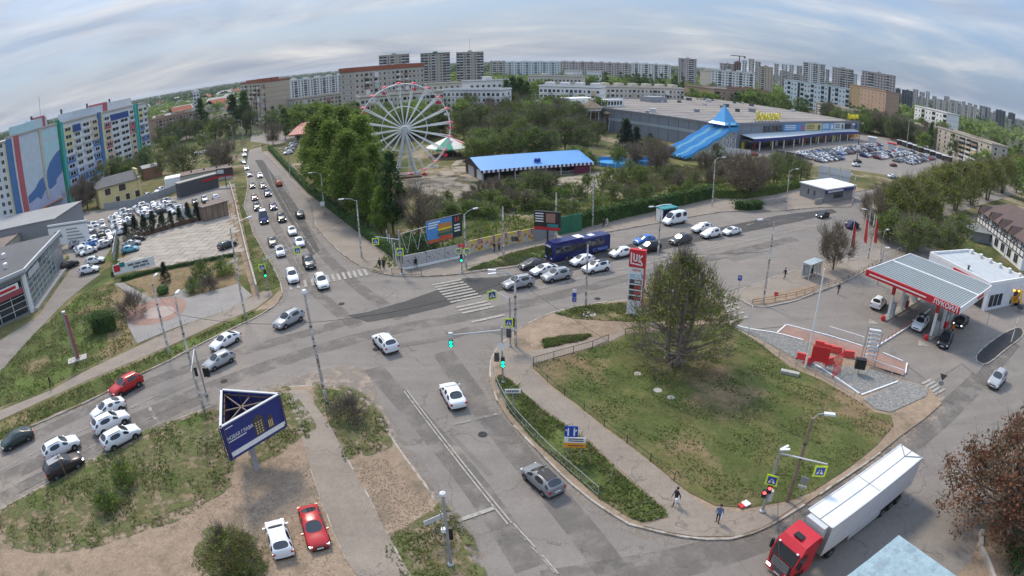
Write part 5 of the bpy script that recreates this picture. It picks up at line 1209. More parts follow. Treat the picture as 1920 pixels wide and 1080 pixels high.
# ---------------------------------------------------------------- vegetation
def leafmat(name, c, c2=None, rnd=0.16, rough=0.7, scale=0.45):
  m = M(name, c, rough, ((0.9, 0.28), (4.0, 0.22)), 'obj', col2=c2 or tuple(v * 1.35 for v in c), mix=(scale, 0.46, 0.58), rnd=rnd, spec=0.2)
  t = m.node_tree; b = t.nodes['Principled BSDF']; o = t.nodes['Material Output']     # light also comes through the leaves
  tr = t.nodes.new('ShaderNodeBsdfTranslucent'); mx = t.nodes.new('ShaderNodeMixShader'); mx.inputs[0].default_value = 0.35
  t.links.new(b.inputs['Base Color'].links[0].from_socket, tr.inputs[0]); t.links.new(b.outputs[0], mx.inputs[1]); t.links.new(tr.outputs[0], mx.inputs[2]); t.links.new(mx.outputs[0], o.inputs[0])
  return m
lm_poplar = leafmat('leaf_poplar', (0.130, 0.205, 0.030), (0.180, 0.235, 0.045), 0.2)
lm_dark = leafmat('leaf_dark', (0.048, 0.098, 0.030), (0.074, 0.134, 0.033))
lm_olive = leafmat('leaf_olive', (0.122, 0.185, 0.040), (0.165, 0.204, 0.053), 0.2)
lm_willow = leafmat('leaf_willow', (0.190, 0.231, 0.038), (0.235, 0.248, 0.060), 0.15)
lm_spring = leafmat('leaf_spring', (0.135, 0.220, 0.036), (0.190, 0.237, 0.052), 0.2)
lm_brown = leafmat('leaf_bud_brown', (0.212, 0.161, 0.101), (0.240, 0.222, 0.121), 0.25)
lm_conifer = leafmat('needle_dark', (0.032, 0.053, 0.032), (0.053, 0.078, 0.045), 0.1)
lm_copper = leafmat('leaf_copper', (0.185, 0.082, 0.045), (0.150, 0.105, 0.062), 0.1)
lm_bush = leafmat('leaf_bush', (0.150, 0.185, 0.036), (0.215, 0.205, 0.055), 0.1)
lm_bark = M('bark', (0.12, 0.095, 0.075), 0.95, ((1, 0.25), (6, 0.25)), 'obj', spec=0.1)
lm_barkpale = M('bark_pale', (0.235, 0.20, 0.165), 0.95, ((1, 0.25), (6, 0.25)), 'obj', spec=0.1)
lm_twig = M('twig', (0.17, 0.14, 0.11), 0.95, ((2, 0.25),), 'obj', spec=0.1, rnd=0.15)
lm_grass = leafmat('grass_blade', (0.118, 0.158, 0.038), (0.155, 0.155, 0.06), 0, 0.8, 0.25)
lm_grassdry = leafmat('grass_blade_dry', (0.220, 0.220, 0.116), (0.171, 0.163, 0.070), 0, 0.8, 0.4)

def rvec(rng, n):
  v = rng.normal(size=(n, 3)); return v / np.linalg.norm(v, axis=1)[:, None]

def leaf_cards(rng, pos, size, up=0.35):
  """one small folded leaf spray (two triangles as a quad) at each position"""
  n = len(pos)
  a = rvec(rng, n); nrm = rvec(rng, n); nrm[:, 2] = np.abs(nrm[:, 2]) + up; nrm /= np.linalg.norm(nrm, axis=1)[:, None]
  a = np.cross(nrm, a); a /= np.linalg.norm(a, axis=1)[:, None]
  b = np.cross(nrm, a)
  s = size * rng.uniform(0.55, 1.35, n)[:, None]
  v = np.empty((n, 4, 3))
  v[:, 0] = pos - a * s * 0.5; v[:, 2] = pos + a * s * 0.5
  v[:, 1] = pos - b * s * 0.32 + nrm * s * 0.10; v[:, 3] = pos + b * s * 0.32 + nrm * s * 0.10
  return v.reshape(-1, 3), np.arange(n * 4).reshape(-1, 4)

def twig_cards(rng, p, q, w):
  """thin crossed strips from p to q"""
  d = q - p; n = len(p)
  r = rvec(rng, n); s = np.cross(d, r); s /= (np.linalg.norm(s, axis=1)[:, None] + 1e-9)
  s = s * np.asarray(w).reshape(-1, 1) * 0.5
  v = np.stack([p - s, p + s, q + s * 0.35, q - s * 0.35], 1).reshape(-1, 3)
  return v, np.arange(n * 4).reshape(-1, 4)

PROF = dict(
  round=lambda t: math.sqrt(max(0, 1 - (2 * t - 1) ** 2)) ** 0.8,
  poplar=lambda t: (min(1, t / 0.25) ** 0.7) * (1 - max(0, t - 0.35) / 0.65) ** 0.65,
  dome=lambda t: (1 - t ** 2.2) ** 0.6 * (0.75 + 0.25 * min(1, t * 4)),
  cone=lambda t: (1 - t) ** 0.85,
  egg=lambda t: 0.55 + 0.45 * math.sin(min(1, t / 0.3) * PI / 2) if t < 0.3 else (1 - ((t - 0.3) / 0.7) ** 1.7) ** 0.75,
  vase=lambda t: 0.45 + 0.55 * math.sin(min(1, t * 1.15) * PI * 0.55) if t < 0.8 else math.sqrt(max(0, 1 - ((t - 0.8) / 0.2) ** 2)) * 0.98 + 0.02)

def tree_mesh(seed, H, Rr, base, prof, n_clump, n_leaf, leaf, lmat, bark=None, twigs=0, clump=0.26, stems=1, tr=0.22, shell=0.6, keep=None, twmat=None, gap=0.12, limb=None):
  """returns (crown mesh, trunk mesh): limbs run from the trunk to leaf clumps spread unevenly through the crown's volume"""
  rng = np.random.default_rng(seed); f = PROF[prof]
  cl = []
  while len(cl) < n_clump:
    t = rng.uniform(0, 1) ** 0.9
    r = f(t)
    if r < 0.05 and t > 0.1: r = 0.05
    rr = r * (rng.uniform(shell, 1.0) if rng.random() < 0.75 else rng.uniform(0, 1)); a = rng.uniform(0, 2 * PI)
    wob = 1 + 0.16 * math.sin(3 * a + seed) + 0.12 * math.sin(5 * a + seed * 2 + t * 6)
    cl.append((Rr * rr * wob * math.cos(a), Rr * rr * wob * math.sin(a), base + (H - base) * t, rng.uniform(0.6, 1.3)))
  cl = np.array(cl)
  cl = cl[rng.random(len(cl)) > gap]
  if keep is not None: lc = np.array([c for c in cl if keep(c)])
  else: lc = cl
  # leaves
  k = np.repeat(np.arange(len(lc)), np.maximum(1, (n_leaf / len(lc) * lc[:, 3]).astype(int)))
  cr = Rr * clump
  pos = lc[k, :3] + rng.normal(size=(len(k), 3)) * np.array([1, 1, 0.75]) * cr * 0.55 * lc[k, 3][:, None]
  pos[:, 2] = np.maximum(pos[:, 2], 0.15)
  v, fc = leaf_cards(rng, pos, leaf)
  mi = np.zeros(len(fc), int)
  if twigs:
    j = rng.integers(0, len(cl), twigs)
    p = cl[j, :3] + rng.normal(size=(twigs, 3)) * cr * 0.35
    out_ = p - np.array([0, 0, base * 0.6]); out_ /= np.linalg.norm(out_, axis=1)[:, None]
    q = p + (out_ + rvec(rng, twigs) * 0.6 + np.array([0, 0, 0.25])) * (cr * rng.uniform(0.5, 1.5, twigs))[:, None]
    v2, f2 = twig_cards(rng, p, q, leaf * 0.22 * np.ones(twigs))
    fc = np.concatenate([fc, f2 + len(v)]); v = np.concatenate([v, v2]); mi = np.concatenate([mi, np.ones(len(f2), int)])
  crown = np_mesh('crown', v, fc, [lmat, twmat or lm_twig], mi)
  # trunk and limbs
  mb = MB(); tops = []
  for s in range(stems):
    a = 2 * PI * s / stems + seed; sp = 0 if stems == 1 else Rr * 0.28
    b0 = Vector((math.cos(a) * tr * (stems > 1), math.sin(a) * tr * (stems > 1), -0.2))
    m1 = Vector((math.cos(a) * sp * 0.5 + rng.normal() * 0.12, math.sin(a) * sp * 0.5 + rng.normal() * 0.12, base * 0.9 + 0.3))
    m2 = Vector((math.cos(a) * sp + rng.normal() * Rr * 0.05, math.sin(a) * sp + rng.normal() * Rr * 0.05, base + (H - base) * 0.5))
    m3 = Vector((math.cos(a) * sp * 1.3, math.sin(a) * sp * 1.3, base + (H - base) * 0.88))
    r0 = tr * (1 if stems == 1 else 0.65)
    mb.tube([b0, m1, m2, m3], [r0 * 1.2, r0 * 0.85, r0 * 0.5, r0 * 0.12], 6)
    tops.append((m1, m2, m3))
  for c in cl[:: max(1, len(cl) // (limb or 26))]:
    m1, m2, m3 = tops[int(rng.integers(0, stems))]; t = Vector(c[:3])
    o = m1.lerp(m2, min(1, max(0, (t.z - base) / (H - base)))) if t.z < m2.z else m2.lerp(m3, min(1, (t.z - m2.z) / max(0.1, m3.z - m2.z)) * 0.6)
    o = m1.lerp(o, 0.6)
    mid = o.lerp(t, 0.55) + Vector((0, 0, -0.04 * (t - o).length))
    mb.tube([o, mid, t], [tr * 0.38, tr * 0.22, tr * 0.06], 4, cap=False)
  trunk = mb.mesh('trunk', bark or lm_bark)
  return crown, trunk

KIND = {}
def kind(name, n, **k):
  KIND[name] = [tree_mesh(100 * len(KIND) + 7 * i + 3, **k) for i in range(n)]
kind('poplar', 3, H=20, Rr=5.2, base=3.0, prof='poplar', n_clump=170, n_leaf=9000, leaf=0.55, lmat=lm_poplar, clump=0.24, tr=0.35)
kind('darkpoplar', 2, H=20, Rr=4.0, base=3.0, prof='poplar', n_clump=120, n_leaf=5500, leaf=0.6, lmat=lm_dark, clump=0.27, tr=0.3)
kind('olive', 3, H=10, Rr=4.6, base=2.0, prof='round', n_clump=80, n_leaf=3000, leaf=0.45, lmat=lm_olive, twigs=900, clump=0.27, tr=0.22, gap=0.18)
kind('spring', 2, H=9, Rr=4.0, base=1.5, prof='round', n_clump=80, n_leaf=3600, leaf=0.42, lmat=lm_spring, twigs=500, clump=0.26, tr=0.2)
kind('brown', 2, H=9, Rr=4.2, base=1.8, prof='vase', n_clump=80, n_leaf=1800, leaf=0.34, lmat=lm_brown, twigs=2200, clump=0.28, tr=0.2, gap=0.2)
kind('willow', 3, H=14, Rr=7.2, base=4.0, prof='dome', n_clump=170, n_leaf=9500, leaf=0.48, lmat=lm_willow, twigs=900, clump=0.2, stems=3, tr=0.5, bark=lm_bark, shell=0.7)
kind('conifer', 2, H=13, Rr=4.4, base=0.8, prof='cone', n_clump=120, n_leaf=5000, leaf=0.55, lmat=lm_conifer, clump=0.23, tr=0.25, shell=0.75)
kind('bush', 3, H=2.6, Rr=2.0, base=0.2, prof='dome', n_clump=40, n_leaf=1500, leaf=0.26, lmat=lm_spring, twigs=300, clump=0.32, tr=0.06, stems=3)
kind('darkbush', 2, H=2.8, Rr=2.1, base=0.2, prof='dome', n_clump=40, n_leaf=1700, leaf=0.26, lmat=lm_dark, clump=0.32, tr=0.06, stems=3)
kind('drybush', 2, H=2.2, Rr=1.9, base=0.2, prof='dome', n_clump=34, n_leaf=260, leaf=0.2, lmat=lm_brown, twigs=1300, clump=0.36, tr=0.05, stems=4)
kind('fartree', 3, H=11, Rr=5.0, base=1.0, prof='round', n_clump=46, n_leaf=900, leaf=1.0, lmat=lm_olive, clump=0.3, tr=0.25, limb=6)
kind('farpoplar', 2, H=18, Rr=3.8, base=2.0, prof='poplar', n_clump=46, n_leaf=1000, leaf=1.0, lmat=lm_dark, clump=0.32, tr=0.25, limb=6)
kind('farspring', 2, H=10, Rr=5.0, base=1.0, prof='round', n_clump=46, n_leaf=900, leaf=1.0, lmat=lm_spring, clump=0.3, tr=0.25, limb=6)
BASEH = dict(poplar=20, darkpoplar=20, olive=10, spring=9, brown=9, willow=14, conifer=13, bush=2.6, darkbush=2.8, drybush=2.2, fartree=11, farpoplar=18, farspring=10)
NT = [0]
def tree(k, p, h, label, group=None, cat='tree', wide=1.0, rz=None, name=None):
  v = KIND[k]; c, t = v[NT[0] % len(v)]; NT[0] += 1
  s = h / BASEH[k]; rz = random.uniform(0, 6.28) if rz is None else rz
  e = empty(name or ('tree' if cat == 'tree' else 'bush'), (p[0], p[1], 0.1), rz, label, cat, group)
  sc_ = (s * wide, s * wide, s)
  inst('crown', c, e, scale=sc_); inst('trunk', t, e, scale=sc_)
  return e

# ---- tall poplars between the road and the big wheel
GP = 'green poplars between the road and the ferris wheel'
ords = ('first from the road junction end', 'second', 'third', 'fourth', 'fifth', 'sixth', 'seventh', 'eighth', 'ninth', 'tenth')
for i, (p, h, w) in enumerate((((-55.4, 159.8), 17, 1.0), ((-47.6, 143.2), 20, 1.15), ((-39.8, 129), 20, 1.15), ((-33.6, 119), 18.5, 1.1), ((-53.3, 168.9), 21, 1.15), ((-43.4, 152.2), 21.5, 1.2), ((-35.4, 138.6), 20, 1.15), ((-43.7, 168.1), 19, 1.1), ((-29.2, 123.7), 15, 1.0), ((-28.1, 110.5), 12, 1.0))):
  tree('poplar', p, h, 'dense green poplar in the clump left of the ferris wheel', GP, wide=w)
tree('darkpoplar', (-22.3, 107.1), 15.5, 'narrow dark green poplar right at the fence corner below the ferris wheel', None, wide=0.95)
tree('poplar', (-24.2, 105.2), 9.5, 'short bright green poplar at the foot of the dark one', None, wide=0.9)
tree('brown', (-17.4, 106.6), 8, 'brownish half-bare tree beside the dark poplar and the burger poster', None, wide=1.1)

# ---- half-leafed tree on the lawn by the fuel price pylon: grey twigs below, green leaves on top
bt = empty('tree', (*(17.75, 55.95), 0.1), 0, 'big spreading tree with bare lower twigs and green top on the lawn', 'tree')
c, t = tree_mesh(907, H=12.4, Rr=6.0, base=0.6, prof='egg', n_clump=380, n_leaf=11000, leaf=0.27, lmat=lm_bush, twigs=4200, clump=0.13, stems=5, tr=0.36, gap=0.1, bark=lm_barkpale,
                 keep=lambda c: (c[2] > 6.0 and c[0] > -3.0) or (c[2] < 6 and c[0] > 1.5 and np.random.default_rng(int(abs(c[0]) * 1000)).random() < 0.6) or (c[2] > 5 and np.random.default_rng(int(abs(c[1]) * 1000)).random() < 0.4), limb=70)
inst('crown', c, bt); inst('trunk', t, bt)
# ---- russet tree at the bottom right
ct = empty('tree', (*(40.61, 23.33), 0.1), 0, 'large russet-leaved tree leaning over the road at the bottom right corner', 'tree')
c, t = tree_mesh(917, H=11.4, Rr=7.0, base=1.0, prof='dome', n_clump=420, n_leaf=21000, leaf=0.30, lmat=lm_copper, twigs=1500, clump=0.12, stems=4, tr=0.32, gap=0.08, bark=lm_barkpale, limb=120)
inst('crown', c, ct); inst('trunk', t, ct)
tree('darkbush', (39.13, 19.29), 2.4, 'dark green bush under the russet tree', cat='bush'); tree('drybush', (42.97, 22.08), 3.0, 'bare twiggy bush under the russet tree', cat='bush')
# ---- single trees and bushes near the camera
tree('brown', (55, 85.4), 7.2, 'round leafless brown tree beside the glass bus shelter', wide=1.0)
c, t = tree_mesh(931, H=3.6, Rr=2.1, base=0.2, prof='dome', n_clump=70, n_leaf=2600, leaf=0.19, lmat=lm_bush, twigs=900, clump=0.24, stems=4, tr=0.08)
e = empty('bush', (*(-20.38, 26.05), 0.1), 0, 'big yellow-green bush on the bare earth left of the parked white hatchback', 'bush'); inst('crown', c, e); inst('trunk', t, e)
tree('bush', (-35.01, 33.53), 2.0, 'lone green bush on the grass, the one nearer the road', None, 'bush'); tree('bush', (-35.06, 30.01), 1.9, 'smaller scraggy bush on the grass below the other', None, 'bush')
tree('drybush', (-15.81, 46.25), 1.8, 'dry twiggy bush on the grass corner beside the leaning pole', None, 'bush')
tree('darkbush', (-15.7, 92), 4.2, 'round dark green bush in front of the graffiti wall', None, 'bush', 0.9); tree('darkbush', (-14.2, 94.1), 3.6, 'second dark bush in front of the graffiti wall, nearer the junction', None, 'bush', 0.9)
for p, h, k, lb in (((-59.4, 83.8), 3.6,'conifer','small dark spruce standing in the dry planting bed'), ((-51.7, 84), 3.0,'bush','green bush at the corner of the planting bed'), ((-48.7, 87), 2.6,'bush','low green bush close to the boundary wall'), ((-57.6, 70.4), 2.6,'drybush','bare bush at the edge of the round plaza'), ((-51.1, 79.3), 2.0,'bush','pale blossoming bush beside the garden path'),
                      ((-48, 79.8), 1.6,'drybush','low dry bush by the plaza edge')):
  tree(k, p, h, lb, None, 'bush' if 'bush' in k else 'tree')
o = MB().lathe([(0.6, 0), (1.1, 0.4), (1.1, 1.0), (0.6, 1.5), (0, 1.6)], 10).build('topiary_ball', lm_dark, None, (*(-56.8, 78.5), 0.1)); tag(o, 'clipped dark round shrub in the dry planting bed', 'shrub')
# clipped cube of hedge
rng = np.random.default_rng(3)
def hedge(name, pts, w, h, lmat, n, label, leaf=0.28, cat='hedge', z=0.1, inner=None):
  pts_ = resample(pts, 0.5) if len(pts) > 1 else pts
  P0 = np.array(pts_)
  k = rng.integers(0, len(P0), n)
  pos = np.empty((n, 3)); pos[:, :2] = P0[k] + rng.uniform(-w / 2, w / 2, (n, 2))
  pos[:, 2] = z + h * np.sqrt(rng.uniform(0, 1, n)) + rng.normal(0, 0.06 * h, n)
  pos[:, 2] = np.maximum(pos[:, 2], z + 0.05)
  v, f = leaf_cards(rng, pos, leaf)
  o = inst(name, np_mesh(name, v, f, [lmat])); tag(o, label, cat)
  mb = MB()
  for a, b in zip(pts[:-1], pts[1:]): mb.bar((*a, z + h * 0.42), (*b, z + h * 0.42), w * 0.55, h * 0.8)
  mb.build('inner_branches', lmat, o)
  return o
p = Vector((-59.5, 64.3)); hedge('topiary_cube', [tuple(p - Vector((1.6, 0.9))), tuple(p + Vector((1.6, 0.9)))], 3.0, 3.0, lm_dark, 4200, 'big clipped cube-shaped hedge on the lawn by the red pylon', 0.22)
hedge('hedge', [(10.3, 106.5), (16.9, 112.3), (27.2, 119.7), (42.5, 130.8), (48.8, 135.6)], 1.6, 3.2, lm_dark, 5200, 'long ivy-covered fence hedge beside the pavement of the main road', 0.45)
hedge('hedge', [(49.6, 135.7), (58.6, 136.7), (68.7, 142.1), (82.5, 152.7)], 1.6, 2.4, lm_olive, 2600, 'straggling hedge behind the pavement left of the kiosk', 0.45)
hedge('hedge', [(-103.1, 240.3), (-73.3, 185.2), (-53.1, 148), (-39, 125), (-26.8, 104.7), (-18.9, 92.2)], 1.5, 2.2, lm_dark, 6500, 'dark ivy hedge along the north road pavement', 0.42)
hedge('hedge', [(-90.5, 110.4), (-81, 96.7), (-74.8, 87.3)], 1.0, 1.2, lm_dark, 900, 'low dark hedge beside the slab yard gate', 0.3)
hedge('hedge', [(-70.8, 84.9), (-64.4, 89.4), (-56.7, 93.3), (-51.2, 96.3)], 0.7, 0.8, lm_dark, 2200, 'low clipped hedge along the front of the slab yard', 0.25)
hedge('hedge', [(51.1, 125.6), (53.7, 124.4), (57.9, 126.2)], 2.6, 2.0, lm_dark, 1500, 'rounded dark hedge at the bend of the pavement', 0.4)
# thuja row in the car yard
for i in range(10):
  q = lerp((-88, 111.2), (-73.5, 126.6), i / 9)
  tree('conifer', q, 4.6 + random.uniform(-0.5, 0.6), 'small dark conifer in the row along the slab yard', 'row of small dark conifers along the slab yard', wide=0.95)

# ---- trees left of the north road
GL_ = 'trees on the left side of the north road'
for p, h, k, w in (((-135.2, 151.5), 9,'brown',1.1), ((-134.7, 146.4), 8,'brown',1.0), ((-145.5, 177.4), 11,'olive',1.1), ((-143.5, 183.2), 11,'spring',1.1), ((-141.2, 188.3), 9,'olive',1.0), ((-155.1, 218.5), 10,'spring',1.1), ((-135.4, 199.7), 8,'olive',1.0), ((-116.4, 187.5), 11,'olive',1.3), ((-157.5, 243.4), 11,'spring',1.1), ((-101, 193.4), 10,'brown',1.25), ((-109.4, 200.6), 9,'olive',1.0),
                      ((-197.8, 314), 13,'olive',1.0), ((-200.3, 331.7), 13,'olive',1.1), ((-161.9, 300.8), 12,'spring',1.0), ((-153.4, 301.2), 12,'olive',1.1), ((-208.3, 311.3), 11,'olive',1.0), ((-150.2, 324), 13,'olive',1.0), ((-108.4, 257.8), 9,'brown',1.1), ((-270.1, 397.5), 12,'darkpoplar',0.9), ((-188.4, 323.8), 12,'olive',1.0), ((-178.9, 325.8), 10,'olive',1.0)):
  tree(k, p, h, {'brown': 'brownish budding tree left of the north road', 'olive': 'olive-green tree left of the north road', 'spring': 'fresh green tree left of the north road', 'darkpoplar': 'dark narrow tree beside the painted apartment block'}[k], GL_ if k != 'darkpoplar' else None, wide=w)
for p, h, lb in (((-192.2, 339.2), 24,'tall dark poplar before the narrow white apartment end'), ((-163.1, 328.2), 24,'left of two tall dark poplars before the tan block'), ((-154.3, 326.7), 25,'right of two tall dark poplars before the tan block')):
  tree('darkpoplar', p, h, lb, wide=1.15)

# ---- overgrown fairground
GF = 'trees of the overgrown fairground'
FTW = [((-18.4, 238.4), 11.0, 'olive'), ((-12.9, 258.2), 12.0, 'olive'), ((-7.7, 277.6), 12.0, 'brown'), ((-11.4, 205.2), 8.0, 'olive'), ((-2.2, 216.8), 12.0, 'olive'), ((3.4, 203.6), 11.0, 'spring'), ((7.5, 192.1), 9.0, 'olive'), ((11.1, 230.2), 13.0, 'olive'), ((17.6, 234.7), 13.0, 'olive'), ((18.9, 203.2), 11.0, 'olive'), ((25.8, 222.9), 10.0, 'olive'), ((0.9, 256.2), 14.0, 'olive'), ((7.4, 287.1), 13.0, 'olive'), ((23.1, 275.4), 13.0, 'olive'), ((27.2, 255.5), 12.0, 'olive'), ((-19.7, 291.4), 14.0, 'olive'), ((-30.2, 320.4), 14.0, 'olive'), ((8.1, 186.9), 10.0, 'spring'), ((12.3, 186.8), 9.0, 'olive'), ((23.8, 197.6), 9.0, 'olive'), ((31.9, 216.4), 9.0, 'olive'), ((-75.8, 270.5), 13.0, 'olive'), ((-75.7, 290.4), 14.0, 'spring'), ((-70.7, 242.9), 11.0, 'olive'), ((-5.6, 236.2), 9.0, 'brown'), ((-12.8, 315.7), 13.0, 'olive'), ((20.6, 312.1), 12.0, 'spring'), ((2.8, 343.7), 12.0, 'olive'), ((6.3, 132.6), 6.2, 'olive'), ((5.5, 140.9), 5.0, 'spring'), ((3.8, 150.3), 3.1, 'spring'), ((9.1, 137.9), 5.0, 'olive'), ((0.2, 125.5), 3.7, 'brown'), ((-6.9, 130.8), 4.3, 'brown'), ((-3.4, 134.7), 4.3, 'brown'), ((-8.9, 123.8), 3.7, 'brown'), ((3.6, 123), 3.7, 'brown'), ((32.3, 157.5), 5.0, 'spring'), ((33.4, 148.6), 5.0, 'spring'), ((28.1, 147.1), 4.3, 'olive'), ((23.6, 132.5), 3.7, 'olive'), ((18.4, 122.7), 3.1, 'spring'), ((31.2, 132.7), 3.7, 'spring'), ((26.4, 127.5), 3.7, 'olive'), ((42.2, 154.7), 4.3, 'olive'), ((42.5, 168.4), 8.0, 'brown'), ((42.5, 144.9), 3.7, 'brown'), ((48, 148.6), 3.7, 'olive'), ((53.9, 152.7), 3.7, 'brown'), ((59.9, 160.6), 4.3, 'brown'), ((58.6, 136.7), 10.0, 'brown'), ((57.9, 142.4), 9.0, 'brown'), ((65, 144.6), 8.0, 'brown'), ((75.2, 156.1), 8.0, 'olive'), ((85.2, 165.5), 7.0, 'olive'), ((85.3, 158.1), 7.0, 'olive'), ((38.3, 134.7), 3.1, 'spring'), ((44.1, 140.9), 3.1, 'spring'), ((45.6, 188.8), 7.0, 'olive'), ((38.1, 178.3), 6.0, 'brown'), ((58.8, 172.3), 5.0, 'brown'), ((46.9, 179.3), 6.0, 'brown'), ((70.6, 193.4), 5.0, 'olive'), ((32.6, 176), 6.0, 'spring'), ((25.7, 153.6), 3.7, 'spring'), ((12.2, 129.9), 3.1, 'spring'), ((16.1, 132.4), 3.1, 'olive'), ((19.2, 146.8), 3.1, 'spring'), ((22.3, 140.8), 3.1, 'olive'), ((-15.6, 122.1), 3.1, 'brown'), ((-11.8, 117.5), 3.1, 'spring'), ((-14, 128.9), 3.1, 'spring'), ((-18.2, 124.6), 3.1, 'brown'), ((76.7, 167.6), 5.0, 'spring'), ((86.5, 176.4), 6.0, 'spring'), ((12.8, 118.4), 3.1, 'olive'), ((31.5, 123), 2.5, 'spring'), ((39, 128.1), 2.5, 'spring')]
for (p, h, k) in FTW:
  tree(k, p, h, {'brown': 'brown budding tree in the overgrown fairground', 'olive': 'olive-green tree in the overgrown fairground', 'spring': 'fresh green tree in the overgrown fairground'}[k], GF, wide=random.uniform(0.9, 1.25))
for p, h, w, lb in (((36.9, 187.8), 13,1.0,'tall dark pine before the shopping centre wall'), ((41.6, 193.5), 10,0.9,'second dark pine, shorter, beside the tall pine'), ((46.3, 193.1), 8,0.9,'small dark pine nearest the water slide')):
  tree('conifer', p, h, lb, wide=w)
for p, h, w in (((-1.7, 344.4), 20,1.2), ((2, 354.2), 22,1.2), ((6, 350.2), 21,1.2), ((9.9, 346.4), 19,1.1)):
  tree('darkpoplar', p, h, 'tall dark poplar in the clump between two white five-storey blocks', 'tall dark poplars between the white blocks', wide=w)

rs = random.Random(17); FG = [(-16.9, 106.6), (-8.5, 117.2), (4.6, 118.6), (12.5, 120.5), (17.1, 140.7), (7, 146.9), (-3.5, 138.5), (-9.2, 128.5), (-17.9, 122.3)]
n = 0
while n < 34:
  x, y = rs.uniform(-20, 30), rs.uniform(105, 170)
  if not in_poly(np.array([x]), np.array([y]), FG)[0]: continue
  n += 1; tree(('bush', 'bush', 'spring')[n % 3], (x, y), rs.uniform(2.0, 3.6), 'green scrub bush behind the graffiti wall', 'scrub bushes behind the graffiti wall', 'bush', 1.2)
for p, h in (((-5.4, 187.9), 8), ((-9.1, 196.8), 9), ((0.5, 187.4), 9), ((19.6, 175.4), 6), ((22.9, 170.3), 5), ((-11.4, 188.6), 7), ((-48.8, 208), 14), ((-51.7, 235.5), 13), ((-49.5, 247.3), 13), ((-34, 242.2), 11), ((-30.9, 253.3), 12), ((-42.2, 251.5), 12)): tree('spring', p, h, 'fresh green tree around the blue-roofed pavilion and the ferris wheel', 'fresh green trees around the pavilion and wheel', wide=1.2)

# ---- trees of the right-hand avenue
GA = 'yellow-green willows along the avenue behind the filling station'
for p, h, w in (((84.1, 107.9), 11,0.9), ((90.6, 111.8), 12,1.0), ((101, 118.2), 12,1.0), ((117.2, 127.8), 14,1.05), ((131.2, 135.7), 14,1.0), ((148.5, 145.2), 14,1.0), ((168, 156.3), 14,1.0), ((195.7, 173.4), 14,1.0), ((229.8, 194.2), 14,1.05), ((97.5, 109.1), 9,0.8)):
  tree('willow', p, h, 'yellow-green willow in the row along the avenue behind the filling station', GA, wide=w)
for p, h, k, lb in (((79.3, 107.6), 8,'brown','brown tree at the bend behind the red flags'), ((95.3, 127.1), 7,'brown','brown tree beside the car park entrance'), ((96.8, 97.6), 8,'spring','green tree between the filling station shop and the timbered house'), ((90, 93.9), 6,'olive','olive tree behind the filling station shop'), ((79.7, 95.1), 7,'olive','olive tree behind the red flags'), ((84.3, 97), 7,'spring','green tree left of the filling station shop'), ((79.3, 102), 7,'spring','green bushy tree right behind the red flags')):
  tree(k, p, h, lb, wide=1.15)
GB2 = 'trees between the car park and the apartment rows'
for i in range(34):
  t = i / 33; q = lerp((232.2, 387.3), (258.9, 240.1), t); q = (q[0] + random.uniform(-10, 10), q[1] + random.uniform(-4, 16))
  k = ('olive', 'brown', 'olive', 'spring')[i % 4]
  tree(k, q, random.uniform(9, 15), {'brown': 'brown tree in the belt behind the car park', 'olive': 'olive tree in the belt behind the car park', 'spring': 'green tree in the belt behind the car park'}[k], GB2)
tree('darkpoplar', (239.6, 278.6), 17, 'slim dark poplar standing out of the tree belt behind the car park', wide=0.7)
for p, h in (((332.5, 298.4), 13), ((321.9, 277.6), 13), ((359.3, 329.3), 12)): tree('poplar', p, h, 'dense green tree right of the grey block at the right edge', 'dense green trees at the right edge', wide=1.2)

# ---- town trees between the far blocks: bearings in degrees, distances in metres
FAR = [(-47, -33, 330, 560, 26, ('fartree', 'farspring'), 7, 13, 'tree behind the painted apartment block'),
(-33, -20, 300, 420, 16, ('fartree', 'farpoplar'), 8, 14, 'tree in the streets around the tan block'),
(-22, -14, 290, 380, 18, ('fartree', 'farspring', 'farpoplar'), 8, 15, 'tree between the tan gable and the rust-roofed block'),
(-14, -2, 245, 285, 22, ('fartree', 'farspring'), 9, 14, 'tree in front of the cream five-storey block'),
(-14, 6, 380, 560, 24, ('fartree', 'farspring'), 9, 14, 'tree among the five-storey blocks'),
(-2, 9, 255, 310, 22, ('fartree', 'farspring'), 9, 14, 'tree before the white five-storey blocks'),
(2, 20, 400, 640, 34, ('fartree', 'farpoplar', 'farspring'), 9, 16, 'tree behind the five-storey rows'),
(9, 17, 560, 640, 18, ('farpoplar',), 16, 22, 'tree of the dark poplar belt'),
(17, 27, 385, 470, 24, ('fartree', 'farspring', 'farpoplar'), 9, 16, 'tree behind the shopping centre roof'),
(22, 33, 400, 520, 30, ('fartree', 'farpoplar'), 11, 18, 'tree right of the brick block'),
(33, 42, 395, 520, 26, ('fartree', 'farspring'), 9, 15, 'tree before the pinkish towers'),
(38, 50, 330, 520, 30, ('fartree', 'farspring', 'farpoplar'), 9, 15, 'tree between the shabby blocks'),
(42, 58, 250, 420, 26, ('fartree', 'farspring'), 9, 14, 'tree beyond the avenue on the right'),
(-30, 30, 600, 900, 50, ('fartree', 'farspring', 'farpoplar'), 9, 15, 'distant town tree'),
(30, 54, 520, 900, 50, ('fartree', 'farspring', 'farpoplar'), 9, 15, 'distant tree below the towers')]
rs = random.Random(9); FARSTUFF = []
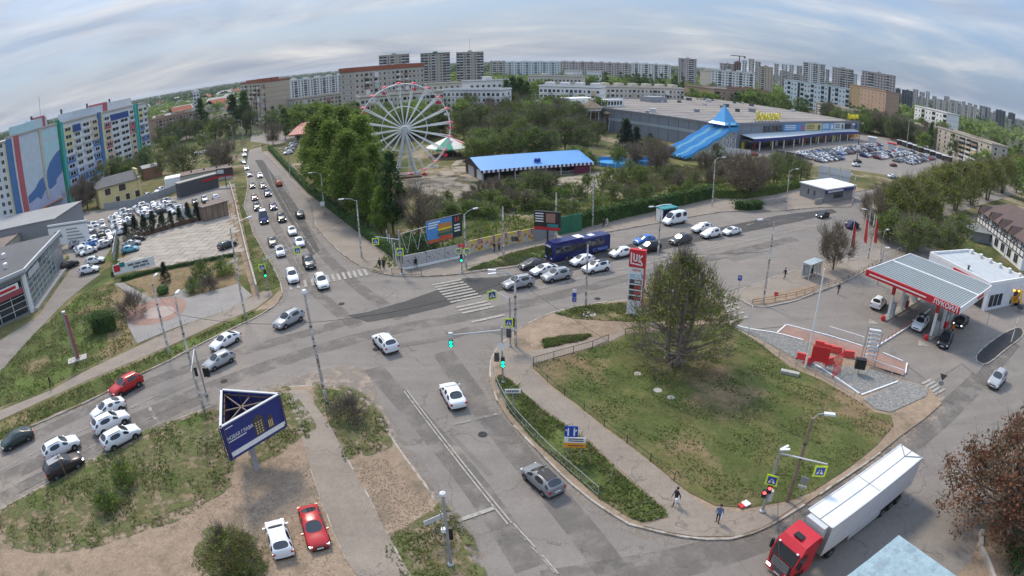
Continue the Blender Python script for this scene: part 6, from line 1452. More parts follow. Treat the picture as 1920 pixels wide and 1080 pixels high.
for (a0, a1, d0, d1, n, ks, h0, h1, lb) in FAR:
  for i in range(n):
    a = R(rs.uniform(a0, a1)); d = rs.uniform(d0, d1); k = rs.choice(ks)
    if d > 345:
      FARSTUFF.append((k, math.sin(a) * d, math.cos(a) * d, rs.uniform(h0, h1))); continue
    tree(k, (math.sin(a) * d, math.cos(a) * d), rs.uniform(h0, h1), lb + {'fartree': ', olive one', 'farpoplar': ', dark tall one', 'farspring': ', fresh green one'}[k], lb)

vs_, fs_, ms_ = [], [], []
FM = {'fartree': lm_olive, 'farpoplar': lm_dark, 'farspring': lm_spring}
for j, k in enumerate(FM):
  me = KIND[k][0][0]; v0 = np.empty(len(me.vertices) * 3, np.float32); me.vertices.foreach_get('co', v0); v0 = v0.reshape(-1, 3)[::1]; nq = len(v0) // 4
  for (kk, x, y, h) in FARSTUFF:
    if kk != k: continue
    c = h / BASEH[k]; an = rs.uniform(0, 6.3); ca, sa = math.cos(an) * c, math.sin(an) * c
    b = sum(len(q) for q in vs_); vs_.append(np.stack([v0[:, 0] * ca - v0[:, 1] * sa + x, v0[:, 0] * sa + v0[:, 1] * ca + y, v0[:, 2] * c], 1)); fs_.append(np.arange(nq * 4).reshape(-1, 4) + b); ms_.append(np.full(nq, j))
inst('town_trees', np_mesh('town_trees', np.concatenate(vs_), np.concatenate(fs_), list(FM.values()), np.concatenate(ms_)))['kind'] = 'stuff'

# ---- stuff: ground cover and far woods
def tufts(name, polys, n, h, w, mats, seed, z=0.13, thin=-0.5, spread=1.2):
  rg = np.random.default_rng(seed)
  allv = []
  for poly in polys:
    a = np.array(poly); lo, hi = a.min(0), a.max(0)
    x = rg.uniform(lo[0], hi[0], n * 3); y = rg.uniform(lo[1], hi[1], n * 3)
    m = in_poly(x, y, poly); x, y = x[m][:n], y[m][:n]
    # uneven cover: clumps and bald spots
    f = np.sin(x * 0.9 + 1.3 * np.sin(y * 0.5)) + np.sin(y * 1.1 + 1.7 * np.sin(x * 0.37)) + 0.8 * np.sin(x * 2.3 + y * 1.9)
    m = f + rg.normal(0, 0.8, len(x)) > thin
    allv.append(np.stack([x[m], y[m]], 1))
  p = np.concatenate(allv); k = len(p)
  hh = h * rg.uniform(0.4, 1.3, k); a = rg.uniform(0, 2 * PI, k); ww = w * rg.uniform(0.6, 1.4, k)
  lean = rg.normal(0, spread, (k, 2)) * hh[:, None]
  v = np.empty((k, 2, 3, 3))
  for j in range(2):
    aj = a + j * PI / 2
    v[:, j, 0, :2] = p + np.stack([np.cos(aj), np.sin(aj)], 1) * ww[:, None] * 0.5; v[:, j, 0, 2] = z
    v[:, j, 1, :2] = p - np.stack([np.cos(aj), np.sin(aj)], 1) * ww[:, None] * 0.5; v[:, j, 1, 2] = z
    v[:, j, 2, :2] = p + lean * (1 - 2 * j * 0.5); v[:, j, 2, 2] = z + hh
  vv = v.reshape(-1, 3); f = np.arange(len(vv)).reshape(-1, 3)
  mi = np.repeat((rg.random(k) < 0.22).astype(int), 2)
  o = inst(name, np_mesh(name, vv, f, mats, mi)); o['kind'] = 'stuff'
  return o
tufts('lawn_grass', [LAWN_SE], 18000, 0.10, 0.15, [lm_grass, lm_grassdry], 1, 0.19, thin=0.3)
tufts('lawn_grass', [VERGE_SE, VERGE_N, VERGE_N2], 4500, 0.22, 0.16, [lm_grass, lm_grassdry], 2, 0.19)
tufts('rough_grass', [grow(GR_SW1, 1.0)], 9000, 0.13, 0.17, [lm_grass, lm_grassdry], 3, 0.19, thin=0.5)
tufts('rough_grass', [grow(g, 0.7) for g in (GR_SW2, GR_SW3, GR_SW4, GR_SW6)], 1800, 0.12, 0.16, [lm_grass, lm_grassdry], 4, 0.19, thin=0.2)
tufts('verge_grass', [[(-60.11, 38.89), (-54.76, 46.21), (-47.24, 55.77), (-40.4, 65.7), (-36.3, 71.5), (-35.6, 69.9), (-39.36, 63.61), (-45.22, 53.58), (-49.58, 45.88), (-54.77, 39.65), (-57.2, 35.95)], [(-79.6, 156.1), (-81.8, 167.3), (-78.9, 162.8), (-67.2, 135.8), (-62, 126.7), (-53.6, 111), (-46.1, 98.9), (-40.8, 90.4), (-37.5, 84.7), (-35.6, 81), (-37.3, 78.9), (-39.5, 79.6), (-48.3, 96.7), (-66.2, 130)], [(-7.2, 86.1), (-4.6, 89.6), (0.1, 94.5), (7.1, 99.5), (9.1, 98.2), (6.6, 92.6), (1.6, 88.9)]], 5200, 0.2, 0.2, [lm_grass, lm_grassdry], 5, 0.19)
tufts('lawn_grass', [[(-63.3, 42), (-57.8, 48.1), (-55.5, 53.1), (-51.2, 60.3), (-58.1, 68.5), (-71.7, 83.6), (-74.3, 80.6), (-76.6, 78.2), (-74.5, 61.4), (-71.5, 50)]], 7000, 0.16, 0.22, [lm_grass, lm_grassdry], 6, 0.19)
tufts('weeds', [[(-22.1, 88), (-17, 89), (-9.7, 93.8), (10, 105.2), (42.5, 130.8), (83.2, 154.2), (103.4, 202.3), (29.8, 168.9), (13.7, 146.8), (-19.2, 132), (-20, 106.9)]], 14000, 0.6, 0.45, [lm_spring, lm_grassdry], 7, 0.1, spread=0.35)
tufts('reeds', [[(26.9, 130), (45.9, 151.7), (69.5, 155.1), (74.1, 184.3), (37, 165.4), (26.3, 140.9)]], 9000, 1.1, 0.3, [lm_grassdry, lm_brown], 8, 0.1, spread=0.2)
tufts('weeds', [[(-330, 120), (-180, 120), (-180, 240), (-120, 330), (-330, 330)]], 9000, 1.0, 0.8, [lm_olive, lm_grassdry], 9, 0.1)
tufts('weeds', [EB, [(150, 62), (95, 56), (90, 20), (150, 10)]], 3000, 0.4, 0.4, [lm_grass, lm_grassdry], 10, 0.12)
# loose stones on the gravel beds and rubble on the bare earth
def stones(name, polys, n, s, mat, seed, z=0.19):
  rg = np.random.default_rng(seed); ps = []
  for poly in polys:
    a = np.array(poly); lo, hi = a.min(0), a.max(0)
    x = rg.uniform(lo[0], hi[0], n * 3); y = rg.uniform(lo[1], hi[1], n * 3); m = in_poly(x, y, poly)
    ps.append(np.stack([x[m][:n], y[m][:n]], 1))
  p = np.concatenate(ps); k = len(p); r = s * rg.uniform(0.4, 1.5, k)
  b = rg.normal(size=(k, 4, 3)); b[:, 0] = [0, 0, 0.8]; b[:, 1:, 2] = -0.2
  for j in range(3):
    an = 2 * PI * j / 3 + rg.uniform(-0.4, 0.4, k); b[:, j + 1, 0] = np.cos(an); b[:, j + 1, 1] = np.sin(an)
  v = b * r[:, None, None]; v[:, :, :2] += p[:, None, :]; v[:, :, 2] += z
  f = np.array([[0, 1, 2], [0, 2, 3], [0, 3, 1]])[None] + (np.arange(k) * 4)[:, None, None]
  o = inst(name, np_mesh(name, v.reshape(-1, 3), f.reshape(-1, 3), [mat])); o['kind'] = 'stuff'
m_stone = M('loose_stone', (0.27, 0.265, 0.25), 0.95, ((3, 0.35),), 'obj', spec=0.1)
m_clod = M('earth_clod', (0.25, 0.19, 0.14), 0.95, ((1, 0.3),), 'obj', spec=0.1)
stones('gravel', [GRAV1, GRAV2], 5200, 0.085, m_stone, 21)
stones('rubble', [[(-25.27, 32.81), (-23.15, 37.57), (-19.31, 40.38), (-16.77, 36.83), (-12.09, 26.4), (-17.43, 25.08), (-24.41, 28.96), (-30.47, 26.92), (-31.43, 23.44)], [(-16.3, 36.87), (-13.98, 39.28), (-11.27, 40.2), (-8.98, 37.4), (-5.95, 33.6), (-8.12, 31.12), (-9.24, 30.47)]], 1500, 0.06, m_clod, 22, 0.15)
stones('rubble', [[(-16.4, 139.8), (-7.1, 133.4), (-8.8, 121.5), (-16.8, 113.9), (-20.6, 124.9)], [(20.9, 160.7), (25.2, 150.2), (14.6, 129.9), (7, 122.9)]], 700, 0.35, M('pale_rubble', (0.36, 0.31, 0.25), 0.95, ((1, 0.2),), 'obj'), 23, 0.12)
rg = np.random.default_rng(31)
def woodland(name, n, a0, a1, d0, d1, h, size, mat):
  a = np.radians(rg.uniform(a0, a1, n)); d = np.sqrt(rg.uniform(d0 ** 2, d1 ** 2, n))
  d = d0 + (d - d0) * rg.uniform(0.2, 1, n)
  c = np.stack([np.sin(a) * d, np.cos(a) * d, np.zeros(n)], 1)
  k = np.repeat(np.arange(n), 16)
  pos = c[k] + rg.normal(size=(len(k), 3)) * np.array([h * 0.7, h * 0.7, 0]); pos[:, 2] = h * np.sqrt(rg.uniform(0, 1, len(k)))
  v, f = leaf_cards(rg, pos, size)
  o = inst(name, np_mesh(name, v, f, [mat])); o['kind'] = 'stuff'
woodland('woodland', 1300, -52, 56, 700, 1700, 9, 6.5, lm_olive)
woodland('woodland', 2600, -58, 60, 1300, 8800, 12, 15, lm_dark)

# ---------------------------------------------------------------- fairground rides
fw = empty('ferris_wheel', (*(-29.2, 164.2), 0), R(12), 'white ferris wheel with red umbrella-topped cabins', 'ferris wheel')
HUB, RW, WD = 13.6, 12.8, 0.9
m_fw = P_('ferris_white', (0.75, 0.76, 0.75), 0.5); m_umb = P_('umbrella_red', (0.60, 0.05, 0.07), 0.6, 0.15)
def ring(r, y, w, n=40): return MB().tube([(r * math.cos(2 * PI * i / n), y, HUB + r * math.sin(2 * PI * i / n)) for i in range(n + 1)], w, 5, cap=False)
for y in (-WD, WD): ring(RW, y, 0.11).build('rim', m_fw, fw); ring(RW * 0.5, y, 0.06).build('inner_ring', m_fw, fw)
for k in range(20):
  a = 2 * PI * k / 20 + 0.08; c, s = math.cos(a), math.sin(a)
  for y in (-WD, WD):
    for d in (-0.012, 0.028): MB().bar((c * 0.6, y * 0.9, HUB + s * 0.6), (math.cos(a + d) * RW, y, HUB + math.sin(a + d) * RW), 0.14, 0.14).build('spoke', m_fw, fw)
  MB().bar((c * RW, -WD, HUB + s * RW), (c * RW, WD, HUB + s * RW), 0.12, 0.12).build('axle', m_fw, fw)
  if k in (11, 12): continue
  cx, cz = c * (RW + 0.15), HUB + s * (RW + 0.15)
  cb = MB().lathe([(0.5, -1.9), (0.75, -1.7), (0.8, -1.15), (0.72, -1.15), (0.6, -1.6), (0, -1.65)], 10).tube([(0, 0, -1.7), (0, 0, 0.15)], 0.05, 4).build('cabin', m_whitepaint if k % 2 else m_umb, fw, (cx, 0, cz))
  MB().lathe([(1.0, 0.0), (0.75, 0.28), (0.1, 0.5), (0, 0.5)], 10).build('cabin_roof', m_umb, cb)
hb = MB().lathe([(0.9, -WD - 0.5), (0.9, WD + 0.5)], 14).build('hub', m_palegrey, fw, (0, 0, HUB)); hb.rotation_euler = (PI / 2, 0, 0)
for y, dx in ((-1, -2.9), (-1, 2.9), (1, -2.9), (1, 2.9)):
  lg = MB(); lg.tube([(0, y * (WD + 0.5), HUB), (dx * 0.45, y * (WD + 0.9), HUB * 0.5), (dx, y * (WD + 1.5), 0)], [0.34, 0.4, 0.46], 7); lg.build('support_leg', m_palegrey, fw)
for z in (3.0, 6.0): MB().bar((-2.9 * (1 - z / 13), -2, z), (2.9 * (1 - z / 13), -2, z), 0.15, 0.15).build('brace', m_palegrey, fw)
MB().box(-4, -3.5, 0, 4, 3.5, 0.6).build('platform', m_rust, fw)

ca = empty('carousel', (*(-20.4, 197.5), 0), 0.3, 'round carousel with a white, green and red tent roof', 'carousel')
m_cream2 = P_('tent_cream', (0.62, 0.60, 0.52), 0.8); m_tg = P_('tent_green', (0.03, 0.25, 0.15), 0.8)
for k in range(16):
  a0, a1 = 2 * PI * k / 16, 2 * PI * (k + 1) / 16; pt = lambda a, r, z: (r * math.cos(a), r * math.sin(a), z)
  m = m_tg if k in (10, 11) else m_red if k in (14,) else m_cream2
  MB().poly([pt(a0, 7.6, 3.4), pt(a1, 7.6, 3.4), pt(a1, 0.4, 6.6), pt(a0, 0.4, 6.6)]).poly([pt(a0, 7.6, 2.9), pt(a1, 7.6, 2.9), pt(a1, 7.6, 3.4), pt(a0, 7.6, 3.4)]).build('roof_panel', m, ca)
  if k % 2 == 0: MB().tube([pt(a0, 6.6, 0.3), pt(a0, 6.6, 3.3)], 0.1, 5).build('post', m_wood, ca)
MB().lathe([(7.0, 0), (7.0, 0.5), (0, 0.5)], 20).build('floor', m_wood, ca); MB().lathe([(2.2, 0.5), (2.2, 4.6)], 12).build('drum', m_darkwood, ca); MB().lathe([(0.4, 6.5), (0.15, 7.3), (0, 7.3)], 8).build('finial', m_red, ca)

T0 = Vector((74.4, 204.1)); SD = (Vector((53.7, 193.2)) - T0); SL = SD.length
ws = empty('water_slide', (*T0, 0), math.atan2(SD.y, SD.x), 'blue water slide tower with a pointed roof and parallel chutes on white scaffolding', 'water slide')
m_sl = P_('slide_blue', (0.06, 0.30, 0.60), 0.35, 0.08); m_sl2 = P_('slide_cyan', (0.20, 0.47, 0.64), 0.35, 0.08)
ZT = 9.0
def zs(t): return ZT * (1 - t) ** 1.15 + 0.9 + 0.2 * math.sin(t * 20)
for k in range(5):
  y = (-5.6, -3.1, -0.4, 2.1, 4.6)[k]; m = m_sl2 if k % 2 else m_sl; mb = MB(); n = 22
  for i in range(n):
    for (ya, yb, za, zb) in ((0, 0.12, 0.75, 0.75), (0.12, 0.5, 0.75, 0.1), (0.5, 1.2, 0.1, 0.1), (1.2, 1.58, 0.1, 0.75), (1.58, 1.7, 0.75, 0.75), (0, 0, -0.3, 0.75), (1.7, 1.7, 0.75, -0.3)):
      t0, t1 = i / n, (i + 1) / n
      mb.poly([(SL * t0, y + ya, zs(t0) + za), (SL * t0, y + yb, zs(t0) + zb), (SL * t1, y + yb, zs(t1) + zb), (SL * t1, y + ya, zs(t1) + za)])
  mb.build('chute', m, ws)
MB().box(-5, -4.4, ZT + 0.3, 0.4, 5.4, ZT + 0.7).build('deck', m_sl, ws)
for x, y in ((-4.7, -4.1), (0, -4.1), (-4.7, 5.1), (0, 5.1), (-2.3, -4.1)): MB().box(x - 0.2, y - 0.2, ZT + 0.7, x + 0.2, y + 0.2, ZT + 3.6).build('roof_post', m_sl, ws)
for y in (-4.3, 5.2): MB().box(-5, y, ZT + 0.7, 0.2, y + 0.1, ZT + 1.9).build('deck_rail', m_sl, ws)
MB().box(-5, -4.3, ZT + 0.7, -4.9, 5.2, ZT + 3.4).build('deck_wall', m_sl, ws)
MB().lathe([(5.9, 0), (4.4, 0.9), (0, 0.9)], 4, 0, (-2.2, 0.5, ZT + 2.6), PI / 4).build('roof_skirt', m_sl2, ws)
MB().lathe([(4.6, 0), (0.05, 6.0), (0, 6.0)], 4, 0, (-2.2, 0.5, ZT + 3.3), PI / 4).build('spire', m_sl, ws); MB().tube([(-2.2, 0.5, ZT + 9), (-2.2, 0.5, ZT + 12)], 0.06, 4).build('mast', m_whitepaint, ws)
for y in (-4.0, -1.3, 1.6, 4.6):
  n = 9; sc_f = MB()
  xs_ = [-4.5 + (SL * 0.75 + 4.5) * i / n for i in range(n + 1)]
  top = lambda x: ZT if x < 0 else zs(x / SL) - 0.4
  for i, x in enumerate(xs_):
    sc_f.bar((x, y, 0), (x, y, top(x)), 0.16, 0.16)
    if i < n:
      x1 = xs_[i + 1]
      for j in range(3):
        z0, z1 = j * 3.0, min((j + 1) * 3.0, top(x1))
        if z1 > z0 + 0.5: sc_f.bar((x, y, z0), (x1, y, z1), 0.11, 0.11); sc_f.bar((x, y, z1), (x1, y, z0), 0.11, 0.11); sc_f.bar((x, y, z1), (x1, y, z1), 0.11, 0.11)
  o = sc_f.build('scaffold', m_whitepaint, ws); o['kind'] = 'stuff'
for p, r, rz, lb in (((41.5, 182.4), 4.5, 0.4, 'low blue curved splash pool end beside the slide'), ((31.6, 179.6), 6.5, 0.1, 'low round blue pool wall right of the pavilion')):
  o = empty('splash_pool', (*p, 0), rz, lb, 'pool')
  MB().lathe([(r, 0), (r, 1.3), (r - 0.25, 1.3), (r - 0.25, 0.4), (0, 0.4)], 18).build('basin', m_sl, o)
  for k in range(18): MB().box(r + 0.02, -0.08, 0, r + 0.12, 0.08, 1.3).build('rib', m_palegrey, o, (0, 0, 0), 2 * PI * k / 18)
o = MB().box(-6, -0.1, 0, 6, 0.1, 2.4).build('screen_wall', m_whitepaint, None, (*(82.7, 207.4), 0), R(-30)); tag(o, 'pale screen wall right of the slide scaffold', 'wall', kind='thing')
for p, h, r, rr, lb, cn in (((35.7, 263.9), 14.5, 4.6, 6.2, 'thatched brown tower with a white balcony beside the shopping centre', True), ((44.3, 265), 11.0, 2.6, 3.3, 'slim dark lattice tower with a small thatched cap', False)):
  o = empty('fairground_tower', (*p, 0), 0.2, lb, 'tower')
  MB().lathe([(r * 0.8, 0), (r * 0.75, h * 0.62)], 9).build('shaft', m_darkwood, o)
  for k in range(12):
    a = 2 * PI * k / 12; MB().bar((r * math.cos(a), r * math.sin(a), 0), (r * 0.85 * math.cos(a + 0.3), r * 0.85 * math.sin(a + 0.3), h * 0.7), 0.3, 0.3).build('pole', m_wood if k % 2 else m_palegrey, o)
  MB().lathe([(r * 0.9, h * 0.6), (r * 0.9, h * 0.74)], 9).build('gallery', m_wood, o)
  if cn: MB().lathe([(r * 1.1, h * 0.66), (r * 1.12, h * 0.72), (r * 1.05, h * 0.72)], 9).build('balcony', m_whitepaint, o)
  MB().lathe([(rr * (0.95 if cn else 1), h * 0.74), (rr * 0.4, h * 0.88), (0.1, h), (0, h)], 8).build('thatch', P_('thatch', (0.20, 0.155, 0.105), 0.95, 0.2), o)

# ---------------------------------------------------------------- filling station
q = [(50.4, 68.7), (57.7, 54.6), (71.5, 62.6), (64.3, 76.9)]
O = Vector(q[0]); ux = (Vector(q[1]) - O); LC = ux.length; rzc = math.atan2(ux.y, ux.x); DC = (Vector(q[3]) - O).length
st = empty('station_canopy', (*O, 0), rzc, 'filling station canopy with a grey ribbed roof and red fascia', 'canopy')
m_rib = M('ribbed_roof', (0.20, 0.225, 0.225), 0.5, ((0.2, 0.08), (1.5, 0.08)), 'obj', spec=0.3)
MB().box(0.15, 0.15, 5.75, LC - 0.15, DC - 0.15, 6.15).build('roof', m_rib, st)
RIBM = MB().box(-0.06, 0.2, 0, 0.06, DC - 0.2, 0.07).mesh('roof_rib', P_('roof_rib_grey', (0.33, 0.36, 0.36)))
for i in range(int(LC / 0.42)): inst('roof_rib', RIBM, st, (0.3 + i * 0.42, 0, 6.15))
MB().box(0, DC * 0.55, 6.15, LC, DC * 0.55 + 0.35, 6.32).build('roof_gutter', m_whitepaint, st)
MB().box(-0.1, -0.12, 5.45, LC + 0.1, 0.15, 6.4).build('fascia', m_red, st); MB().box(0.6, -0.16, 5.8, LC * 0.66, -0.12, 5.98).build('fascia_stripe', m_whitepaint, st)
MB().box(LC, 0.15, 5.45, LC + 0.14, DC, 6.4).build('side_fascia', m_whitepaint, st); MB().box(-0.12, 0.15, 5.45, 0.02, DC, 6.4).build('side_fascia', m_whitepaint, st); MB().box(-0.1, DC - 0.1, 5.45, LC + 0.1, DC + 0.05, 6.4).build('back_fascia', m_whitepaint, st)
MB().box(LC + 0.15, DC * 0.52, 5.7, LC + 0.18, DC * 0.72, 6.15).build('side_emblem', m_red, st)
lettering('ЛУКОЙЛ', 0.92, m_whitepaint, st, (LC * 0.865, -0.17, 5.92), bold=0.02, sx=1.05)
loc = lambda p: Matrix.Rotation(-rzc, 2) @ (Vector(p) - O)
for pa, pb in (((53.4, 65.5), (65.4, 72.4)), ((57.1, 58.8), (67.1, 63.9))):
  a, b = loc(pa), loc(pb); an = math.atan2((b - a).y, (b - a).x); IL = (b - a).length
  isl = MB().box(-0.6, -0.65, 0, IL, 0.65, 0.18).build('island', m_conc, st, (a.x, a.y, 0), an)
  for k in range(3):
    x = 0.8 + k * IL * 0.36
    MB().box(x, -0.2, 0.18, x + 0.4, 0.2, 5.5).build('column', m_whitepaint, isl); MB().box(x - 0.03, -0.23, 3.6, x + 0.43, 0.23, 5.45).build('column_wrap', m_red if k == 0 else m_palegrey, isl)
    pm = MB().box(x + 0.9, -0.35, 0.18, x + 1.9, 0.35, 2.0).build('fuel_pump', m_palegrey, isl); 
  MB().box(IL * 0.5, -0.5, 0.18, IL * 0.5 + 1.2, 0.5, 1.2).build('display_stand', m_red, isl)
  MB().lathe([(0.35, 0.0), (0.38, 0.7), (0.3, 0.75)], 8).build('red_bin', m_red, isl, (-1.0, 0, 0.0))
FL, FR = Vector((74.1, 81.4)), Vector((76.8, 66.4)); BR = Vector((87.9, 73.2)); e = FR - FL; LS = e.length
sh = empty('station_shop', (*FL, 0), math.atan2(e.y, e.x), 'white flat-roofed filling station shop behind the canopy', 'shop')
DS = (BR - FR).length
MB().box(0, 0, -0.2, LS, DS, 4.5).build('wall', P_('shop_white', (0.60, 0.62, 0.65), 0.6), sh); MB().box(0.3, 0.3, 4.5, LS - 0.3, DS - 0.3, 4.56).build('roof', P_('roof_pale', (0.40, 0.42, 0.43), 0.8), sh)
for a in ((0, 0, LS, 0.3), (0, DS - 0.3, LS, DS), (0, 0.3, 0.3, DS - 0.3), (LS - 0.3, 0.3, LS, DS - 0.3)): MB().box(a[0], a[1], 4.5, a[2], a[3], 5.0).build('parapet', m_whitepaint, sh)
for k in range(6): MB().box(LS * (k + 0.5) / 6 - 0.25, DS - 0.9, 4.56, LS * (k + 0.5) / 6 + 0.25, DS + 0.1, 5.3).build('parapet_fin', m_whitepaint, sh)
MB().box(LS * 0.42, -0.15, 3.7, LS * 0.76, 0, 4.4).build('red_sign', m_red, sh); MB().box(LS * 0.3, -0.06, 0.2, LS * 0.95, 0, 2.6).build('shop_window', m_glass_dark, sh)
for k in range(3): MB().box(LS, 1 + k * 1.6, 0.6, LS + 0.06, 2.3 + k * 1.6, 2.7).build('side_window', m_glass_dark, sh)
MB().box(LS - 3.5, -0.1, 3.2, LS - 2.2, 0, 3.6).build('red_plate', m_red, sh)
MB().lathe([(0.2, 0), (0.2, 0.6), (0.4, 0.7), (0, 0.9)], 8).build('roof_vent', m_darkgrey, sh, (LS * 0.55, 2, 4.56))
# price pylon
py = empty('price_pylon', (*(15.72, 69.29), 0.1), R(-24), 'tall red and white fuel price pylon beside the spreading tree', 'pylon')
MB().box(-0.95, -0.3, 0, 0.95, 0.3, 6.6).build('column', m_whitepaint, py); MB().box(0.95, -0.32, 0.0, 1.08, 0.32, 6.6).build('red_edge', m_red, py); hd = MB().box(-1.0, -0.36, 6.6, 1.1, 0.36, 8.9).build('head', m_red, py)
lg = MB()  # white angular emblem: L, U and K strokes running into each other
for a, b in (((-0.72, 8.5), (-0.72, 7.1)), ((-0.8, 7.1), (0.75, 6.95)), ((-0.38, 8.4), (-0.38, 7.5)), ((-0.38, 7.5), (0.0, 7.45)), ((0.0, 7.45), (0.0, 8.35)), ((0.3, 8.3), (0.3, 7.3)), ((0.3, 7.8), (0.72, 8.25)), ((0.3, 7.8), (0.75, 7.05))): lg.bar((a[0], -0.38, a[1]), (b[0], -0.38, b[1]), 0.04, 0.17)
lg.build('emblem', m_whitepaint, hd)
lettering('экто', 0.5, m_red, py, (0, -0.31, 6.2), bold=0.01)
for k, m in enumerate((m_teal, m_darkgrey, m_black, m_darkgrey, m_black)):
  b = MB().box(-0.78, -0.34, 5.15 - k * 0.75, 0.78, -0.3, 5.7 - k * 0.75).build('price_panel', P_('pale_blue_plate', (0.35, 0.52, 0.62)) if k == 0 else m, py)
  for j in range(4): MB().box(-0.1 + j * 0.2, -0.36, 5.25 - k * 0.75, 0.03 + j * 0.2, -0.345, 5.6 - k * 0.75).build('digit', m_redlight if k > 1 else m_whitepaint, b)
# flags
for i, (p, h, fl) in enumerate((((58.9, 86.7), 8.5, 1), ((61.8, 87.2), 9.5, 1), ((65.3, 88.7), 9, 1), ((65.1, 90.7), 9.2, 0))):
  o = empty('flagpole', (*p, 0.1), R(-60), ('red flag on a white pole nearest the bus shelter', 'middle red flag on a white pole', 'red flag on a white pole nearest the canopy', 'bare white pole between the red flags')[i], 'flag', 'flagpoles at the filling station entrance')
  MB().tube([(0, 0, 0), (0, 0, h)], [0.07, 0.045], 6).build('pole', m_whitepaint, o)
  if fl:
    mb = MB(); n = 6
    for k in range(n):
      f = lambda t: (0.06 + 0.75 * t, 0.22 * math.sin(t * 7 + i)); x0, y0 = f(k / n); x1, y1 = f((k + 1) / n)
      mb.poly([(x0, y0, h - 4.6 - 0.5 * k / n), (x1, y1, h - 4.6 - 0.5 * (k + 1) / n), (x1 * 0.55, y1, h - 0.2 - 0.9 * (k + 1) / n), (x0 * 0.55, y0, h - 0.2 - 0.9 * k / n)])
    mb.build('flag', m_red, o)
# red plastic barriers, boards, ladder stair, black box
BAR = MB().prism([(-0.75, -0.28), (0.75, -0.28), (0.75, 0.28), (-0.75, 0.28)], 0, 0.35).prism([(-0.7, -0.16), (0.7, -0.16), (0.7, 0.16), (-0.7, 0.16)], 0.35, 0.85).mesh('barrier', m_redlight)
for i, (p, a) in enumerate((((37.76, 58.11), -32), ((38.56, 57.17), -30), ((39.34, 56.51), -25), ((40.53, 55.25), -20), ((33.78, 55.39), -35), ((34.21, 54.42), 20), ((36.86, 53.96), 15))):
  o = inst('water_barrier', BAR, None, (*p, 0.12), R(a)); tag(o, ('red plastic barrier block farthest left in the back row', 'second red barrier block of the back row', 'third red barrier block of the back row', 'red barrier block at the right end beside the red grid', 'red barrier block behind the white pole', 'red barrier block in front of the white pole', 'red barrier block between the red board and red grid')[i], 'barrier', 'red plastic barrier blocks')
o = empty('notice_board', (*(35.06, 53.42), 0.1), R(-28), 'red board on two legs behind the lawn fence', 'board'); MB().box(-1.1, -0.04, 0.7, 1.1, 0.04, 2.6).build('panel', m_red, o)
for x in (-0.9, 0.9): MB().box(x - 0.05, -0.04, 0, x + 0.05, 0.04, 0.7).build('leg', m_red, o)
o = empty('grid_gate', (*(36.6, 51.45), 0.1), R(35), 'leaning red barred grid panel behind the lawn fence', 'gate')
for k in range(7): MB().bar((-1.2 + k * 0.4, 0, 0), (-0.7 + k * 0.4, 0.3, 2.6), 0.07, 0.07).build('bar', m_red, o)
for z in (0.2, 1.3, 2.4): MB().bar((-1.2 + z * 0.19, z * 0.115 - 0.08, z), (1.2 + z * 0.19, z * 0.115 - 0.08, z), 0.07, 0.07).build('rail', m_red, o)
o = empty('metal_stair', (*(42.49, 53.48), 0), R(-25), 'open grey metal stair tower beside the gravel bed', 'stair')
for x in (-0.8, 0.8):
  for y in (-0.8, 0.8): MB().bar((x, y, 0), (x, y, 4.6), 0.09, 0.09).build('upright', m_steel, o)
for k in range(7): MB().box(-0.75, -0.75 + k * 0.1, 1.4 + k * 0.5, 0.75, -0.25 + k * 0.1, 1.47 + k * 0.5).build('tread', m_palegrey, o)
for z in (2.2, 4.5): 
  for y in (-0.8, 0.8): MB().bar((-0.8, y, z), (0.8, y, z), 0.07, 0.07).build('rail', m_steel, o)
o = empty('black_box', (*(39.61, 51.15), 0.1), R(-25), 'black box on a thin post at the gravel bed', 'box'); MB().box(-0.65, -0.35, 0.8, 0.65, 0.35, 2.0).build('case', m_black, o); MB().tube([(0, 0, 0), (0, 0, 0.8)], 0.05, 5).build('post', m_steel, o)
o = MB().tube([(0, 0, 0), (0, 0, 12)], [0.13, 0.08], 7).build('white_mast', m_whitepaint, None, (*(33.38, 53.63), 0.1)); tag(o, 'tall bare white mast among the red barriers', 'mast')
o = MB().tube([(0, 0, 0), (0, 0, 3.6)], 0.09, 6).build('white_mast', m_whitepaint, None, (*(29.62, 63.17), 0.1)); tag(o, 'short white pole at the edge of the gravel bed', 'mast')
for p, q_, lb in (((41.16, 62.01), (44.78, 58.51), 'white tubular height rail at the forecourt edge'), ((41.79, 53.44), (45.47, 49.6), 'white tubular rail over the red entrance pad')):
  o = empty('guard_rail', (*p, 0), math.atan2(q_[1] - p[1], q_[0] - p[0]), lb, 'rail'); LL = math.dist(p, q_)
  MB().bar((0, 0, 1.0), (LL, 0, 1.0), 0.09, 0.09).build('top_rail', m_whitepaint, o)
  for x in (0, LL * 0.75, LL): MB().bar((x, 0, 0), (x, 0, 1.0), 0.09, 0.09).build('post', m_whitepaint, o)
BOL = MB().tube([(0, 0, 0), (0, 0, 0.8)], 0.06, 6).mesh('bollard', m_redlight)
for i in range(10):
  o = inst('bollard', BOL, None, (*lerp((46.95, 57.5), (57.7, 63.7), i / 9), 0)); tag(o, 'thin red bollard in the line along the forecourt kerb', 'bollard', 'red bollards along the forecourt kerb')
o = MB().box(-1.1, -0.3, 0, 1.1, 0.3, 0.35).build('concrete_block', m_conc, None, (*(30.66, 52.23), 0.19), R(-30)); tag(o, 'pale fallen concrete beam lying on the lawn', 'concrete beam')

